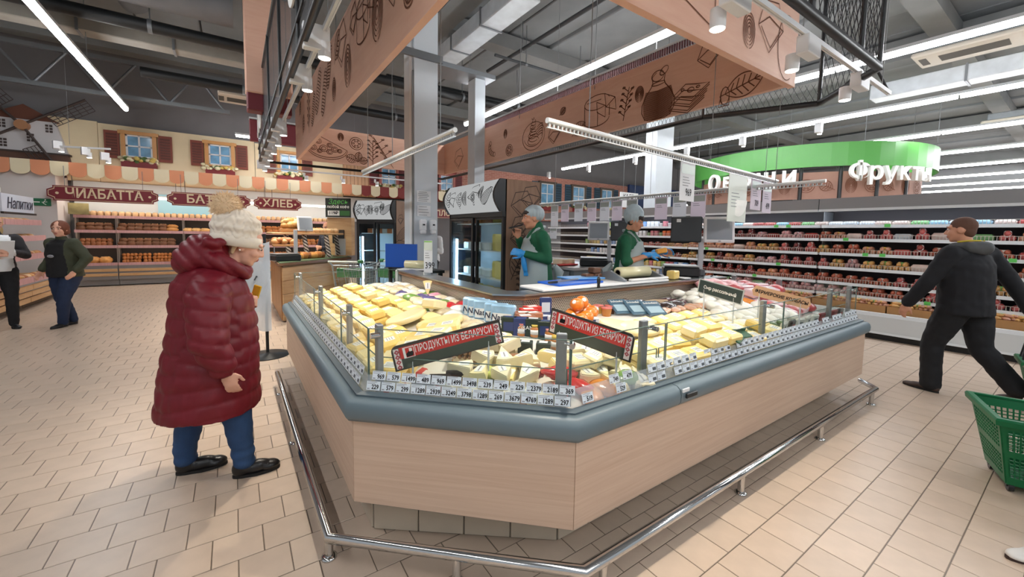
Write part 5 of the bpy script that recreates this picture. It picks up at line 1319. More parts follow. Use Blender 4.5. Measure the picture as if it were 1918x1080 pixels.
# blue panel, КАЛЕ sign and glowing shop letters far behind
t = thing('blue_hoarding', 'dark blue patterned panel at the end of the brick facade', 'panel', (20.5, 15.1, 2.5)); MB().box(18.2, 15.05, 2.3, 23, 15.18, 4.4).build('panel', mat('deep_blue', (30, 58, 106), .5, var=.3, vs=2), t)
t = thing('aisle_sign', 'white aisle sign reading КАЛЕ left of the wide column', 'sign', (9.4, 7.6, 2.4))
MB().obox((11.0, 9.1, 2.75), (.9, .03, .5)).build('board', WHITE, t); write('КАЛЕ', (10.95, 9.08, 2.86), (1, 0, 0), (0, 0, 1), .2, INKB, t, .002)
mb = MB(); mb.cyl((10.7, 9.1, 3.0), (10.7, 9.1, 6.19), .005, n=4); mb.cyl((11.3, 9.1, 3.0), (11.3, 9.1, 6.19), .005, n=4); mb.build('hangers', MATS['cable_grey'], t)
t = thing('glowing_shop_sign', 'white and cyan glowing shop sign far behind the price cards', 'sign', (20, 13, 2.6))
CY2 = emis('neon_cyan', (90, 230, 240), 3.0)
mb = MB(); mb.box(16.2, 10.85, 3.2, 19.8, 10.95, 3.25)
for q in (16.4, 17.8, 19.6): mb.cyl((q, 10.9, 3.2), (q, 10.9, 6.19), .01, n=5); mb.cyl((q, 10.9, 2.5), (q, 10.9, 3.2), .01, n=5)
mb.build('hanger_frame', BLACKM, t)
write('10', (16.5, 10.8, 2.75), (.8, -.6, 0), (0, 0, 1), .8, emis('neon_white', (240, 250, 255), 3.0), t, .02, .01); MB().obox((18.3, 10.6, 2.62), (.9, .05, .12), Matrix.Rotation(-.64, 3, 'Z')).build('cyan_bar', CY2, t); MB().obox((19.4, 10.7, 2.7), (.5, .05, .16), Matrix.Rotation(-.64, 3, 'Z')).build('cyan_bar', CY2, t)
# shop front wall band under the facade, and shelves far away
t = thing('far_gondola', 'long grey display shelf under the brick facade', 'shelf', (15, 14.9, 0))
MB().box(8, 14.6, 0, 22, 15.15, .4).build('base', GC, t); MB().box(8, 15.0, .4, 22, 15.15, 2.0).build('back', mat('gondola_back', (120, 118, 120), .6), t)
for z in (.8, 1.2, 1.6): MB().box(8, 14.65, z, 22, 15.0, z + .03).build('shelf', SHW, t)
# ================================================================ CHEESE AND GOODS IN THE CASE
random.seed(31)
ORD = ('first', 'second', 'third', 'fourth', 'fifth', 'sixth', 'seventh', 'eighth', 'ninth', 'tenth', 'eleventh', 'twelfth', 'thirteenth', 'fourteenth', 'fifteenth', 'sixteenth', 'seventeenth', 'eighteenth', 'nineteenth', 'twentieth', 'twenty-first', 'twenty-second', 'twenty-third', 'twenty-fourth', 'twenty-fifth')
CT = Vector((.721, -.693)); CN = Vector((.693, .721)); C0 = Vector((.445, 1.975))
def vdist(x, y): return min(x - .445, .693 * x + .721 * y - 1.732, y - 1.24)
def dz(x, y):
    v = vdist(x, y); return .72 + .16 * min(max((v - .1) / .735, 0), 1)
def place(name, mesh, x, y, rz, label, cat, group=None, up=0., tilt=(0, 0), sc=1, z=None):
    e = .02; n = Vector((dz(x - e, y) - dz(x + e, y), dz(x, y - e) - dz(x, y + e), 2 * e)).normalized()
    q = Vector((0, 0, 1)).rotation_difference(n).to_matrix() @ Matrix.Rotation(rz, 3, 'Z') @ Matrix.Rotation(tilt[0], 3, 'X') @ Matrix.Rotation(tilt[1], 3, 'Y')
    o = bpy.data.objects.new(name, mesh); COL.objects.link(o)
    o.location = Vector((x, y, dz(x, y) if z is None else z)) + n * (up + .001); o.rotation_euler = q.to_euler()
    o.scale = (sc,) * 3 if not isinstance(sc, tuple) else sc
    return tag(o, label, cat, group)
def chz(name, col, var=.06): return mat(name, col, .34, var=var, vs=14, objvar=.06, coat=.35, bump=.12, bs=30)
Y1 = chz('cheese_butter', (249, 228, 160)); Y2 = chz('cheese_yellow', (246, 214, 126)); Y3 = chz('cheese_pale', (246, 230, 178)); Y4 = chz('cheese_white', (246, 234, 200)); Y5 = chz('cheese_orange', (232, 166, 72)); LAB = mat('sticker_white', (240, 240, 236), .45); LAB2 = mat('sticker_print', (150, 150, 156), .6)
CLEARP = film('cling_film', (255, 255, 250), .18, .12)
def block(a, b, c, m, lab=True, name='cheese_block'):
    mb = MB(); mb.rbox((0, 0, c / 2), (a, b, c), .012, None, 0, False)
    if lab:
        mb.obox((.01, 0, c + .0012), (a * .42, b * .5, .0015), None, 1)
        for k in range(3): mb.obox((.01, (k - 1) * b * .12, c + .0024), (a * .32, b * .03, .001), None, 2)
    return mb.mesh(name, [m, LAB, LAB2])
def wedge(r, ang, h, m, rind=None, lab=True):
    pts = [(0, 0)] + [(r * cos(t), r * sin(t)) for t in [-ang / 2 + ang * k / 6 for k in range(7)]]
    pts = [(x - r * .6, y) for x, y in pts]; mb = MB(); b = .006
    mb.prism(pts, .004, h - b); mb.prism([(x * .95, y * .93) for x, y in pts], 0, h)
    if lab: mb.obox((.01, 0, h + .001), (r * .4, r * .3, .0015), None, 1); mb.obox((.01, 0, h + .002), (r * .3, r * .05, .001), None, 2)
    return mb.mesh('cheese_wedge', [m, LAB, LAB2])
def wheelm(r, h, m): return MB().lathe([(r * .93, 0), (r, h * .2), (r, h * .75), (r * .95, h * .95), (r * .85, h), (0, h)], n=28).mesh('cheese_wheel', [m])
def lump(a, b, c, m, seed=1, amp=.18, name='wrapped_cheese'):
    mb = MB(); mb.ell((0, 0, c), (a, b, c), 14, 9); rnd = seed * 3.7
    for i, v in enumerate(mb.v):
        p = Vector((v[0] / a, v[1] / b, v[2] / c - 1)); k = 1 + amp * noise.noise(p * 1.6 + Vector((rnd, 0, 0)))
        z = (p.z * k + 1) * c; mb.v[i] = (v[0] * k, v[1] * k, max(z, .0) if z > c * .25 else 0)
    return mb.mesh(name, [m])
BL = [block(.17, .115, .062, Y1), block(.165, .12, .06, Y2), block(.17, .11, .066, Y3), block(.16, .12, .06, Y1, False)]
WG = [wedge(.15, .75, .07, Y4), wedge(.16, .65, .06, Y3), wedge(.14, .9, .065, Y4), wedge(.17, .55, .055, Y1)]
WH = wheelm(.125, .034, Y1); WHP = wheelm(.12, .032, Y3)
WLM = [lump(.075, .06, .035, mat('brine_white', (240, 238, 228), .3, var=.05, vs=12, objvar=.05, coat=.5, bump=.2, bs=18), s) for s in (1, 2, 3)]
LAY = ('bottom', 'upper')
# --- zone A: yellow blocks behind the left glass
for r, x in enumerate((.645, .79, .935, 1.08, 1.225)):
    n = 0; y = 1.98 + .28 * max(0, .85 - x) * 3
    if r >= 2: y = 2.12
    while y < 4.88:
        skip = r >= 2 and any(hypot(x - a, y - b) < .2 for a, b in ((1.08, 2.3), (1.2, 2.62), (1.1, 3.02))) or (r < 3 and (x < 1.4 and 1.95 < y < 2.25 and x > .66))
        if not skip:
            k = random.choice((0, 0, 1, 1, 2, 3)); lays = 2 if r < 2 or (r == 2 and y > 3.1) or (r == 3 and y > 3.6 and n % 3) else 1
            for l in range(lays):
                place('cheese_block', BL[k], x + random.uniform(-.008, .008), y + random.uniform(-.008, .008), pi / 2 + random.uniform(-.2, .2), '%s %s cheese block from the corner, %s row behind left glass, %s layer' % (ORD[min(n, 24)], ('butter-coloured', 'yellow', 'pale', 'plain')[k], ORD[r], LAY[l]), 'cheese', 'cheese blocks behind the left glass', up=.067 * l)
            n += 1
        y += .185
for i, (x, y, m, d) in enumerate(((1.08, 2.3, WH, 'nearest the Belarus sign'), (1.2, 2.62, WH, 'middle one of three'), (1.1, 3.02, WHP, 'farthest from the corner'))):
    place('round_cheese', m, x, y, i, 'flat round film-wrapped yellow cheese on the left heap, %s' % d, 'cheese', 'round cheeses on the left heap', up=.03, tilt=(-.02, .12), sc=1.35)
place('labelled_cheese', BL[2], 1.3, 2.98, .6, 'pale cheese block with a green and red label beside the round cheeses', 'cheese', up=.06, sc=1.15, tilt=(0, .25))
# --- zone B: bags, packs and bundles by the left riser
FILM = [mat('bag_%d' % i, c, .25, var=.2, vs=16, objvar=.08, coat=.6, bump=.25, bs=26) for i, c in enumerate(((238, 226, 196), (224, 206, 170), (110, 150, 70), (92, 84, 140), (214, 150, 170), (196, 40, 44), (236, 236, 230), (226, 140, 50)))]
BAG = [lump(.085, .055, .03, m, i + 4, .25, 'film_bag') for i, m in enumerate(FILM)]
n = 0
for r, x in enumerate((1.39, 1.52, 1.64)):
    for c in range(13):
        y = 3.0 + c * .15
        k = random.choice((0, 0, 1, 6, 6, 0, 2, 3, 4)) if y < 4.3 else random.choice((0, 6, 1))
        if c < 2 and r > 0: k = 5 if c == 1 else 6
        place('cheese_bag', BAG[k], x + random.uniform(-.02, .02), y + random.uniform(-.02, .02), random.uniform(0, pi), '%s film bag from the ledge corner, %s row before the left riser' % (('cream', 'tan', 'green', 'violet', 'pink', 'red', 'white', 'orange')[k] + ' ' + ORD[c], ORD[r]), 'cheese bag', 'film bags before the left riser', up=.0, sc=1.15)
place('orange_wedge_pack', WG[3], 1.63, 3.9, 1.2, 'upright orange triangular pack standing out before the left riser', 'cheese pack', tilt=(0, -1.2), up=.1)
for i, (x, y, k) in enumerate(((1.34, 2.42, 1), (1.38, 2.8, 6), (1.3, 2.3, 0), (1.36, 2.62, 1))):
    place('cheese_bag', BAG[k], x, y, .5 * i, '%s film bag in the gap between the round cheeses and the Natura packs, %s one' % (('cream', 'tan', '', '', '', '', 'white')[k], ORD[i]), 'cheese bag', 'film bags beside the slice packs', up=.0, sc=1.2)
# --- slice packs with name, blue and white
NAT = mat('slice_pack_blue', (150, 190, 220), .3, var=.25, vs=9, coat=.5)
def carton(a, b, c, mats, name='carton'):
    mb = MB(); mb.rbox((0, 0, c / 2), (a, b, c), .006); 
    return mb.mesh(name, mats)
NP = carton(.17, .06, .15, [NAT])
for i, (x, y) in enumerate(((1.6, 2.86), (1.6, 2.78), (1.61, 2.7), (1.62, 2.55), (1.63, 2.47))):
    t = thing('slice_pack', 'blue and white cheese slice pack reading Natura, %s of five in the row' % ORD[i], 'cheese pack', (x, y, .88), -.95, 'Natura slice packs by the ledge corner')
    MB().rbox((0, 0, .075), (.19, .06, .15), .012).build('pack', NAT, t, True)
    MB().obox((0, -.0315, .05), (.15, .002, .075)).build('white_label', LAB, t, True)
    o = text_mesh('Natura', .062, .0005, .001, 1, .2).copy(); o.materials.append(mat('ink_navy', (50, 54, 74), .6)); o.transform(Matrix.Translation((0, -.034, .055)) @ Matrix.Rotation(pi / 2, 4, 'X'))
    ob = bpy.data.objects.new('lettering', o); COL.objects.link(ob); ob.parent = t
# --- centre: cartons and jars
def box_thing(name, x, y, rz, sz, m, label, cat='box', z=None, txt=None, tcol=None, lab=None):
    t = thing(name, label, cat, (x, y, dz(x, y) if z is None else z), rz)
    MB().rbox((0, 0, sz[2] / 2), sz, .004).build('carton', m, t, True)
    if lab: MB().obox((0, -sz[1] / 2 - .0008, sz[2] * .5), (sz[0] * .7, .0015, sz[2] * .5)).build('front_label', lab, t, True)
    MB().obox((0, 0, sz[2] + .0008), (sz[0] * .6, sz[1] * .55, .0015)).build('top_label', lab or LAB, t, True)
    if txt:
        me = text_mesh(txt, sz[2] * .3, .0004).copy(); me.materials.append(tcol or INKW); me.transform(Matrix.Translation((0, -sz[1] / 2 - .003, sz[2] * .5)) @ Matrix.Rotation(pi / 2, 4, 'X'))
        ob = bpy.data.objects.new('lettering', me); COL.objects.link(ob); ob.parent = t
    return t
REDC = mat('carton_red', (196, 52, 44), .4); BRC = mat('carton_brown', (150, 96, 70), .4, var=.3, vs=14); DKG = mat('carton_darkgreen', (36, 52, 46), .4); NAVY = mat('carton_navy', (44, 60, 110), .4); BLUEC = mat('carton_paleblue', (206, 216, 226), .4)
n = 0
for i, (x, y, m, mm) in enumerate(((1.72, 2.34, 'brown', BRC), (1.83, 2.43, 'red', REDC), (1.66, 2.24, 'brown', BRC), (1.77, 2.3, 'brown', BRC), (1.92, 2.5, 'red', REDC))):
    for l in range(3): box_thing('cheese_carton', x, y, -.5 + .1 * i, (.13, .09, .035), mm, '%s flat carton, %s layer of the %s pile by the ledge corner' % (m, ORD[l], ORD[i]), z=dz(x, y) + .036 * l)
for i in range(4):
    box_thing('dark_carton', 1.5 + .055 * i, 2.2 - .06 * i, -.75, (.1, .06, .12), DKG if i != 1 else NAVY, '%s cheese carton, %s in the row left of the jars' % ('dark green' if i != 1 else 'navy blue', ORD[i]), txt='GRANDBLU' if i == 2 else None, lab=None if i == 2 else NAVY)
for i in range(4):
    box_thing('blue_white_carton', 1.98 + .07 * i, 2.42 - .085 * i, -.55, (.17, .06, .05), BLUEC, 'white carton with navy band, %s of four before the perforated riser' % ORD[i], lab=NAVY)
box_thing('blue_card_pack', 2.08, 2.53, -.4, (.1, .02, .16), NAVY, 'upright navy card pack with white edge before the riser corner', lab=BLUEC)
for i in range(3): box_thing('navy_tub', 1.34 + .09 * i, 1.98 - .06 * i, -.75, (.085, .07, .07), NAVY if i == 0 else DKG, '%s cheese tub, %s in the row in front of the dark cartons' % ('navy' if i == 0 else 'dark', ORD[i]), 'tub')
JARG = mat('jar_honey', (186, 120, 60), .15, coat=.8, var=.1)
for i, (x, y, c, cn) in enumerate(((1.68, 1.98, (214, 150, 140), 'pink'), (1.62, 2.07, (214, 190, 90), 'yellow'), (1.56, 2.14, (200, 120, 110), 'red'), (1.73, 1.9, (206, 130, 120), 'rose'), (1.65, 1.88, (214, 190, 90), 'gold'))):
    t = thing('jar', 'small glass jar with %s lid, %s from the signs' % (cn, ORD[i]), 'jar', (x, y, dz(x, y)))
    MB().lathe([(.036, 0), (.042, .006), (.042, .06), (.034, .07)], n=16).build('jar_body', JARG, t, True)
    MB().lathe([(.037, .068), (.038, .084), (.0, .085)], n=16).build('lid', mat('lid_%s' % cn, c, .4), t, True)
    MB().lathe([(.0425, .02), (.0425, .05)], n=16).build('label_band', LAB, t, True)
# --- chamfer zone: stacked sticks, trays, wedges
def cp(u, v): q = C0 + CT * u + CN * v; return q.x, q.y
CA = atan2(CT.y, CT.x)
STK = block(.17, .028, .024, mat('stick_smoked', (186, 146, 104), .4, var=.2, vs=20, objvar=.1, coat=.4), False)
for l in range(6):
    for k in range(5):
        x, y = cp(.36 + .03 * k + .004 * l, .5); place('cheese_stick_pack', STK, x, y, CA + pi / 2 + .1, 'smoked cheese stick, %s across layer %s of the tall pile beside the sign' % (nth(k + 1), ('one', 'two', 'three', 'four', 'five', 'six')[l]), 'cheese', 'smoked cheese sticks piled beside the sign', up=.025 * l)
TRAYM = mat('tray_black', (42, 34, 32), .35)
for i in range(4):
    u, v = .28 + .075 * i, .2 + .045 * i; x, y = cp(u, v)
    t = thing('cheese_tray', 'black-edged cheese tray with mosaic lid, %s of four leaning in a row' % ORD[i], 'cheese pack', (x, y, dz(x, y)), CA + .25)
    M = Matrix.Rotation(.62, 3, 'X')
    MB().rbox(M @ Vector((0, 0, .06)) + Vector((0, 0, -.02)), (.11, .025, .13), .006, M).build('tray', TRAYM, t, True)
    c = M @ Vector((0, -.014, .05)); MB().obox(c + Vector((0, 0, -.02)), (.09, .003, .07), M).build('mosaic_print', mat('mosaic_print', (206, 160, 110), .4, var=.5, vs=45), t, True)
    MB().obox(M @ Vector((0, -.0145, .105)) + Vector((0, 0, -.02)), (.1, .003, .025), M).build('dark_band', TRAYM, t, True)
RW = block(.24, .06, .03, mat('redwhite_pack', (232, 222, 210), .35, var=.1, vs=10), False)
for i in range(3):
    x, y = cp(.2 + .07 * i, .17 + .035 * i); o = place('long_cheese_pack', RW, x, y, CA + .3 - .3 * i, 'long white cheese pack with red ends lying near the front glass, %s of three' % ORD[i], 'cheese pack', up=.004 + .03 * (i == 2))
    e = MB().rbox((.1, 0, .016), (.05, .064, .034), .006).build('red_end', REDC, o, True); MB().rbox((-.1, 0, .016), (.04, .064, .034), .006).build('red_end', REDC, o, True)
for i, (u, v) in enumerate(((.1, .2), (.1, .33), (.11, .46), (.12, .6), (.22, .62), (.24, .74), (.14, .74))):
    for l in range(2):
        x, y = cp(u, v); place('cheese_block', BL[(i + l) % 3], x, y, CA + random.uniform(-.2, .2), 'pale yellow cheese block, %s behind the front glass by the left corner post, %s layer' % (ORD[i], LAY[l]), 'cheese', 'cheese blocks by the left corner post', up=.067 * l)
GRB = chz('cheese_green', (204, 216, 130))
cells_ = [(.42, .2), (.53, .18), (.64, .19), (.75, .17), (.86, .18), (.95, .2), (.48, .33), (.6, .33), (.71, .32), (.82, .34), (.5, .48), (.61, .47), (.71, .48), (.8, .46), (.44, .62), (.55, .63), (.65, .62), (.6, .76), (.5, .76), (.42, .45)]
for i, (u, v) in enumerate(cells_):
    x, y = cp(u, v); k = (0, 2, 3, 0, 1, 2, 0, 4, 5, 0, 1, 0, 6, 2, 0, 1, 0, 1, 0, 0)[i]
    rz = random.uniform(0, 2 * pi)
    if k < 4: place('cheese_wedge', WG[k], x, y, rz, '%s cheese wedge, %s from the trays behind the front glass' % (('creamy white', 'pale', 'white rinded', 'buttery')[k], ORD[i]), 'cheese', 'wedges behind the front glass', up=.0, tilt=(random.uniform(-.25, .25), random.uniform(-.2, .3)), sc=.88)
    elif k == 4: place('green_cheese', lump(.09, .07, .03, GRB, 3, .2, 'green_cheese'), x, y, rz, 'flat green herbed cheese wrapped in film behind the front glass', 'cheese', up=.01, tilt=(.3, 0))
    elif k == 5: place('orange_cheese', WG[3], x, y, rz, 'orange-topped cheese wedge beside the green herbed cheese', 'cheese', up=.01)
    else: place('dark_rind_cheese', lump(.06, .06, .035, mat('rind_brown', (150, 104, 70), .4, var=.2), 6, .1, 'rind_cheese'), x, y, rz, 'brown rinded round cheese half behind the green herbed cheese', 'cheese')
for i, (u, v) in enumerate(((.47, .27), (.58, .26), (.69, .25), (.8, .26), (.55, .4), (.66, .4), (.76, .4), (.55, .55), (.66, .55), (.5, .68))):
    x, y = cp(u, v); place('cheese_wedge', WG[(0, 1, 2, 0, 2)[i % 5]], x, y, random.uniform(0, 6), 'small film-wrapped cheese wedge lying on top of the heap, %s from the trays' % ORD[i], 'cheese', 'upper wedges behind the front glass', up=.06, tilt=(random.uniform(-.3, .3), random.uniform(-.2, .2)), sc=.9)
x, y = cp(.8, .14); t = thing('small_jar', 'small dark honey jar with a white cap near the right front post', 'jar', (x, y, dz(x, y) + .03))
MB().lathe([(.026, -.03), (.027, .02), (.022, .03)], n=12).build('jar_body', JARG, t, True); MB().lathe([(.024, .03), (.024, .045), (0, .046)], n=12).build('lid', LAB, t, True)
GRP = mat('grape_red', (140, 20, 36), .2, coat=.5)
t = thing('grape_bunch', 'small bunch of red grapes beside the corner post', 'grapes', (1.33, 1.66, dz(1.33, 1.66)))
for k in range(11): MB().ell((.02 * (k % 3) - .02, .018 * ((k // 3) % 3), .014 + .016 * (k // 5)), (.013, .013, .013), 8, 6).build('grape', GRP, t, True)
# --- right of the corner: wedges, red and orange packs
ORP = lump(.1, .06, .03, FILM[7], 2, .2, 'orange_pack'); RDP = lump(.1, .05, .03, FILM[5], 5, .3, 'red_pack')
for i, (x, y) in enumerate(((1.32, 1.47), (1.43, 1.45), (1.37, 1.56))): place('red_pack', RDP, x, y, .7 + i, 'shiny red cheese pack just right of the corner post, %s of three' % ORD[i], 'cheese pack', up=.01 + .03 * (i == 2))
for i, (x, y) in enumerate(((1.44, 1.38), (1.56, 1.41))): place('orange_pack', ORP, x, y, 1 + i, 'orange printed cheese pack beside the red packs, %s of two' % ORD[i], 'cheese pack', up=.0)
gi = 0
for x, y in ((1.52, 1.52), (1.64, 1.5), (1.75, 1.45), (1.45, 1.64), (1.57, 1.63), (1.69, 1.62), (1.8, 1.58), (1.5, 1.76), (1.62, 1.75), (1.74, 1.74), (1.36, 1.78), (1.66, 1.39), (1.78, 1.37)):
    k = gi % 4; place('cheese_wedge', WG[k], x, y, random.uniform(0, 6), '%s wrapped cheese piece right of the corner post, %s under the sign' % (('white', 'pale', 'creamy', 'buttery')[k], ORD[gi]), 'cheese', 'cheese pieces under the right sign', tilt=(random.uniform(-.15, .15), random.uniform(-.1, .2)), sc=1.1); gi += 1
for i, (x, y) in enumerate(((1.5, 1.58), (1.62, 1.57), (1.73, 1.55))): place('cheese_block', BL[2], x, y, .4 * i, 'pale cheese block lying on the pieces right of the corner post, %s of three' % ORD[i], 'cheese', up=.07, tilt=(.1, .1), sc=.9)
place('green_bag', lump(.08, .06, .03, FILM[2], 9, .2, 'green_bag'), 1.72, 1.4, 0, 'green herb bag behind the lower glass right of the corner post', 'cheese bag', up=.03)
# --- right: rows of yellow blocks behind the right glass
for r, y in enumerate((1.4, 1.535, 1.67, 1.805, 1.94)):
    n = 0; x = 1.95 + (.02 * r)
    while x < 3.5 - .1 * max(0, r - 3):
        if hypot(x - 2.3, y - 1.92) > .2:
            k = random.choice((0, 1, 1, 0, 2)); lays = 2 if (r < 2 and (n % 4) != 3) or (r == 0 and n in (2, 3)) else 1
            if r in (0, 1) and n in (3, 4): lays = 3
            for l in range(lays):
                place('cheese_block', BL[k], x + random.uniform(-.01, .01), y + random.uniform(-.008, .008), random.uniform(-.16, .16), '%s %s cheese block from the corner, %s row behind right glass, %s layer' % (ORD[n], ('butter-coloured', 'yellow', 'pale')[k], ORD[r], ORD[l]), 'cheese', 'cheese blocks behind the right glass', up=.068 * l)
            n += 1
        x += .185
place('round_cheese', WHP, 2.3, 1.95, 0, 'flat round pale cheese lying at the back left of the right-hand blocks', 'cheese', up=.02, tilt=(-.1, .1), sc=1.25)
place('round_cheese', WHP, 2.36, 1.83, 1, 'second flat round pale cheese lapping over the first on the right', 'cheese', up=.05, tilt=(-.15, .1), sc=1.2)
for i, (x, y) in enumerate(((2.75, 1.33), (2.86, 1.36))):
    t = thing('green_shelf_card', 'dark green plastic card holder lying among the blocks, %s of two' % ORD[i], 'card holder', (x, y, dz(x, y) + .16)); M = Matrix.Rotation(.3 - .5 * i, 3, 'Z') @ Matrix.Rotation(.4, 3, 'X')
    MB().rbox((0, 0, 0), (.16, .07, .012), .004, M).build('card', mat('card_green', (52, 92, 66), .4), t, True); MB().rbox(M @ Vector((0, .035, .01)), (.16, .008, .03), .003, M).build('clip', mat('card_green', (52, 92, 66), .4), t, True)
# --- right back row before the riser
ORB = [MB().ell((0, 0, .052), (.055, .055, .052), 14, 9).mesh('smoked_ball', mat('ball_orange', (222, 124, 30), .3, var=.2, vs=12, coat=.5))]
k = 0
for x, y, u in ((2.06, 2.22, 0), (2.16, 2.3, 0), (2.27, 2.36, 0), (2.18, 2.16, 0), (2.3, 2.24, 0), (2.15, 2.24, .085), (2.27, 2.31, .085), (2.38, 2.3, 0), (2.42, 2.4, 0), (2.06, 2.1, 0)):
    o = place('orange_ball_cheese', ORB[0], x, y, k, 'orange ball cheese with white label, %s in the pile behind the right sign' % ORD[k], 'cheese', 'orange ball cheeses', up=u); 
    MB().ell((.0, -.034, .07), (.022, .02, .024), 8, 6).build('label_patch', LAB, o, True); k += 1
for i, (x, y) in enumerate(((2.5, 2.4), (2.58, 2.42), (2.55, 2.3), (2.66, 2.36))):
    t = thing('sauce_tub', 'small %s tub with printed lid, %s right of the orange ball cheeses' % (('red', 'yellow', 'amber', 'brown')[i], ORD[i]), 'tub', (x, y, dz(x, y)))
    MB().lathe([(.036, 0), (.045, .06), (.047, .065)], n=14).build('tub', [mat('tub_%d' % i, ((176, 40, 40), (226, 180, 60), (196, 130, 60), (110, 70, 50))[i], .35)], t, True); MB().lathe([(.047, .062), (.047, .072), (0, .073)], n=14).build('lid', mat('tublid', (200, 110, 100), .4), t, True)
STEELB = mat('pack_steelblue', (70, 100, 120), .3, coat=.5)
for i in range(3):
    x, y = 2.72 + .09 * i, 2.3 - .1 * i; t = thing('blue_slice_pack', 'steel blue slice pack reading Schönfeld, %s of three overlapping' % ORD[i], 'cheese pack', (x, y, dz(x, y) + .02), -.35); M = Matrix.Rotation(-.45 , 3, 'X').inverted()
    MB().rbox((0, 0, .045), (.17, .2, .018), .006, M).build('pack', STEELB, t, True); c = M @ Vector((0, .06, .011)) + Vector((0, 0, .045)); 
    me = text_mesh('Schönfeld', .035, .0003).copy(); me.materials.append(INKW); me.transform(Matrix.Translation(c) @ M.to_4x4()); ob = bpy.data.objects.new('lettering', me); COL.objects.link(ob); ob.parent = t
    MB().obox(M @ Vector((0, -.03, .0098)) + Vector((0, 0, .045)), (.13, .09, .001), M).build('pale_print', mat('pack_paleblue', (150, 176, 190), .4), t, True)
DKP = lump(.1, .07, .035, mat('pack_darkbrown', (58, 44, 42), .25, var=.3, vs=12, coat=.6), 3, .25, 'dark_pack'); KRP = block(.15, .12, .03, mat('pack_kraft', (186, 164, 136), .6, var=.06), False); MRP = block(.13, .1, .025, mat('pack_maroon', (84, 34, 50), .3, var=.2, vs=14, coat=.5))
n = 0
for x, y, k in ((3.0, 2.5, 0), (3.1, 2.42, 0), (3.0, 2.34, 0), (3.14, 2.28, 0), (3.22, 2.5, 1), (3.36, 2.52, 1), (3.34, 2.4, 1), (3.24, 2.2, 0), (3.5, 2.48, 1), (3.55, 2.36, 2), (3.66, 2.46, 2), (3.65, 2.32, 2), (3.74, 2.4, 2), (3.4, 2.22, 0), (3.7, 2.54, 2)):
    place(('dark_cheese_pack', 'kraft_pack', 'maroon_pack')[k], (DKP, KRP, MRP)[k], x, y, random.uniform(-.5, .5), '%s, %s along before the perforated riser' % (('shiny dark brown cheese pack', 'kraft paper pack with round windows', 'maroon cheese pack with label')[k], ORD[n]), 'cheese pack', 'dark packs before the riser', up=.0, tilt=(-.25, 0) if k else (0, 0), sc=1.1); n += 1
for i in range(7): place('salami_slice_pack', lump(.09, .05, .022, mat('pack_peach', (216, 170, 140), .3, var=.3, vs=18, coat=.5), i, .2, 'peach_pack'), 3.0 + .11 * i, 2.1 + .03 * (i % 2), .3 * i, 'peach and black smoked cheese pack, %s in front of the dark packs' % ORD[i], 'cheese pack', up=.0)
# --- brined white cheese
n = 0
for r, y in enumerate((2.5, 2.38, 2.26, 2.14, 2.02, 1.9, 1.78, 1.66)):
    for c in range(6 if r < 5 else 7):
        x = 3.88 - .05 * r * (r < 6) + c * .145
        if r >= 5: x = 3.5 + c * .145
        if x > 4.45: continue
        k = (r + c) % 3
        orange = (x > 3.95 and r in (3, 4) and c % 3 == 1)
        place('brined_cheese' if not orange else 'orange_bag', WLM[k] if not orange else BAG[7], x + random.uniform(-.02, .02), y + random.uniform(-.02, .02), random.uniform(0, 6), '%s, %s along row %s under the brine cheese sign' % ('white brined cheese in a film bag' if not orange else 'orange film bag', ORD[c], ('one', 'two', 'three', 'four', 'five', 'six', 'seven', 'eight')[r]), 'cheese', 'brined cheeses by the sign', up=.0 if (r + c) % 2 else .01, sc=1.1); n += 1
for i in range(9):
    place('brined_cheese', WLM[i % 3], 3.75 + .08 * i, 2.42 - .1 * (i % 4), i, 'white brined cheese bag lying on top of the white heap, %s one' % ORD[i], 'cheese', 'upper brined cheeses', up=.055)
# --- meats at the far right end
PK1 = mat('meat_pink', (232, 164, 168), .3, var=.15, vs=8, objvar=.1, coat=.5); PK2 = mat('meat_red', (196, 80, 84), .3, var=.3, vs=12, objvar=.1, coat=.5); PK3 = mat('meat_rose', (226, 190, 196), .35, var=.1, objvar=.1, coat=.3)
ML = [lump(.13, .09, .055, PK1, 1, .2, 'ham_piece'), lump(.1, .08, .045, PK2, 2, .25, 'meat_piece'), block(.2, .12, .07, PK3, True, 'meat_pack')]
n = 0
for r, y in enumerate((2.5, 2.34, 2.18, 2.02, 1.86, 1.7)):
    for c in range(4):
        x = 4.4 + c * .175
        if x > 4.95: continue
        k = 0 if r < 2 and c < 2 else (2 if (r + c) % 2 else 1)
        for l in range(2 if r < 4 else 1): place(('ham_piece', 'meat_piece', 'meat_pack')[k], ML[k], x, y, random.uniform(-.4, .4), '%s, %s of row %s at the case end, %s layer' % (('pink wrapped ham', 'red smoked meat', 'pale labelled meat pack')[k], ORD[c], ('one', 'two', 'three', 'four', 'five', 'six')[r], ORD[l]), 'meat', 'meats at the right end', up=.085 * l)
        n += 1
PCH = [block(.11, .03, .15, mat('pouch_%d' % i, c, .3, var=.2, vs=14, coat=.4), False, 'pouch') for i, c in enumerate(((226, 220, 212), (60, 40, 40), (140, 40, 40)))]
for i in range(9):
    x = 3.62 + i * .155; k = (0, 1, 0, 0, 0, 2, 1, 2, 1)[i]
    t = place('snack_pouch', PCH[k], x, 1.42, random.uniform(-.15, .15), '%s snack pouch standing behind the far right glass, %s from the post' % (('pale', 'black', 'dark red')[k], ORD[i]), 'pouch', 'pouches behind the far right glass')
    MB().rbox((0, -.0165, .07), (.05, .002, .09), .001).build('label', mat('pouch_label', (46, 56, 60), .4) if k == 0 else REDC, t, True)
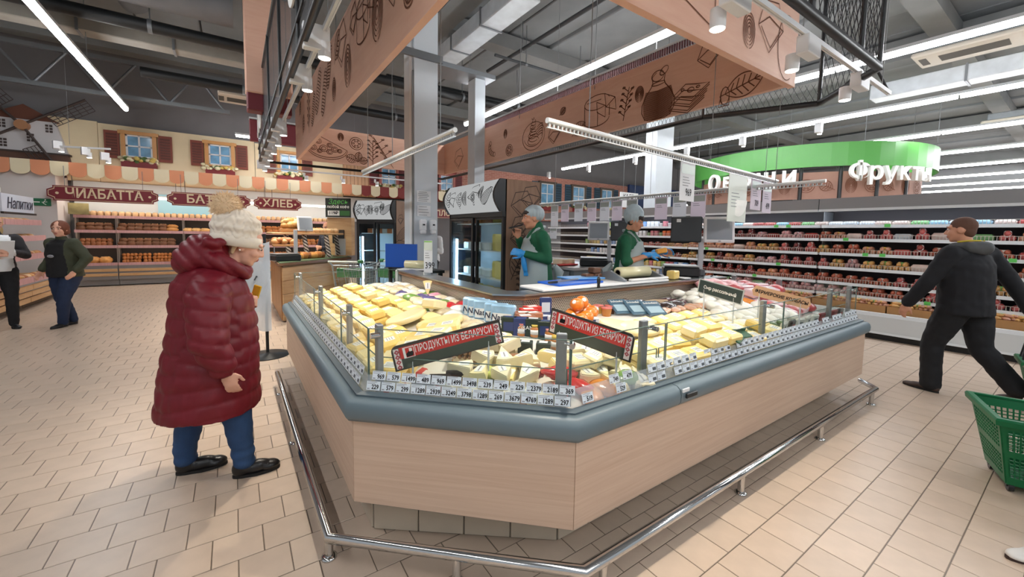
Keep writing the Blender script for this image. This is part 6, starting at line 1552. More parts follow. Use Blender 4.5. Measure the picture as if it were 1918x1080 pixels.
for i in range(5): place('olive_tub', block(.12, .09, .06, mat('tub_green', (110, 130, 84), .3, var=.3, vs=16, coat=.5)), 3.4 + .14 * i, 1.55 + .01 * i, .2 * i, 'clear tub of olives and greens near the far right glass, %s one' % ORD[i], 'tub', 'olive tubs')

# ---------------------------------------------------------------- boards and signs standing in the case
REDB = mat('sign_red', (206, 50, 44), .45); DKGS = mat('sign_green', (58, 70, 60), .45); SEDGE = mat('sign_dark', (54, 50, 46), .4)
def plate_sign(tl, tr, h, label, kind, down=(0, 0, -1), stake=True):
    tl = Vector(tl); tr = Vector(tr); ux = (tr - tl); W = ux.length; ux.normalize(); vz = Vector((0, 0, 1)); vz = (vz - ux * vz.dot(ux)).normalized()
    n = ux.cross(vz); t = thing('standing_sign', label, 'sign', (tl + tr) / 2 - vz * h)
    P = lambda u, v, d=0: tl + ux * u - vz * v + n * d
    def pl(pts, d, m, nm_, th=.002): return MB().extr([P(u, v, d) for u, v in pts], n * th).build(nm_, m, t)
    R = lambda u0, v0, u1, v1: [(u0, v0), (u1, v0), (u1, v1), (u0, v1)]
    if kind == 'belarus':
        rr = .03; fl = tl.x < 1.2
        c = [(W - rr + rr * sin(a), rr - rr * cos(a)) for a in [pi / 2 * k / 5 for k in range(6)]] if not fl else [(W, 0)]
        d_ = [(rr - rr * sin(a), rr - rr * cos(a)) for a in [pi / 2 * (5 - k) / 5 for k in range(6)]] if fl else [(0, 0)]
        MB().extr([P(u, v, -.006) for u, v in d_ + c + [(W, h), (0, h)]], n * .006).build('back_plate', SEDGE, t)
        pl(R(.008, .012, W - .008, h - .006), 0, DKGS, 'green_field', .001); pl(R(.035, .014, W - .035, h * .56), .001, REDB, 'red_band', .001)
        for u0 in (.01, W - .04):
            pl(R(u0, .016, u0 + .03, h - .01), .001, mat('ornament_white', (232, 224, 220), .5), 'ornament_strip', .001)
            mb = MB(); k = 0; v = .02
            while v < h - .03:
                cu, cv = u0 + .015, v + .013
                for a0 in (.013, .007):
                    q = [(cu - a0, cv), (cu, cv - a0), (cu + a0, cv), (cu, cv + a0)]; q2 = [(cu + (a - cu) * .6, cv + (b - cv) * .6) for a, b in q]
                    mb.add([P(a, b, .0026) for a, b in q + q2], [(j, 4 + j, 4 + (j + 1) % 4, (j + 1) % 4) for j in range(4)])
                v += .026
            mb.build('red_ornament', mat('ornament_red', (176, 40, 60), .5), t)
        L = .055 if h < .16 else .06
        pl(R(.055, .018, .055 + L, .018 + L), .0021, INKW, 'emblem_ground', .0008); pl(R(.067, .022, .052 + L, .015 + L), .003, REDB, 'emblem_field', .0006)
        MB().add([P(u, v, .0044) for u, v in ((.068, .03 + .022), (.085, .03 + .008), (.088, .045), (.1, .04), (.105, .05), (.1, .066), (.07, .068))], [(6, 5, 4, 3, 2, 1, 0)]).build('emblem_mark', INKB, t)
        pl(R(.086, .026, .1, .042), .0042, INKW, 'emblem_letter', .0006)
        cu = (.055 + L + W - .045) / 2
        write('ПРОДУКТЫ ИЗ БЕЛАРУСИ', P(cu, h * .31, .0028), ux, vz, h * .4, INKW, t, .0004, .0004, sx=(W - .055 - L - .07) / (h * .4 * 12.4))
    elif kind == 'brine':
        MB().extr([P(u, v, -.004) for u, v in R(-.01, -.008, W + .01, h + .008)], n * .004).build('clear_holder', mat('holder_pale', (176, 184, 184), .3), t)
        pl(R(0, 0, W, h), 0, mat('sign_slate', (46, 62, 62), .45), 'slate_card', .001); write('Сыр рассольный', P(W / 2, h * .5, .0018), ux, vz, h * .36, INKW, t, .0004, .0006, sx=.92)
    else:
        pts = [(.02, 0), (W - .02, 0), (W, h * .5), (W - .02, h), (.02, h), (0, h * .5)]
        MB().extr([P(u, v, -.004) for u, v in pts], n * .004).build('tan_card', mat('sign_tan', (214, 168, 128), .5), t); write('ФЕРМЕРСКИЕ КОЛБАСЫ', P(W / 2, h * .5, .001), ux, vz, h * .42, INKB, t, .0004, .001, sx=.9)
        for u, s in ((.03, 1), (W - .03, -1)):
            MB().add([P(u, h * .5, .001), P(u + .014 * s, h * .42, .001), P(u + .014 * s, h * .58, .001)], [(0, 1, 2), (2, 1, 0)]).build('arrow_mark', INKB, t)
    for f in (.15, .85):
        p = P(W * f, h, -.003); z = dz(p.x, p.y)
        MB().box(p.x - .004, p.y - .004, z, p.x + .004, p.y + .004, p.z + .03).build('stake', mat('clear_foot', (200, 205, 208), .3), t)
    return t
plate_sign((.613, 1.937, .985), (1.124, 1.742, 1.107), .128, 'slanting red and green sign reading ПРОДУКТЫ ИЗ БЕЛАРУСИ on the left heap', 'belarus')
plate_sign((1.52, 1.79, 1.125), (1.66, 1.24 + .06, 1.05), .15, 'red and green sign reading ПРОДУКТЫ ИЗ БЕЛАРУСИ right of the corner post', 'belarus')
plate_sign((3.13, 1.83, 1.205), (3.11, 1.48, 1.155), .1, 'slate sign reading Сыр рассольный over the white cheeses', 'brine')
plate_sign((3.49, 1.58, 1.17), (3.77, 1.14 + .12, 1.07), .085, 'tan arrow-ended sign reading ФЕРМЕРСКИЕ КОЛБАСЫ over the meats', 'farm')

# ---------------------------------------------------------------- price tags in the strip
TAGW = mat('tag_white', (226, 234, 240), .4)
tagme = MB().obox((0, 0, 0), (.07, .0015, .042)).mesh('price_tag', TAGW)
def tag_lines():
    mb = MB()
    for k in range(2): mb.quad((-.031, -.0012, .016 - .007 * k), (.018 - .01 * k, -.0012, .016 - .007 * k), (.018 - .01 * k, -.0012, .0185 - .007 * k), (-.031, -.0012, .0185 - .007 * k))
    mb.quad((-.031, -.0012, -.017), (-.018, -.0012, -.017), (-.018, -.0012, -.012), (-.031, -.0012, -.012))
    return mb.mesh('print', LAB2)
tlm = tag_lines()
smallp = MB().quad((.0, -.0012, -.014), (.03, -.0012, -.014), (.03, -.0012, .002), (.0, -.0012, .002)).mesh('price', mat('print_dark', (84, 90, 96), .6))
s1 = off(PATH, .052)
def tag_at(seg, u, row, txt, label, group):
    a = Vector(s1[seg]); b = Vector(s1[seg + 1]); t = (b - a).normalized(); nrm = Vector((-t.y, t.x)); p = a + t * u + nrm * (.004 + (.02 if row else 0)) 
    M = Matrix.Rotation(atan2(t.y, t.x), 3, 'Z') @ Matrix.Rotation(-.28, 3, 'X')
    o = inst('price_tag', tagme, (p.x, p.y, .80 + (.046 if row else 0)), M.to_euler()); tag(o, label, 'price tag', group)
    q = inst('print', tlm, (0, 0, 0), parent=o)
    if txt:
        k = ('TAG', txt)
        if k not in FONTC:
            me = text_mesh(txt, .03, 0, .0008, .82).copy(); me.materials.append(INKB); me.transform(Matrix.Translation((.01, -.0016, -.006)) @ Matrix.Rotation(pi / 2, 4, 'X')); FONTC[k] = me
        inst('price', FONTC[k], (0, 0, 0), parent=o)
    else: inst('price', smallp, (0, 0, 0), parent=o)
UP = '969 579 1499 489 969 1499 3498 239 249 229 2379 2189 369'.split(); LO_ = '229 579 299 1289 2939 3249 3798 1289 269 3679 4769 1289 297'.split()
for i in range(13):
    tag_at(1, .075 + i * .0765, 1, UP[i], 'white price tag reading %s, %s in the upper row of the front strip' % (UP[i], ORD[i]), 'price tags on the front strip')
    tag_at(1, .055 + i * .0765, 0, LO_[i], 'white price tag reading %s, %s in the lower row of the front strip' % (LO_[i], ORD[i]), 'price tags on the front strip')
for txt, u, row, wh in (('519', .1, 0, 'nearest the corner'), ('749', .3, 1, 'second from the corner'), ('479', .4, 1, 'third from the corner'), ('529', .33, 0, 'lower one beside it')):
    tag_at(2, u, row, txt, 'white price tag reading %s on the right strip, %s' % (txt, wh), 'price tags on the right strip')
u = .58
while u < 3.75:
    for row in (0, 1):
        if random.random() < .95: tag_at(2, u + .02 * row, row, None, 'small unreadable price tag, %s in the %s row of the right strip' % (count(('tr', row)), 'upper' if row else 'lower'), 'price tags along the right strip')
    u += .077
u = .2
while u < 2.95:
    for row in (0, 1): tag_at(0, u, row, None, 'small pale price tag, %s in the %s row of the left strip' % (count(('tl', row)), 'upper' if row else 'lower'), 'price tags along the left strip')
    u += .077
# ================================================================ WORKTOP, TOOLS, CARTS
random.seed(17)
wt = thing('worktop', 'stainless worktop behind the right-hand ledge of the cheese island', 'counter', (3.4, 2.95, .2))
MB().box(2.2, 2.83, 1.0, 5.0, 3.06, 1.045).build('top', STEEL, wt)
MB().box(2.25, 2.86, .2, 4.95, 3.02, 1.0).build('cabinet', GREYP, wt)
t = thing('cutting_board', 'long white plastic cutting board along the steel ledge', 'cutting board', (3.0, 2.8, 1.065)); MB().rbox((3.0, 2.79, 1.078), (1.75, .34, .024), .006).build('board', mat('board_white', (236, 238, 240), .4), t)
BLU = mat('board_blue', (28, 92, 196), .4)
t = thing('cutting_board', 'blue plastic cutting board with the long knife on it', 'cutting board', (2.62, 2.86, 1.091)); MB().rbox((2.66, 2.86, 1.1), (.6, .3, .018), .005, Matrix.Rotation(.05, 3, 'Z')).build('board', BLU, t)
t = thing('cutting_board', 'pale blue cutting board lapping over the first blue board', 'cutting board', (2.85, 2.95, 1.11)); MB().rbox((2.9, 2.97, 1.119), (.42, .26, .015), .005, Matrix.Rotation(-.1, 3, 'Z')).build('board', mat('board_paleblue', (84, 150, 214), .4), t)
def knife(loc, rz, label, L=.2, up=False):
    t = thing('knife', label, 'knife', loc, rz)
    M = Matrix.Rotation(-pi / 2, 3, 'Y') if up else Matrix.Identity(3)
    h = MB(); h.rbox(M @ Vector((-.06, 0, .012)), (.12, .026, .02), .007, M); h.build('handle', BLACK, t, True)
    MB().extr([M @ Vector(p) for p in ((0, -.002, .004), (L, -.002, .016), (L - .02, -.002, .03), (0, -.002, .026))], M @ Vector((0, .003, 0))).build('blade', STEEL if not up else BLACK, t, True)
    return t
knife((2.42, 2.78, 1.11), .1, 'long black knife lying on the blue cutting board', .3)
t = thing('peeler', 'black-handled cheese peeler standing at the ledge edge', 'peeler', (2.78, 2.6, 1.065))
MB().lathe([(.008, .0), (.016, .004), (.013, .03), (.018, .06), (.016, .09), (.009, .1)], (2.78, 2.615, 1.066), 12).build('handle', BLACK, t)
MB().cyl((2.78, 2.615, 1.165), (2.78, 2.615, 1.19), .005, n=8).build('blade_stub', STEEL, t)
for i, (dx, u) in enumerate(((0, 0), (.12, 0), (.1, .062))):
    o = inst('brown_cheese_block', block(.11, .1, .06, mat('brunost', (108, 74, 56), .4, var=.1), False), (3.02 + dx, 3.0, 1.092 + u)); tag(o, 'brown whey cheese block in the film pile on the board, %s one' % ('lower left', 'lower right', 'upper')[i], 'cheese', 'brown cheese blocks on the board')
t = thing('film_dispenser', 'grey film wrapping machine with white front bar on the ledge', 'wrapping machine', (3.5, 2.74, 1.092))
MB().extr([(3.2, 2.66, 1.091), (3.2, 2.98, 1.091), (3.2, 2.98, 1.16), (3.2, 2.86, 1.19), (3.2, 2.66, 1.11)], (.03, 0, 0)).build('side_plate', mat('machine_grey', (150, 156, 160), .35, .5), t)
MB().extr([(3.82, 2.66, 1.091), (3.82, 2.98, 1.091), (3.82, 2.98, 1.16), (3.82, 2.86, 1.19), (3.82, 2.66, 1.11)], (.03, 0, 0)).build('side_plate', MATS['machine_grey'], t)
MB().box(3.23, 2.7, 1.091, 3.82, 2.98, 1.1).build('bed', BLACKM, t); MB().rbox((3.58, 2.655, 1.105), (.62, .05, .026), .01).build('front_bar', WHITE, t)
t = thing('film_roll', 'thick roll of cream cling film lying on the wrapping machine', 'film roll', (3.5, 2.83, 1.2))
mb = MB(); n = 24; pr = [(.035, -.24), (.06, -.24), (.06, .24), (.035, .24)]
mb.lathe(pr + [pr[0]], (0, 0, 0), n); mb.v = [(3.52 + z, 2.82 + x, 1.165 + y) for x, y, z in mb.v]; mb.build('film', mat('film_cream', (226, 220, 178), .3, coat=.5), t)
mb = MB(); mb.lathe([(.03, -.243), (.0355, -.243), (.0355, .243), (.03, .243), (.03, -.243)], (0, 0, 0), n); mb.v = [(3.52 + z, 2.82 + x, 1.165 + y) for x, y, z in mb.v]; mb.build('cardboard_core', mat('core_card', (150, 140, 124), .7), t)
t = thing('cheese_board', 'dark board carrying sliced yellow cheese behind the film roll', 'board', (3.75, 3.2, 1.1)); MB().rbox((3.65, 3.02, 1.062), (.95, .2, .02), .006).build('board', BLACKM, t)
for i in range(5): o = inst('cheese_slab', block(.17, .13, .05, Y5 if i > 1 else Y1, False), (3.3 + i * .17, 3.02, 1.075), (0, 0, .1 * i)); tag(o, 'yellow cheese slab on the dark board, %s from the left end' % ORD[i], 'cheese', 'cheese slabs on the dark board')
o = inst('cheese_wedge', block(.14, .1, .1, Y2, False), (4.12, 2.74, 1.066), (0, 0, .2)); tag(o, 'cut yellow cheese piece standing right of the wrapping machine', 'cheese')
pos_scale(4.63, 2.98, 1.066, -.9, 'large scale terminal with black and white screens right of the film roll', .42, True, .36)
t = thing('white_saucer', 'small white dish beside the scale terminal', 'dish', (4.32, 2.66, 1.064)); MB().lathe([(.05, .0), (.075, .02), (.07, .02), (.045, .006), (0, .006)], (4.25, 2.68, 1.065), 20).build('dish', WHITE, t)
t = thing('black_marker', 'pen and white slip lying right of the scale terminal', 'pen', (4.9, 2.72, 1.064)); MB().cyl((4.85, 2.7, 1.072), (4.97, 2.74, 1.072), .007, n=8).build('pen', BLACK, t)
fc = thing('far_counter', 'grey service counter on the far side of the island', 'counter', (4.6, 5, .2))
MB().box(4.05, 4.3, .2, 5.05, 6.2, 1.04).build('cabinet', mat('counter_grey', (120, 126, 130), .45, .2), fc); MB().box(4.0, 4.25, 1.04, 5.1, 6.25, 1.08).build('top', STEEL, fc)
for k in range(3): MB().rbox((4.03, 4.65 + k * .6, .62), (.02, .56, .78), .005).build('cabinet_door', mat('counter_door', (140, 146, 150), .4, .2), fc)
pos_scale(4.6, 4.45, 1.081, -.75, 'smaller scale terminal on the far counter between the two workers', .38, True, .33, -1)
t = thing('red_tray', 'red tray of cheese pieces on the far counter beside the first worker', 'tray', (4.2, 4.75, 1.081)); MB().rbox((4.2, 4.72, 1.095), (.4, .3, .025), .01).build('tray', mat('tray_red', (206, 52, 46), .4), t)
for i in range(5): o = inst('cheese_piece', WG[i % 4], (4.08 + .07 * i, 4.7 + .04 * (i % 2), 1.108), (0, 0, i)); tag(o, 'cheese piece on the red tray of the far counter, %s from left' % nth(i + 1), 'cheese', 'cheese pieces on the red tray')
# table with blue board beside the tall cooler
t = thing('side_table', 'dark side table left of the tall cooler', 'table', (2.2, 5.8, .2))
MB().box(1.98, 5.46, .96, 2.55, 6.3, 1.0).build('top', BLACKM, t)
for x, y in ((2.0, 5.5), (2.5, 5.5), (2.0, 6.26), (2.5, 6.26)): MB().box(x - .025, y - .025, .196, x + .025, y + .025, .96).build('leg', BLACKM, t)
t = thing('blue_board', 'upright blue board on the side table behind the 399 card', 'board', (2.1, 6.1, 1.0)); MB().obox((2.12, 6.1, 1.19), (.5, .03, .36), Matrix.Rotation(-.7, 3, 'Z')).build('board', BLU, t); MB().obox((2.12, 6.1, 1.005), (.5, .12, .01), Matrix.Rotation(-.7, 3, 'Z')).build('foot', BLACKM, t)
t = thing('film_roll', 'cream film roll on a tray on the side table by the cooler', 'film roll', (2.2, 5.7, 1.0)); M = Matrix.Rotation(-.75, 3, 'Z')
MB().obox((2.2, 5.68, 1.012), (.44, .16, .02), M).build('tray', WHITE, t); mb = MB(); mb.lathe([(.035, -.17), (.058, -.17), (.058, .17), (.035, .17), (.035, -.17)], (0, 0, 0), 20); mb.v = [tuple(Vector((2.2, 5.68, 1.082)) + M @ Vector((z, x, y))) for x, y, z in mb.v]; mb.build('film', MATS['film_cream'], t)

# shopping carts beyond the case
def cart(loc, rz, label, dark=False):
    t = thing('shopping_cart', label, 'shopping cart', loc, rz); W = mat('cart_wire', (170, 176, 178), .3, .8)
    mb = MB(); T = [(-.28, 0), (.28, 0), (.2, .85), (-.2, .85)]; Bt = [(-.22, .12), (.22, .12), (.17, .78), (-.17, .78)]
    def e(a, za, b, zb, r=.004): mb.tube([(a[0], a[1], za), (b[0], b[1], zb)], r, 4)
    for i in range(4):
        a, b, c, d = T[i], T[(i + 1) % 4], Bt[i], Bt[(i + 1) % 4]; e(a, .98, b, .98, .008); e(c, .5, d, .5, .006); e(a, .98, c, .5, .006)
        for k in range(1, 9):
            f = k / 9; p = (a[0] + (b[0] - a[0]) * f, a[1] + (b[1] - a[1]) * f); q = (c[0] + (d[0] - c[0]) * f, c[1] + (d[1] - c[1]) * f); e(p, .98, q, .5, .0025)
        for k in range(1, 4):
            f = k / 4; z = .98 - .48 * f; p = (a[0] + (c[0] - a[0]) * f, a[1] + (c[1] - a[1]) * f); q = (b[0] + (d[0] - b[0]) * f, b[1] + (d[1] - b[1]) * f); e(p, z, q, z, .0025)
    for k in range(1, 8):
        x = -.22 + .055 * k; e((x, .12), .5, (x * .8, .78), .5, .0025)
    stuff(mb.build('wire_basket', W, t, True))
    f = MB()
    for s in (-1, 1):
        f.tube([(s * .27, -.1, 1.04), (s * .27, .0, .98), (s * .25, .1, .5), (s * .25, .0, .18), (s * .2, .8, .14)], .012, 6)
        f.tube([(s * .2, .7, .5), (s * .2, .45, .16)], .01, 6)
    f.build('frame', W, t, True)
    MB().cyl((-.29, -.1, 1.05), (.29, -.1, 1.05), .018, n=10).build('handle', mat('cart_handle', (200, 206, 198), .4), t, True)
    MB().rbox((.24, -.1, 1.06), (.09, .06, .06), .015).build('coin_lock', mat('cart_green', (56, 120, 70), .4), t, True)
    MB().rbox((0, .04, .86), (.42, .03, .16), .01).build('seat_flap', MATS['cart_green'], t, True)
    for x, y in ((-.24, .04), (.24, .04), (-.18, .78), (.18, .78)):
        MB().cyl((x - .014, y, .06), (x + .014, y, .06), .06, n=14).build('wheel', BLACK, t, True); MB().box(x - .02, y - .015, .06, x + .02, y + .015, .17).build('fork', W, t, True)
    return t
cart((1.55, 7.05, 0), -.6, 'shopping cart nearest the bakery counter, beyond the case end')
cart((2.15, 6.75, 0), 2.2, 'shopping cart between the narrow cooler and the ledge end')
# apron bag stand behind the woman in red
st = thing('bag_stand', 'black round-footed stand hung with clear bags behind the woman in red', 'bag stand', (.3, 5.75, 0))
MB().lathe([(.24, 0), (.24, .012), (.03, .03), (.02, .04)], (.3, 5.75, 0), 28).build('round_foot', BLACKM, st)
MB().cyl((.3, 5.75, .03), (.3, 5.75, 1.5), .018, n=10).build('pole', BLACKM, st)
for k in range(3): MB().tube([(.3, 5.75, 1.42 - .22 * k), (.2, 5.62, 1.44 - .22 * k), (.18, 5.6, 1.4 - .22 * k)], .008, 6).build('hook', BLACKM, st)
BAGC = film('clear_bag', (214, 222, 230), .55, .25)
for k in range(3):
    b = thing('plastic_bag_pack', 'pack of clear bags hanging on the black stand, %s from the top' % ORD[k], 'bags', (.22, 5.64, .6 + .2 * (2 - k)), 0, 'bag packs on the stand')
    mb = MB(); z1 = 1.42 - .22 * k; vs = []
    for i in range(7):
        for j in range(9):
            u = i / 6; v = j / 8; vs.append((.06 + .28 * u, 5.66 - .1 * u + .03 * sin(u * 9 + v * 5 + k), z1 - .62 * v + .03 * sin(u * 6)))
    fs = [(i * 9 + j, (i + 1) * 9 + j, (i + 1) * 9 + j + 1, i * 9 + j + 1) for i in range(6) for j in range(8)]
    mb.add(vs, fs, 0, True); mb.add([(x, y + .03, z) for x, y, z in vs], [f[::-1] for f in fs], 0, True); mb.build('bags', BAGC, b)
# ================================================================ PEOPLE
random.seed(2)
def remesh(mb, name, mats, voxel=.01, smooth=3, disp=None, fac=.5):
    me = mb.mesh('tmp', mats); o = bpy.data.objects.new('tmp', me); COL.objects.link(o)
    m = o.modifiers.new('r', 'REMESH'); m.mode = 'VOXEL'; m.voxel_size = voxel; m.use_smooth_shade = True
    if smooth: s = o.modifiers.new('s', 'SMOOTH'); s.iterations = smooth; s.factor = fac
    dg = bpy.context.evaluated_depsgraph_get(); dg.update()
    r = bpy.data.meshes.new_from_object(o.evaluated_get(dg)); r.name = name
    bpy.data.objects.remove(o); bpy.data.meshes.remove(me)
    r.materials.clear()
    for q in (mats if isinstance(mats, (list, tuple)) else [mats]): r.materials.append(q)
    if disp:
        nv = [Vector(v.normal) for v in r.vertices]
        for v, n_ in zip(r.vertices, nv): v.co = v.co + n_ * disp(v.co)
    r.polygons.foreach_set('use_smooth', [True] * len(r.polygons)); r.update()
    return r
def hang(mesh, name, parent):
    o = bpy.data.objects.new(name, mesh); COL.objects.link(o); o.parent = parent; return o
def limb(mb, pts, rs):
    for i in range(len(pts) - 1): mb.cyl(pts[i], pts[i + 1], rs[i], rs[i + 1], 14, True)
    for p, r in zip(pts, rs): mb.ell(p, (r, r, r), 12, 8)
def loft(mb, rings, n=20):
    """rings: (x, y, z, rx, ry)"""
    vs = []; fs = []; m = len(rings)
    for x, y, z, rx, ry in rings:
        for j in range(n): t = 2 * pi * j / n; vs.append((x + rx * cos(t), y + ry * sin(t), z))
    for i in range(m - 1):
        for j in range(n): fs.append((i * n + j, i * n + (j + 1) % n, (i + 1) * n + (j + 1) % n, (i + 1) * n + j))
    if rings[0][2] > rings[-1][2]: fs = [f[::-1] for f in fs]; fs += [tuple(range(n)), tuple(range(m * n - 1, (m - 1) * n - 1, -1))]
    else: fs += [tuple(range(n - 1, -1, -1)), tuple((m - 1) * n + j for j in range(n))]
    mb.add(vs, fs, 0, True)
def head_parts(mb, c, R, s=1.0, nose=1.0):
    P = lambda x, y, z: Vector(c) + R @ (Vector((x, y, z)) * s); E = lambda p, r: mb.ell(P(*p), [q * s for q in r], 16, 10, R)
    E((-.012, 0, .03), (.098, .076, .1)); E((.022, 0, -.03), (.074, .06, .086)); E((.06, 0, -.093), (.027, .03, .022)); E((.03, 0, -.07), (.055, .052, .045))
    limb(mb, [P(.086, 0, .03), P(.1, 0, .0), P(.112 * nose, 0, -.02)], [.009 * s, .011 * s, .014 * s]); 
    for k in (-1, 1):
        E((.098, k * .013, -.026), (.012, .01, .009)); E((.075, k * .032, .036), (.02, .028, .011)); E((.06, k * .038, -.022), (.03, .026, .028)); E((-.008, k * .077, -.005), (.022, .011, .034))
    E((.087, 0, -.052), (.014, .024, .0075)); E((.084, 0, -.065), (.015, .021, .008))
def head_details(t, c, R, s=1.0, brow=(70, 50, 40), lip=(176, 96, 90), lids=0):
    P = lambda x, y, z: Vector(c) + R @ (Vector((x, y, z)) * s)
    for k in (-1, 1):
        e = MB().ell(P(.083, k * .032, .015), [.011 * s, .0125 * s, .007 * s if not lids else .005 * s], 12, 8, R).build('eye', mat('eye_white', (196, 186, 178), .4), t, True)
        MB().ell(P(.0925, k * .033, .0145), [.004 * s, .007 * s, .0065 * s], 10, 6, R).build('iris', mat('iris_dark', (48, 36, 30), .2), e, True)
        b = MB(); limb(b, [P(.093, k * .016, .037), P(.092, k * .034, .042), P(.078, k * .052, .036)], [.004 * s, .0045 * s, .003 * s]); b.build('eyebrow', mat('brow_%d' % brow[0], brow, .8), t, True)
    l = MB(); l.ell(P(.0985, 0, -.053), [.005 * s, .021 * s, .0045 * s], 12, 6, R); l.ell(P(.0965, 0, -.063), [.005 * s, .018 * s, .005 * s], 12, 6, R); l.build('lips', mat('lip_%d' % lip[0], lip, .45), t, True)
def hand_parts(mb, w, d, pn, side=1, curl=.5, s=1.0, spread=.1):
    """w wrist, d direction of the hand, pn palm normal, side: which way the thumb lies"""
    d = Vector(d).normalized(); pn = Vector(pn); pn = (pn - d * pn.dot(d)).normalized(); a = d.cross(pn) * side; w = Vector(w)
    M = Matrix((d, a, pn)).transposed()
    mb.ell(w + d * .045 * s, (.052 * s, .042 * s, .017 * s), 14, 8, M); mb.ell(w + d * .07 * s, (.03 * s, .042 * s, .016 * s), 12, 8, M); limb(mb, [w - d * .03 * s, w + d * .03 * s], [.026 * s, .024 * s])
    for k, (L, o) in enumerate(((.072, .03), (.08, .01), (.074, -.011), (.058, -.031))):
        p = w + (d * .088 + a * o) * s; c = 0; pts = [p]; fd = (d + a * (o * spread * 6)).normalized()
        for sg in (.45, .32, .25):
            c += curl * (.7 + .15 * k * .3); q = fd * cos(c) + pn * sin(c); pts.append(pts[-1] + q * L * sg * s)
        limb(mb, pts, [.0098 * s, .009 * s, .0082 * s, .007 * s])
    p = w + (d * .025 + a * .033 + pn * .006) * s; q = (d * .7 + a * .6 + pn * .3).normalized()
    p2 = p + q * .035 * s; q2 = (d * .95 + a * .15 + pn * .35).normalized(); limb(mb, [p, p2, p2 + q2 * .03 * s, p2 + (q2 + pn * .3).normalized() * .055 * s], [.015 * s, .012 * s, .0105 * s, .008 * s])
def shoe(t, heel, toe, m, sole, name='shoe', h=.075, w_=.045, boot=0):
    heel = Vector(heel); toe = Vector(toe); d = toe - heel; L = d.length; f = d.normalized(); lft = Vector((-f.y, f.x, 0)).normalized(); up = f.cross(lft); M = Matrix((f, lft, up)).transposed()
    mb = MB(); P = lambda x, y, z: heel + M @ Vector((x * L, y, z))
    mb.ell(P(.2, 0, h * .55), (L * .22, w_ * .82, h * .62), 14, 8, M); mb.ell(P(.5, 0, h * .42), (L * .34, w_ * .88, h * .48), 14, 8, M); mb.ell(P(.75, .004, h * .3), (L * .26, w_, h * .38), 14, 8, M)
    mb.cyl(P(.2, 0, h * .5), P(.18, 0, h * 1.25 + boot), w_ * .85, w_ * .9, 14)
    for i, v in enumerate(mb.v):
        q = M.transposed() @ (Vector(v) - heel)
        if q.z < .012: q.z = .012; mb.v[i] = tuple(heel + M @ q)
    o = hang(remesh(mb, name, m, .008, 3), name, t)
    pts = [(L * (.5 + .5 * cos(a)) , (w_ * (1.0 if cos(a) > -.2 else .86)) * sin(a)) for a in [2 * pi * k / 20 for k in range(20)]]
    mb = MB(); mb.extr([heel + M @ Vector((x, y, 0)) for x, y in pts], up * .018); mb.build('sole', sole, o, True)
    return o
SKIN = mat('skin_fair', (222, 170, 146), .5, var=.04, vs=12, spec=.35); SKIN2 = mat('skin_warm', (206, 150, 122), .5, var=.04, vs=12, spec=.35)
def rot(yaw=0, pitch=0, roll=0): return Matrix.Rotation(yaw, 3, 'Z') @ Matrix.Rotation(pitch, 3, 'Y') @ Matrix.Rotation(roll, 3, 'X')
def wrinkle(a=.006, f=9, seed=0):
    def g(co): return a * noise.noise(Vector((co.x * f, co.y * f, co.z * f * 1.6 + seed))) + a * .6 * noise.noise(Vector((co.x * f * 2.3, co.y * f * 2.3, co.z * f * 2 + seed)))
    return g
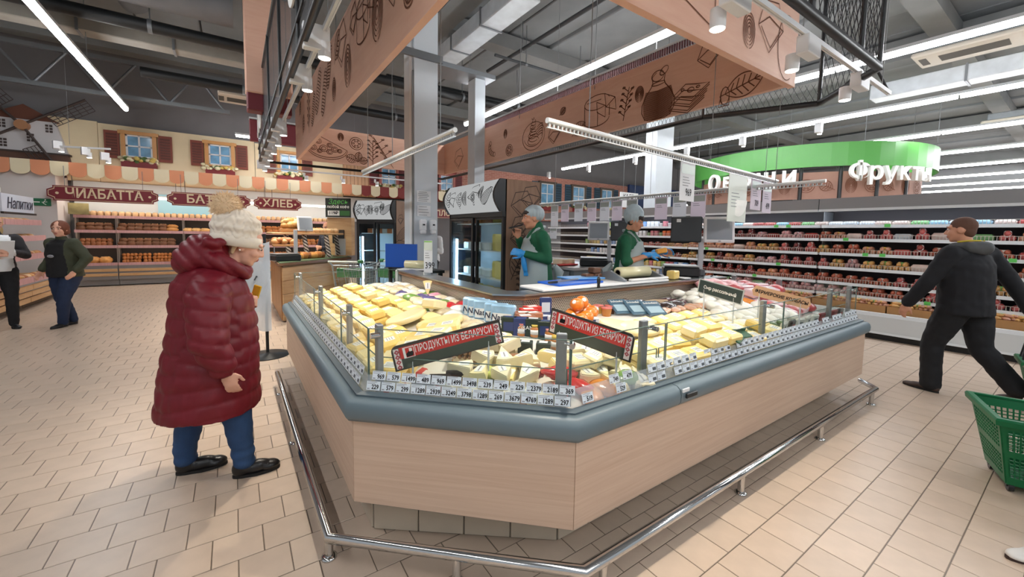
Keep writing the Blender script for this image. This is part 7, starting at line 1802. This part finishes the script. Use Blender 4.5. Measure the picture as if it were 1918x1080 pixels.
def figure(name, label, loc, rz, J, skin, top, legs, shoes, vox=.009, hand=None, brow=(70, 50, 40), thin=.9, headscale=1.0, toprad=None, sleeve=1.0, details=True, legr=(.085, .066, .05), cat='person', front=None):
    """J: joints in the person's own axes (x forward, y left, z up)"""
    t = thing(name, label, cat, loc, rz); b = MB(); R = J['headrot']; hc = Vector(J['head'])
    head_parts(b, hc, R, headscale); ch = Vector(J['chest']); pe = Vector(J['pelvis'])
    limb(b, [hc + R @ Vector((-.02, 0, -.06)), ch + Vector((-.01, 0, .16))], [.05, .055])
    limb(b, [ch + Vector((0, 0, .1)), (ch + pe) / 2, pe], [.1, .09, .1])
    for k, sd in ((1, 'L'), (-1, 'R')):
        S_, E_, W_ = (Vector(J[q + sd]) for q in ('sh', 'el', 'wr')); limb(b, [ch + Vector((0, k * .08, .1)), S_, E_, W_], [.06, .05, .038, .027])
        hd = J.get('hand' + sd, dict(d=(W_ - E_), pn=(0, -k, 0), curl=.35)); hand_parts(b, W_ + (W_ - E_).normalized() * .01, hd['d'], hd['pn'], hd.get('side', k), hd['curl'], .95)
        H_, K_, A_ = (Vector(J[q + sd]) for q in ('hip', 'kn', 'an')); limb(b, [pe + Vector((0, k * .05, 0)), H_, K_, A_], [.08, .075, .05, .038])
    hang(remesh(b, 'body', skin, vox, 2, None, .4), 'body', t)
    if details: head_details(t, hc, R, headscale, brow)
    # trousers
    b = MB(); loft(b, [(pe.x, pe.y, pe.z - .1, .12, .15), (pe.x, pe.y, pe.z, .135, .175), (pe.x, pe.y, pe.z + .12, .12, .155)])
    for k, sd in ((1, 'L'), (-1, 'R')):
        H_, K_, A_ = (Vector(J[q + sd]) for q in ('hip', 'kn', 'an')); limb(b, [pe + Vector((0, k * .07, .02)), H_, (H_ + K_) / 2, K_, (K_ + A_) / 2, A_ + (A_ - K_).normalized() * .02], [legr[0] * 1.1, legr[0] * 1.12, legr[0], legr[1], legr[1] * .95, legr[2]])
    hang(remesh(b, 'trousers', legs, .012, 3, wrinkle(.006, 10, 3)), 'trousers', t)
    # top
    b = MB(); rr = toprad or [(.0, .16, .2), (.4, .14, .185), (.75, .15, .2), (1.0, .13, .2), (1.12, .08, .12)]
    loft(b, [(pe.x + (ch.x - pe.x) * f, 0, pe.z - .06 + (ch.z + .1 - pe.z + .06) * f, a, c_) for f, a, c_ in rr])
    for k, sd in ((1, 'L'), (-1, 'R')):
        S_, E_, W_ = (Vector(J[q + sd]) for q in ('sh', 'el', 'wr'))
        if sleeve > .9: limb(b, [ch + Vector((0, k * .07, .09)), S_, E_, W_ - (W_ - E_).normalized() * .02], [.085 * thin, .075 * thin, .06 * thin, .048 * thin])
        else: q = E_ + (W_ - E_) * sleeve; limb(b, [ch + Vector((0, k * .07, .09)), S_, E_, q], [.085 * thin, .075 * thin, .062 * thin, .056 * thin])
    limb(b, [ch + Vector((0, 0, .12)), ch + Vector((.01, 0, .2))], [.09, .065])
    tm_ = remesh(b, 'top', [top] if front is None else [top, front[0]], .012, 3, wrinkle(.007, 9, 1))
    if front is not None:
        for p in tm_.polygons:
            c = p.center
            if c.x > ch.x + .02 and abs(c.y - .02) < front[1] * (1.25 - .5 * (c.z - pe.z)) and c.z < ch.z + .17: p.material_index = 1
    hang(tm_, 'top', t)
    for sd in 'LR': shoe(t, J['heel' + sd], J['toe' + sd], shoes[0], shoes[1], h=.07)
    return t
LEATH = mat('black_leather', (26, 25, 26), .32, bump=.15, bs=40); SOLE = mat('sole_black', (22, 21, 21), .7)
JEAN = mat('blue_denim', (38, 70, 112), .8, var=.18, vs=7, bump=.15, bs=220)

# ---- woman in the red padded coat
COAT = mat('coat_maroon', (112, 18, 32), .48, var=.06, vs=14, spec=.4)
wr = thing('person', 'person in a maroon padded coat and cream pompom hat looking into the cheese case', 'person', (-.1, 3.08, 0), 0)
R = rot(-.08, .42); hc = Vector((.155, -.0, 1.445))
b = MB(); head_parts(b, hc, R, 1.0, .96); limb(b, [hc + R @ Vector((-.03, 0, -.06)), (.02, 0, 1.24)], [.055, .065])
limb(b, [(0, 0, 1.2), (-.03, 0, .95), (-.04, 0, .78)], [.13, .12, .13])
limb(b, [(0, -.1, 1.2), (-.02, -.22, 1.16), (-.02, -.31, .93), (.035, -.3, .73)], [.06, .055, .04, .029]); hand_parts(b, (.04, -.3, .725), (.28, .05, -1), (.2, 1, 0), 1, .45, .92)
limb(b, [(0, .1, 1.2), (-.02, .22, 1.16), (.02, .29, .95), (.15, .12, 1.04)], [.06, .055, .04, .029]); hand_parts(b, (.155, .115, 1.045), (.6, -.7, .3), (-.4, -.6, .3), -1, .75, .92)
for k, (x1, x2, x3) in ((-1, (.02, .08, .11)), (1, (-.06, -.14, -.2))): limb(b, [(-.03, k * .06, .78), (x1, k * .11, .72), (x2, k * .115, .42), (x3, k * .115, .1)], [.09, .085, .055, .04])
hang(remesh(b, 'body', SKIN, .0075, 2, None, .4), 'body', wr); head_details(wr, hc, R, 1.0, (150, 120, 96), (190, 110, 104), 1)
b = MB()
for k, x1, x2, x3 in ((-1, .02, .078, .105), (1, -.06, -.15, -.2)): limb(b, [(-.03, k * .07, .8), (x1, k * .11, .7), (x2, k * .115, .42), (x3, k * .115, .16), (x3 + .005, k * .115, .1)], [.12, .108, .083, .064, .062])
hang(remesh(b, 'jeans', JEAN, .011, 3, lambda c: .006 * noise.noise(Vector((c.x * 9, c.y * 9, c.z * 22))) + (.004 * sin(c.z * 90) if c.z < .2 else 0)), 'jeans', wr)
b = MB(); loft(b, [(-.055, 0, .435, .275, .285), (-.055, 0, .5, .272, .28), (-.045, 0, .68, .258, .265), (-.025, 0, .86, .242, .25), (-.02, 0, 1.02, .226, .24), (-.025, 0, 1.14, .21, .235), (-.035, 0, 1.24, .18, .21), (-.02, 0, 1.31, .14, .16), (.02, 0, 1.36, .095, .105)], 28)
limb(b, [(-.03, -.14, 1.2), (-.035, -.24, 1.14), (-.035, -.32, .93), (.02, -.31, .78)], [.115, .112, .098, .076])
limb(b, [(-.03, .14, 1.2), (-.03, .25, 1.14), (.0, .31, .96), (.12, .16, 1.02)], [.115, .11, .095, .074])
def quilt(c):
    arm = c.y < -.2 and c.z > .72
    ph = (c.z + .06 * noise.noise(Vector((c.x * 2.5, c.y * 2.5, c.z * 1.5))) + (.25 * c.x if arm else .03 * c.x)) / (.085 if arm else .105)
    s = abs(sin(pi * ph)); return .013 * s ** .45 - .011 + .006 * noise.noise(c * 14) + .004 * noise.noise(Vector((c.x * 30, c.y * 30, c.z * 9)))
hang(remesh(b, 'padded_coat', COAT, .011, 3, quilt), 'padded_coat', wr)
b = MB(); b.ell((-.05, 0, 1.4), (.13, .155, .12), 16, 10); b.ell((-.11, 0, 1.36), (.1, .14, .1), 16, 10); limb(b, [(.0, -.13, 1.36), (.08, -.11, 1.32), (.14, -.05, 1.28), (.15, .05, 1.28), (.08, .11, 1.32), (.0, .13, 1.36)], [.055, .052, .045, .045, .052, .055]); limb(b, [(-.03, -.15, 1.47), (.03, -.13, 1.47)], [.03, .028])
hang(remesh(b, 'hood', COAT, .011, 3, lambda c: .014 * abs(sin(pi * (c.z * .8 + c.x) / .075)) ** .5 - .008 + .006 * noise.noise(c * 16)), 'hood', wr)
KNIT = mat('hat_knit', (226, 214, 196), .9, var=.05, vs=30, sheen=.3)
RH = rot(0, .16); hcc = Vector((.118, 0, 1.53))
b = MB(); b.ell(hcc + RH @ Vector((-.01, 0, .03)), (.135, .112, .115), 24, 14, RH); b.cyl(hcc + RH @ Vector((0, 0, -.06)), hcc + RH @ Vector((0, 0, .03)), .108, .118, 24)
def cable(c):
    q = RH.transposed() @ (c - hcc); a = atan2(q.y, q.x); s = sin(a * 7); return .005 * abs(s) + .005 * sin(q.z * 120 + (3 if s > 0 else 0) + 2 * s)
hang(remesh(b, 'knit_hat', KNIT, .006, 1, cable), 'knit_hat', wr)
b = MB(); n = 28; pr = [(.112, -.085), (.13, -.08), (.134, -.05), (.13, -.02), (.114, -.015)]
b.lathe(pr, (0, 0, 0), n); b.v = [tuple(hcc + RH @ Vector((x * 1.06 + .0, y * .9, z))) for x, y, z in b.v]; b.build('hat_cuff', KNIT, wr, True)
b = MB(); pc = hcc + Vector((-.055, 0, .165)); rnd = random.Random(4); b.ell(pc, (.075, .075, .07), 16, 10)
for k in range(900):
    a = rnd.uniform(0, 2 * pi); z = rnd.uniform(-1, 1); r = sqrt(1 - z * z); d = Vector((r * cos(a), r * sin(a), z)); e = d.orthogonal() * .0035; f = d.cross(e).normalized() * .0035; L = rnd.uniform(.085, .105); s_ = pc + d * .06
    tip = pc + (d + Vector((rnd.uniform(-.2, .2), rnd.uniform(-.2, .2), rnd.uniform(-.25, .05)))).normalized() * L; b.add([s_ + e, s_ - e * .5 + f, s_ - e * .5 - f, tip], [(0, 1, 3), (1, 2, 3), (2, 0, 3)])
stuff(b.build('fur_pompom', mat('pompom_fur', (226, 200, 164), .9, objvar=0, var=.08, vs=30), wr, True))
MB().ell((.125, -.082, 1.425), (.006, .006, .006), 8, 6).build('earring', mat('pearl', (236, 232, 226), .2), wr, True)
b = MB()
for k in (-1, 1): limb(b, [(.115, k * .079, 1.49), (.1, k * .082, 1.45), (.085, k * .078, 1.41)], [.012, .014, .01])
stuff(b.build('hair', mat('hair_sandy', (190, 158, 120), .7), wr, True))
for y, hx, tx, z in ((-.115, .045, .305, 0), (.115, -.25, .02, 0)):
    o = shoe(wr, (hx, y, z), (tx, y - .01, z), LEATH, SOLE, 'ankle_boot', .095, .05, .04)
    if y < 0:
        for k in (0, 1): MB().ell((hx + .055 + .03 * k, y - .0435, .085 + .012 * k), (.008, .005, .008), 8, 6).build('silver_stud', CHROME, o, True)
t = thing('phone', 'yellow-cased phone held by the person in the maroon coat', 'phone', (.11, 3.15, 1.1), 0)
MB().rbox((0, 0, .04), (.05, .012, .09), .005, rot(-.5, .3)).build('case', mat('phone_yellow', (226, 176, 50), .4), t, True)

# ---- first worker, phone to mouth, facing the cooler
GRNS = mat('worker_green', (22, 92, 62), .8, var=.08, vs=14); PANT = mat('worker_trousers', (34, 62, 54), .8)
GLOVE = mat('glove_blue', (52, 150, 222), .4, coat=.2)
APR = film('apron_film', (206, 220, 222), .62, .35); CAPF = film('cap_film', (190, 210, 218), .8, .5)
def bib(t, J, x0, pts_back=True, w_=.17, hem=.55):
    ch = J['chest'][2]; pz = J['pelvis'][2]; b = MB(); vs = []; fs = []; n = 16; L = []
    prof = [(hem, .2, .23), (pz - .2, .2, .235), (pz, .195, .225), ((pz + ch) / 2, .178, .205), (ch - .05, .185, .19), (ch + .07, .16, .12)]
    for z, rx, ry in prof:
        f = 1.9 if z < ch - .06 else 1.15
        for j in range(n + 1): a = -f + 2 * f * j / n; vs.append((x0 + (rx + .012 * sin(j * 2.3 + z * 9)) * cos(a), (ry + .01) * sin(a), z))
    for i in range(len(prof) - 1):
        for j in range(n): fs.append((i * (n + 1) + j, i * (n + 1) + j + 1, (i + 1) * (n + 1) + j + 1, (i + 1) * (n + 1) + j))
    b.add(vs, fs, 0, True); b.tube([(x0 + .13, .1, ch + .06), (x0 + .04, .09, ch + .17), (x0 - .07, .0, ch + .2), (x0 + .04, -.09, ch + .17), (x0 + .13, -.1, ch + .06)], .014, 5)
    b.tube([(x0 - .16, .1, pz + .1), (x0 - .2, 0, pz + .1), (x0 - .16, -.1, pz + .1)], .012, 5); b.tube([(x0 - .2, 0, pz + .1), (x0 - .27, -.03, pz + .02), (x0 - .25, -.04, pz - .1)], [.03, .05, .03], 6)
    b.build('apron', APR, t, True)
def bouffant(t, hc, R, s=1, peak=0.):
    b = MB(); b.ell(hc + R @ Vector((-.035, 0, .055 + peak * .3)), (.118 * s, .1 * s, .095 * s + peak * .5), 24, 14, R @ rot(0, -.35))
    r = remesh(b, 'hair_cap', CAPF, .008, 1, lambda c: .006 * noise.noise(c * 26) + .005 * sin(atan2((c - hc).y, (c - hc).x + .03) * 16) * max(0, 1 - abs((c - hc).z) * 9)); hang(r, 'hair_cap', t)
def glove_over(t, w, d, pn, side, curl, name='glove'):
    b = MB(); hand_parts(b, w, d, pn, side, curl, 1.06); d = Vector(d).normalized(); limb(b, [Vector(w) - d * .07, Vector(w)], [.038, .034]); hang(remesh(b, name, GLOVE, .006, 1, None, .4), name, t)
Z0 = 0
J1 = dict(head=(.075, 0, 1.535), headrot=rot(.05, .12), chest=(0, 0, 1.24), pelvis=(-.02, 0, .9), shL=(0, .19, 1.34), elL=(-.06, .24, 1.08), wrL=(.19, .18, 1.14), shR=(.02, -.19, 1.34), elR=(.1, -.25, 1.12), wrR=(.21, -.1, 1.31),
    hipL=(-.02, .1, .84), knL=(.0, .1, .46), anL=(-.03, .1, .09), hipR=(-.02, -.1, .84), knR=(.02, -.1, .46), anR=(0, -.1, .09), heelL=(-.09, .1, 0), toeL=(.17, .11, 0), heelR=(-.06, -.1, 0), toeR=(.2, -.11, 0),
    handR=dict(d=(.1, .35, .95), pn=(.3, .9, -.2), curl=.8, side=-1), handL=dict(d=(.9, -.1, .2), pn=(.1, -.9, -.2), curl=.8, side=1))
w1 = figure('person', 'person in green top, clear apron and hair cap speaking into a phone by the cooler', (2.86, 3.64, .196), atan2(.42, -.9), J1, SKIN2, GRNS, PANT, (BLACK, SOLE), .0075)
bib(w1, J1, -.0); bouffant(w1, Vector(J1['head']), J1['headrot']); glove_over(w1, (.2, .18, 1.142), (.9, -.1, .2), (.1, -.9, -.2), 1, .8)
b = MB(); limb(b, [(.2, .165, 1.1), (.19, .165, 1.03), (.175, .16, .96)], [.028, .032, .026])
for k in range(3): limb(b, [(.175 + .012 * (k - 1), .16, .96), (.165 + .02 * (k - 1), .16, .9)], [.011, .008])
hang(remesh(b, 'spare_glove', GLOVE, .006, 1), 'spare_glove', w1)
b = MB(); hc = Vector(J1['head']); b.ell(hc + Vector((.02, 0, .062)), (.08, .079, .05), 16, 8); hang(remesh(b, 'hair', mat('hair_dark', (52, 38, 32), .6), .008, 2), 'hair', w1)
Rw = root_matrix(w1); p = Rw @ Vector((.255, -.045, 1.44)); t = thing('phone', 'black phone held flat before the mouth of the worker by the cooler', 'phone', p, atan2(.42, -.9)); MB().rbox((0, 0, 0), (.16, .075, .014), .005, rot(0, .25)).build('phone_body', BLACK, t, True); MB().obox(rot(0, .25) @ Vector((0, 0, .0078)), (.145, .066, .001), rot(0, .25)).build('screen', mat('phone_glass', (40, 50, 60), .1), t, True)
# ---- second worker at the scale
J2 = dict(head=(.06, -.02, 1.53), headrot=rot(-.12, .3), chest=(.0, 0, 1.22), pelvis=(-.03, 0, .9), shL=(.02, .19, 1.31), elL=(.12, .26, 1.08), wrL=(.33, .2, 1.16), shR=(.0, -.19, 1.31), elR=(.03, -.27, 1.04), wrR=(.24, -.02, 1.13),
    hipL=(-.03, .1, .84), knL=(.0, .1, .46), anL=(-.03, .1, .09), hipR=(-.03, -.1, .84), knR=(.0, -.1, .46), anR=(-.03, -.1, .09), heelL=(-.09, .1, 0), toeL=(.17, .11, 0), heelR=(-.09, -.1, 0), toeR=(.17, -.11, 0),
    handR=dict(d=(.75, .65, .08), pn=(-.2, .5, -.6), curl=.55, side=-1), handL=dict(d=(.8, .2, .1), pn=(0, -.8, -.4), curl=.55, side=1))
H2 = radians(-63)
w2 = figure('person', 'person in green top, clear apron and peaked hair cap weighing cheese at the scale', (4.02, 3.3, .196), H2, J2, SKIN2, GRNS, PANT, (BLACK, SOLE), .0075, sleeve=.15)
bib(w2, J2, 0); bouffant(w2, Vector(J2['head']), J2['headrot'], 1.02, .07); glove_over(w2, (.25, -.01, 1.131), (.75, .65, .08), (-.2, .5, -.6), -1, .55); glove_over(w2, (.34, .2, 1.162), (.8, .2, .1), (0, -.8, -.4), 1, .55)
b = MB(); hc = Vector(J2['head']); R = J2['headrot']; b.ell(hc + R @ Vector((.02, 0, .06)), (.082, .08, .055), 16, 8, R); b.ell(hc + R @ Vector((-.02, 0, .0)), (.07, .081, .07), 16, 8, R); hang(remesh(b, 'hair', mat('hair_black', (36, 28, 26), .6), .008, 2), 'hair', w2)
Rw = root_matrix(w2); p = Rw @ Vector((.37, .12, 1.15)); o = inst('held_cheese', block(.13, .07, .06, Y5, False), p, (0, -.2, H2 + .5)); tag(o, 'orange-yellow cheese piece in the blue gloves of the worker at the scale', 'cheese')

# ---- man walking along the chilled wall
DJ = mat('jacket_navy', (17, 18, 24), .85, var=.12, vs=9); DT = mat('trousers_dark', (20, 21, 25), .85, var=.1, vs=9); BRS = mat('shoe_brown', (62, 44, 36), .6)
J3 = dict(head=(.07, .03, 1.66), headrot=rot(.35, .08), chest=(.03, 0, 1.3), pelvis=(0, 0, .95), shL=(.02, .23, 1.43), elL=(.12, .34, 1.13), wrL=(.26, .36, .9), shR=(.0, -.24, 1.43), elR=(-.14, -.36, 1.14), wrR=(-.26, -.42, .88),
    hipL=(.02, .11, .88), knL=(.16, .12, .5), anL=(.14, .13, .1), hipR=(-.02, -.11, .88), knR=(-.08, -.12, .5), anR=(-.33, -.14, .2), heelL=(.06, .13, 0), toeL=(.36, .16, 0), heelR=(-.4, -.14, .09), toeR=(-.16, -.15, 0),
    handR=dict(d=(-.15, -.1, -1), pn=(-.4, .8, 0), curl=.9, side=-1), handL=dict(d=(.3, 0, -1), pn=(0, -1, 0), curl=.4, side=1))
m3 = figure('person', 'person in dark jacket and trousers seen from behind walking along the chilled wall', (5.98, .72, 0), radians(68), J3, SKIN2, DJ, DT, (BRS, SOLE), .009, thin=1.15, toprad=[(-.12, .19, .24), (.2, .185, .235), (.55, .19, .25), (.85, .185, .25), (1.0, .15, .23), (1.12, .1, .14)], legr=(.115, .092, .085))
b = MB(); hc = Vector(J3['head']); R = J3['headrot']; b.ell(hc + R @ Vector((-.018, 0, .042)), (.1, .08, .093), 16, 10, R); b.ell(hc + R @ Vector((-.05, 0, -.01)), (.055, .068, .07), 16, 8, R); hang(remesh(b, 'short_hair', mat('hair_brown', (92, 62, 48), .8, bump=.3, bs=200), .008, 2), 'short_hair', m3)
b = MB(); limb(b, [(.06, .12, 1.5), (-.04, .1, 1.5), (-.1, 0, 1.49), (-.04, -.1, 1.5), (.06, -.12, 1.5)], [.04, .055, .065, .055, .04]); hang(remesh(b, 'grey_hood', mat('hood_grey', (80, 82, 84), .8), .01, 3, wrinkle(.008, 12)), 'grey_hood', m3)
b = MB(); b.tube([(.05, .1, 1.545), (-.04, .09, 1.56), (-.08, .02, 1.56)], .008, 6); b.tube([(-.08, -.02, 1.56), (-.03, -.1, 1.555)], .008, 6); b.build('yellow_trim', mat('trim_yellow', (206, 186, 60), .6), m3, True)
# ---- two figures in the bread aisle and two behind the counters
OLV = mat('jacket_olive', (62, 66, 48), .8, var=.1, vs=9); DNM = mat('denim_dark', (28, 44, 74), .8, var=.12, vs=8); BLKT = mat('cloth_black', (24, 24, 27), .85)
JW = dict(head=(.04, .02, 1.51), headrot=rot(.5, .1), chest=(0, 0, 1.18), pelvis=(-.02, 0, .86), shL=(0, .19, 1.29), elL=(-.06, .34, 1.06), wrL=(.08, .3, .88), shR=(0, -.19, 1.29), elR=(-.12, -.36, 1.06), wrR=(-.02, -.42, .86),
    hipL=(-.02, .1, .8), knL=(.08, .07, .45), anL=(.08, .03, .09), hipR=(-.02, -.1, .8), knR=(.02, -.06, .45), anR=(-.1, -.03, .1), heelL=(.02, .03, 0), toeL=(.26, .05, 0), heelR=(-.16, -.03, 0), toeR=(.08, -.06, 0))
wb = figure('person', 'person with auburn bob in an olive jacket and jeans walking past the bread', (-2.2, 9.1, 0), atan2(-.72, -.6), JW, SKIN, OLV, DNM, (BLACK, SOLE), .011, thin=1.15, toprad=[(-.05, .19, .24), (.3, .175, .22), (.7, .18, .23), (1.0, .15, .21), (1.12, .09, .13)], legr=(.115, .08, .058), front=(BLKT, .13))
b = MB(); hc = Vector(JW['head']); R = JW['headrot']; b.ell(hc + R @ Vector((-.03, 0, .03)), (.115, .1, .105), 16, 10, R); b.ell(hc + R @ Vector((-.05, 0, -.04)), (.085, .1, .07), 16, 10, R); hang(remesh(b, 'auburn_hair', mat('hair_auburn', (112, 62, 42), .7, bump=.3, bs=90), .01, 2), 'auburn_hair', wb)
MB().ell((.175, .02, 1.1), (.012, .06, .025), 12, 6).build('shirt_print', mat('print_silver', (150, 150, 156), .5), wb, True)
JV = dict(JW); JV.update(head=(.05, 0, 1.58), headrot=rot(0, .25), chest=(0, 0, 1.24), pelvis=(-.02, 0, .92), shL=(0, .19, 1.35), elL=(.05, .28, 1.1), wrL=(.25, .1, 1.16), shR=(0, -.19, 1.35), elR=(.03, -.3, 1.1), wrR=(.25, -.08, 1.12), hipL=(0, .1, .86), hipR=(0, -.1, .86), knL=(.1, .1, .48), anL=(.12, .1, .09), knR=(-.06, -.1, .48), anR=(-.18, -.1, .1), heelL=(.06, .1, 0), toeL=(.3, .11, 0), heelR=(-.25, -.1, 0), toeR=(0, -.11, 0))
GRJ = mat('jacket_black', (42, 40, 44), .7, var=.1, vs=9)
wc = figure('person', 'person in dark jacket and black trousers reading a white sheet at the left edge', (-2.95, 9.35, 0), atan2(-.9, .45), JV, SKIN, GRJ, BLKT, (BLACK, SOLE), .011, thin=1.05, legr=(.1, .072, .055), front=(WHITE, .11))
b = MB(); hc = Vector(JV['head']); b.ell(hc + Vector((-.03, 0, .03)), (.105, .09, .1), 16, 10); b.ell(hc + Vector((-.06, 0, -.1)), (.06, .09, .12), 16, 10); hang(remesh(b, 'hair', mat('hair_blond', (196, 170, 120), .7), .01, 2), 'hair', wc)
Rw = root_matrix(wc); t = thing('paper_sheet', 'white sheet held by the person at the left edge', 'paper', Rw @ Vector((.33, 0, 1.2)), atan2(-.9, .45)); MB().rbox((0, 0, 0), (.012, .24, .3), .003, rot(0, .5)).build('sheet', WHITE, t, True)
JB = dict(JV); JB.update(headrot=rot(.2, .2))
mb1 = figure('person', 'bald person in dark navy jacket behind the bakery counter, left of the narrow cooler', (1.86, 10.45, 0), atan2(-.5, -.86), {**JB, 'head': (.05, 0, 1.63), 'chest': (0, 0, 1.29), 'shL': (0, .2, 1.4), 'shR': (0, -.2, 1.4)}, SKIN2, mat('jacket_deepnavy', (26, 30, 44), .8), BLKT, (BLACK, SOLE), .012, thin=1.1)
mb2 = figure('person', 'grey-haired person in white coat behind the column and the tall cooler', (3.95, 9.2, 0), atan2(-.6, -.8), {**JB, 'head': (.05, 0, 1.63), 'chest': (0, 0, 1.29), 'shL': (0, .2, 1.4), 'shR': (0, -.2, 1.4)}, SKIN2, mat('coat_white', (216, 218, 220), .8), BLKT, (BLACK, SOLE), .012, thin=1.1)
b = MB(); hc = Vector((.05, 0, 1.63)); b.ell(hc + Vector((-.02, 0, .045)), (.1, .08, .088), 16, 8); hang(remesh(b, 'grey_hair', mat('hair_grey', (120, 114, 110), .8), .01, 2), 'grey_hair', mb2)
# ---- person in white boots, almost wholly outside the frame at lower right
JX = dict(JV); JX.update(elL=(.0, .27, 1.1), wrL=(.04, .27, .88), elR=(-.22, -.27, 1.12), wrR=(-.42, -.25, .9), handR=dict(d=(-.4, .1, -.9), pn=(.8, 0, -.4), curl=.9, side=-1), anL=(.16, .1, .12), knL=(.12, .1, .48), heelL=(.11, .1, 0), toeL=(.39, .11, 0), anR=(-.25, -.1, .12), knR=(-.1, -.1, .48), heelR=(-.33, -.1, 0), toeR=(-.06, -.11, 0))
WBT = mat('boot_white', (222, 220, 216), .45)
mx = figure('person', 'person in white boots with dark soles, cut off by the picture edge', (3.449, -.023, 0), atan2(.66, -.75), JX, SKIN, BLKT, BLKT, (WBT, mat('sole_brown', (58, 40, 36), .7)), .013, legr=(.09, .065, .05), front=(mat('cloth_grey', (92, 92, 98), .8), .07))
b = MB(); hc = Vector(JX['head']); R = JX['headrot']; b.ell(hc + R @ Vector((-.018, 0, .045)), (.104, .084, .094), 16, 10, R); b.ell(hc + R @ Vector((-.05, 0, -.02)), (.06, .074, .075), 16, 8, R); hang(remesh(b, 'hair', mat('hair_dark', (52, 38, 32), .6), .009, 2), 'hair', mx)

# ---- green wheeled baskets
BG = mat('basket_green', (14, 112, 66), .4, spec=.4); BGD = mat('basket_dark', (30, 40, 38), .5)
def basket(loc, rz, label, hpt, tilt=.0):
    """trolley basket, hpt: where the handle ends (world)"""
    t = thing('wheeled_basket', label, 'shopping basket', loc, rz); Mt = Matrix.Rotation(tilt, 4, 'Y')
    a0, b0, a1, b1, H_ = .17, .12, .26, .2, .42; z0 = .05; TH = .006
    def wallp(p0, p1, q0, q1, nm_):                     # a wall of bars with slots: p bottom edge, q top edge
        mb = MB(); p0, p1, q0, q1 = map(Vector, (p0, p1, q0, q1)); nrm = (p1 - p0).cross(q0 - p0).normalized() * TH
        P = lambda u, v: (p0 + (p1 - p0) * u) + ((q0 + (q1 - q0) * u) - (p0 + (p1 - p0) * u)) * v
        def cell(u0, v0, u1, v1):
            q = [P(u0, v0), P(u1, v0), P(u1, v1), P(u0, v1)]; r = [x + nrm for x in q]; mb.add(q + r, [(3, 2, 1, 0), (4, 5, 6, 7), (0, 1, 5, 4), (1, 2, 6, 5), (2, 3, 7, 6), (3, 0, 4, 7)])
        for v0, v1 in ((0, .12), (.44, .54), (.86, 1)): cell(0, v0, 1, v1)
        nu = 12
        for v0, v1 in ((.12, .44), (.54, .86)):
            for k in range(nu + 1): u = .06 + .88 * k / nu; cell(u - .011, v0, u + .011, v1)
            cell(0, v0, .06, v1); cell(.94, v0, 1, v1)
            for k in range(1, 6): v = v0 + (v1 - v0) * k / 6; cell(.06, v - .008, .94, v + .008)
        mb.v = [tuple(Mt @ Vector(x)) for x in mb.v]; return mb.build(nm_, BG, t, True)
    B_ = [(-a0, -b0, z0), (a0, -b0, z0), (a0, b0, z0), (-a0, b0, z0)]; T_ = [(-a1, -b1, z0 + H_), (a1, -b1, z0 + H_), (a1, b1, z0 + H_), (-a1, b1, z0 + H_)]
    for i in range(4): wallp(B_[i], B_[(i + 1) % 4], T_[i], T_[(i + 1) % 4], 'basket_wall')
    mb = MB(); mb.box(-a0, -b0, z0 - .006, a0, b0, z0 + .006); mb.v = [tuple(Mt @ Vector(x)) for x in mb.v]; mb.build('basket_floor', BG, t, True)
    mb = MB(); z = z0 + H_
    mb.sweep([(-a1, -b1), (a1, -b1), (a1, b1), (-a1, b1), (-a1, -b1 + .001)], [(-.022, z - .03), (-.026, z), (-.018, z + .012), (.008, z + .012), (.008, z - .0), (-.008, z - .01)]); mb.v = [tuple(Mt @ Vector(x)) for x in mb.v]; mb.build('rim', BG, t, True)
    for x, y in ((-a0 + .02, -b0 + .02), (a0 - .02, -b0 + .02), (-a0 + .02, b0 - .02), (a0 - .02, b0 - .02)):
        c = Mt @ Vector((x, y, .03)); mb = MB(); mb.cyl(c + Vector((0, -.012, 0)), c + Vector((0, .012, 0)), .028, n=14); mb.box(c.x - .012, c.y - .018, c.z, c.x + .012, c.y + .018, c.z + .03); mb.build('wheel', BLACK, t, True)
    inv = root_matrix(t).inverted(); h = inv @ Vector(hpt); mb = MB()
    for s in (-1, 1):
        e = Mt @ Vector((-a1 - .0, s * .09, z - .01)); mb.tube([e, e + (h - e) * .5 + Vector((0, s * -.03, .02)), h + Vector((0, s * .03, 0))], .011, 8)
    mb.tube([h + Vector((0, -.08, .005)), h + Vector((0, .08, .005))], .014, 8); mb.build('pull_handle', BLACK, t, True)
    return t
R3 = root_matrix(m3); hp = R3 @ (Vector(J3['wrR']) + Vector((-.01, -.0, -.085)))
basket((6.02, .08, 0), radians(100) + pi, 'green wheeled basket pulled by the person along the chilled wall', hp)
basket((4.13, .17, 0), radians(20), 'large green wheeled basket in front, its handle leading out of the picture', (3.96, -.12, .81))
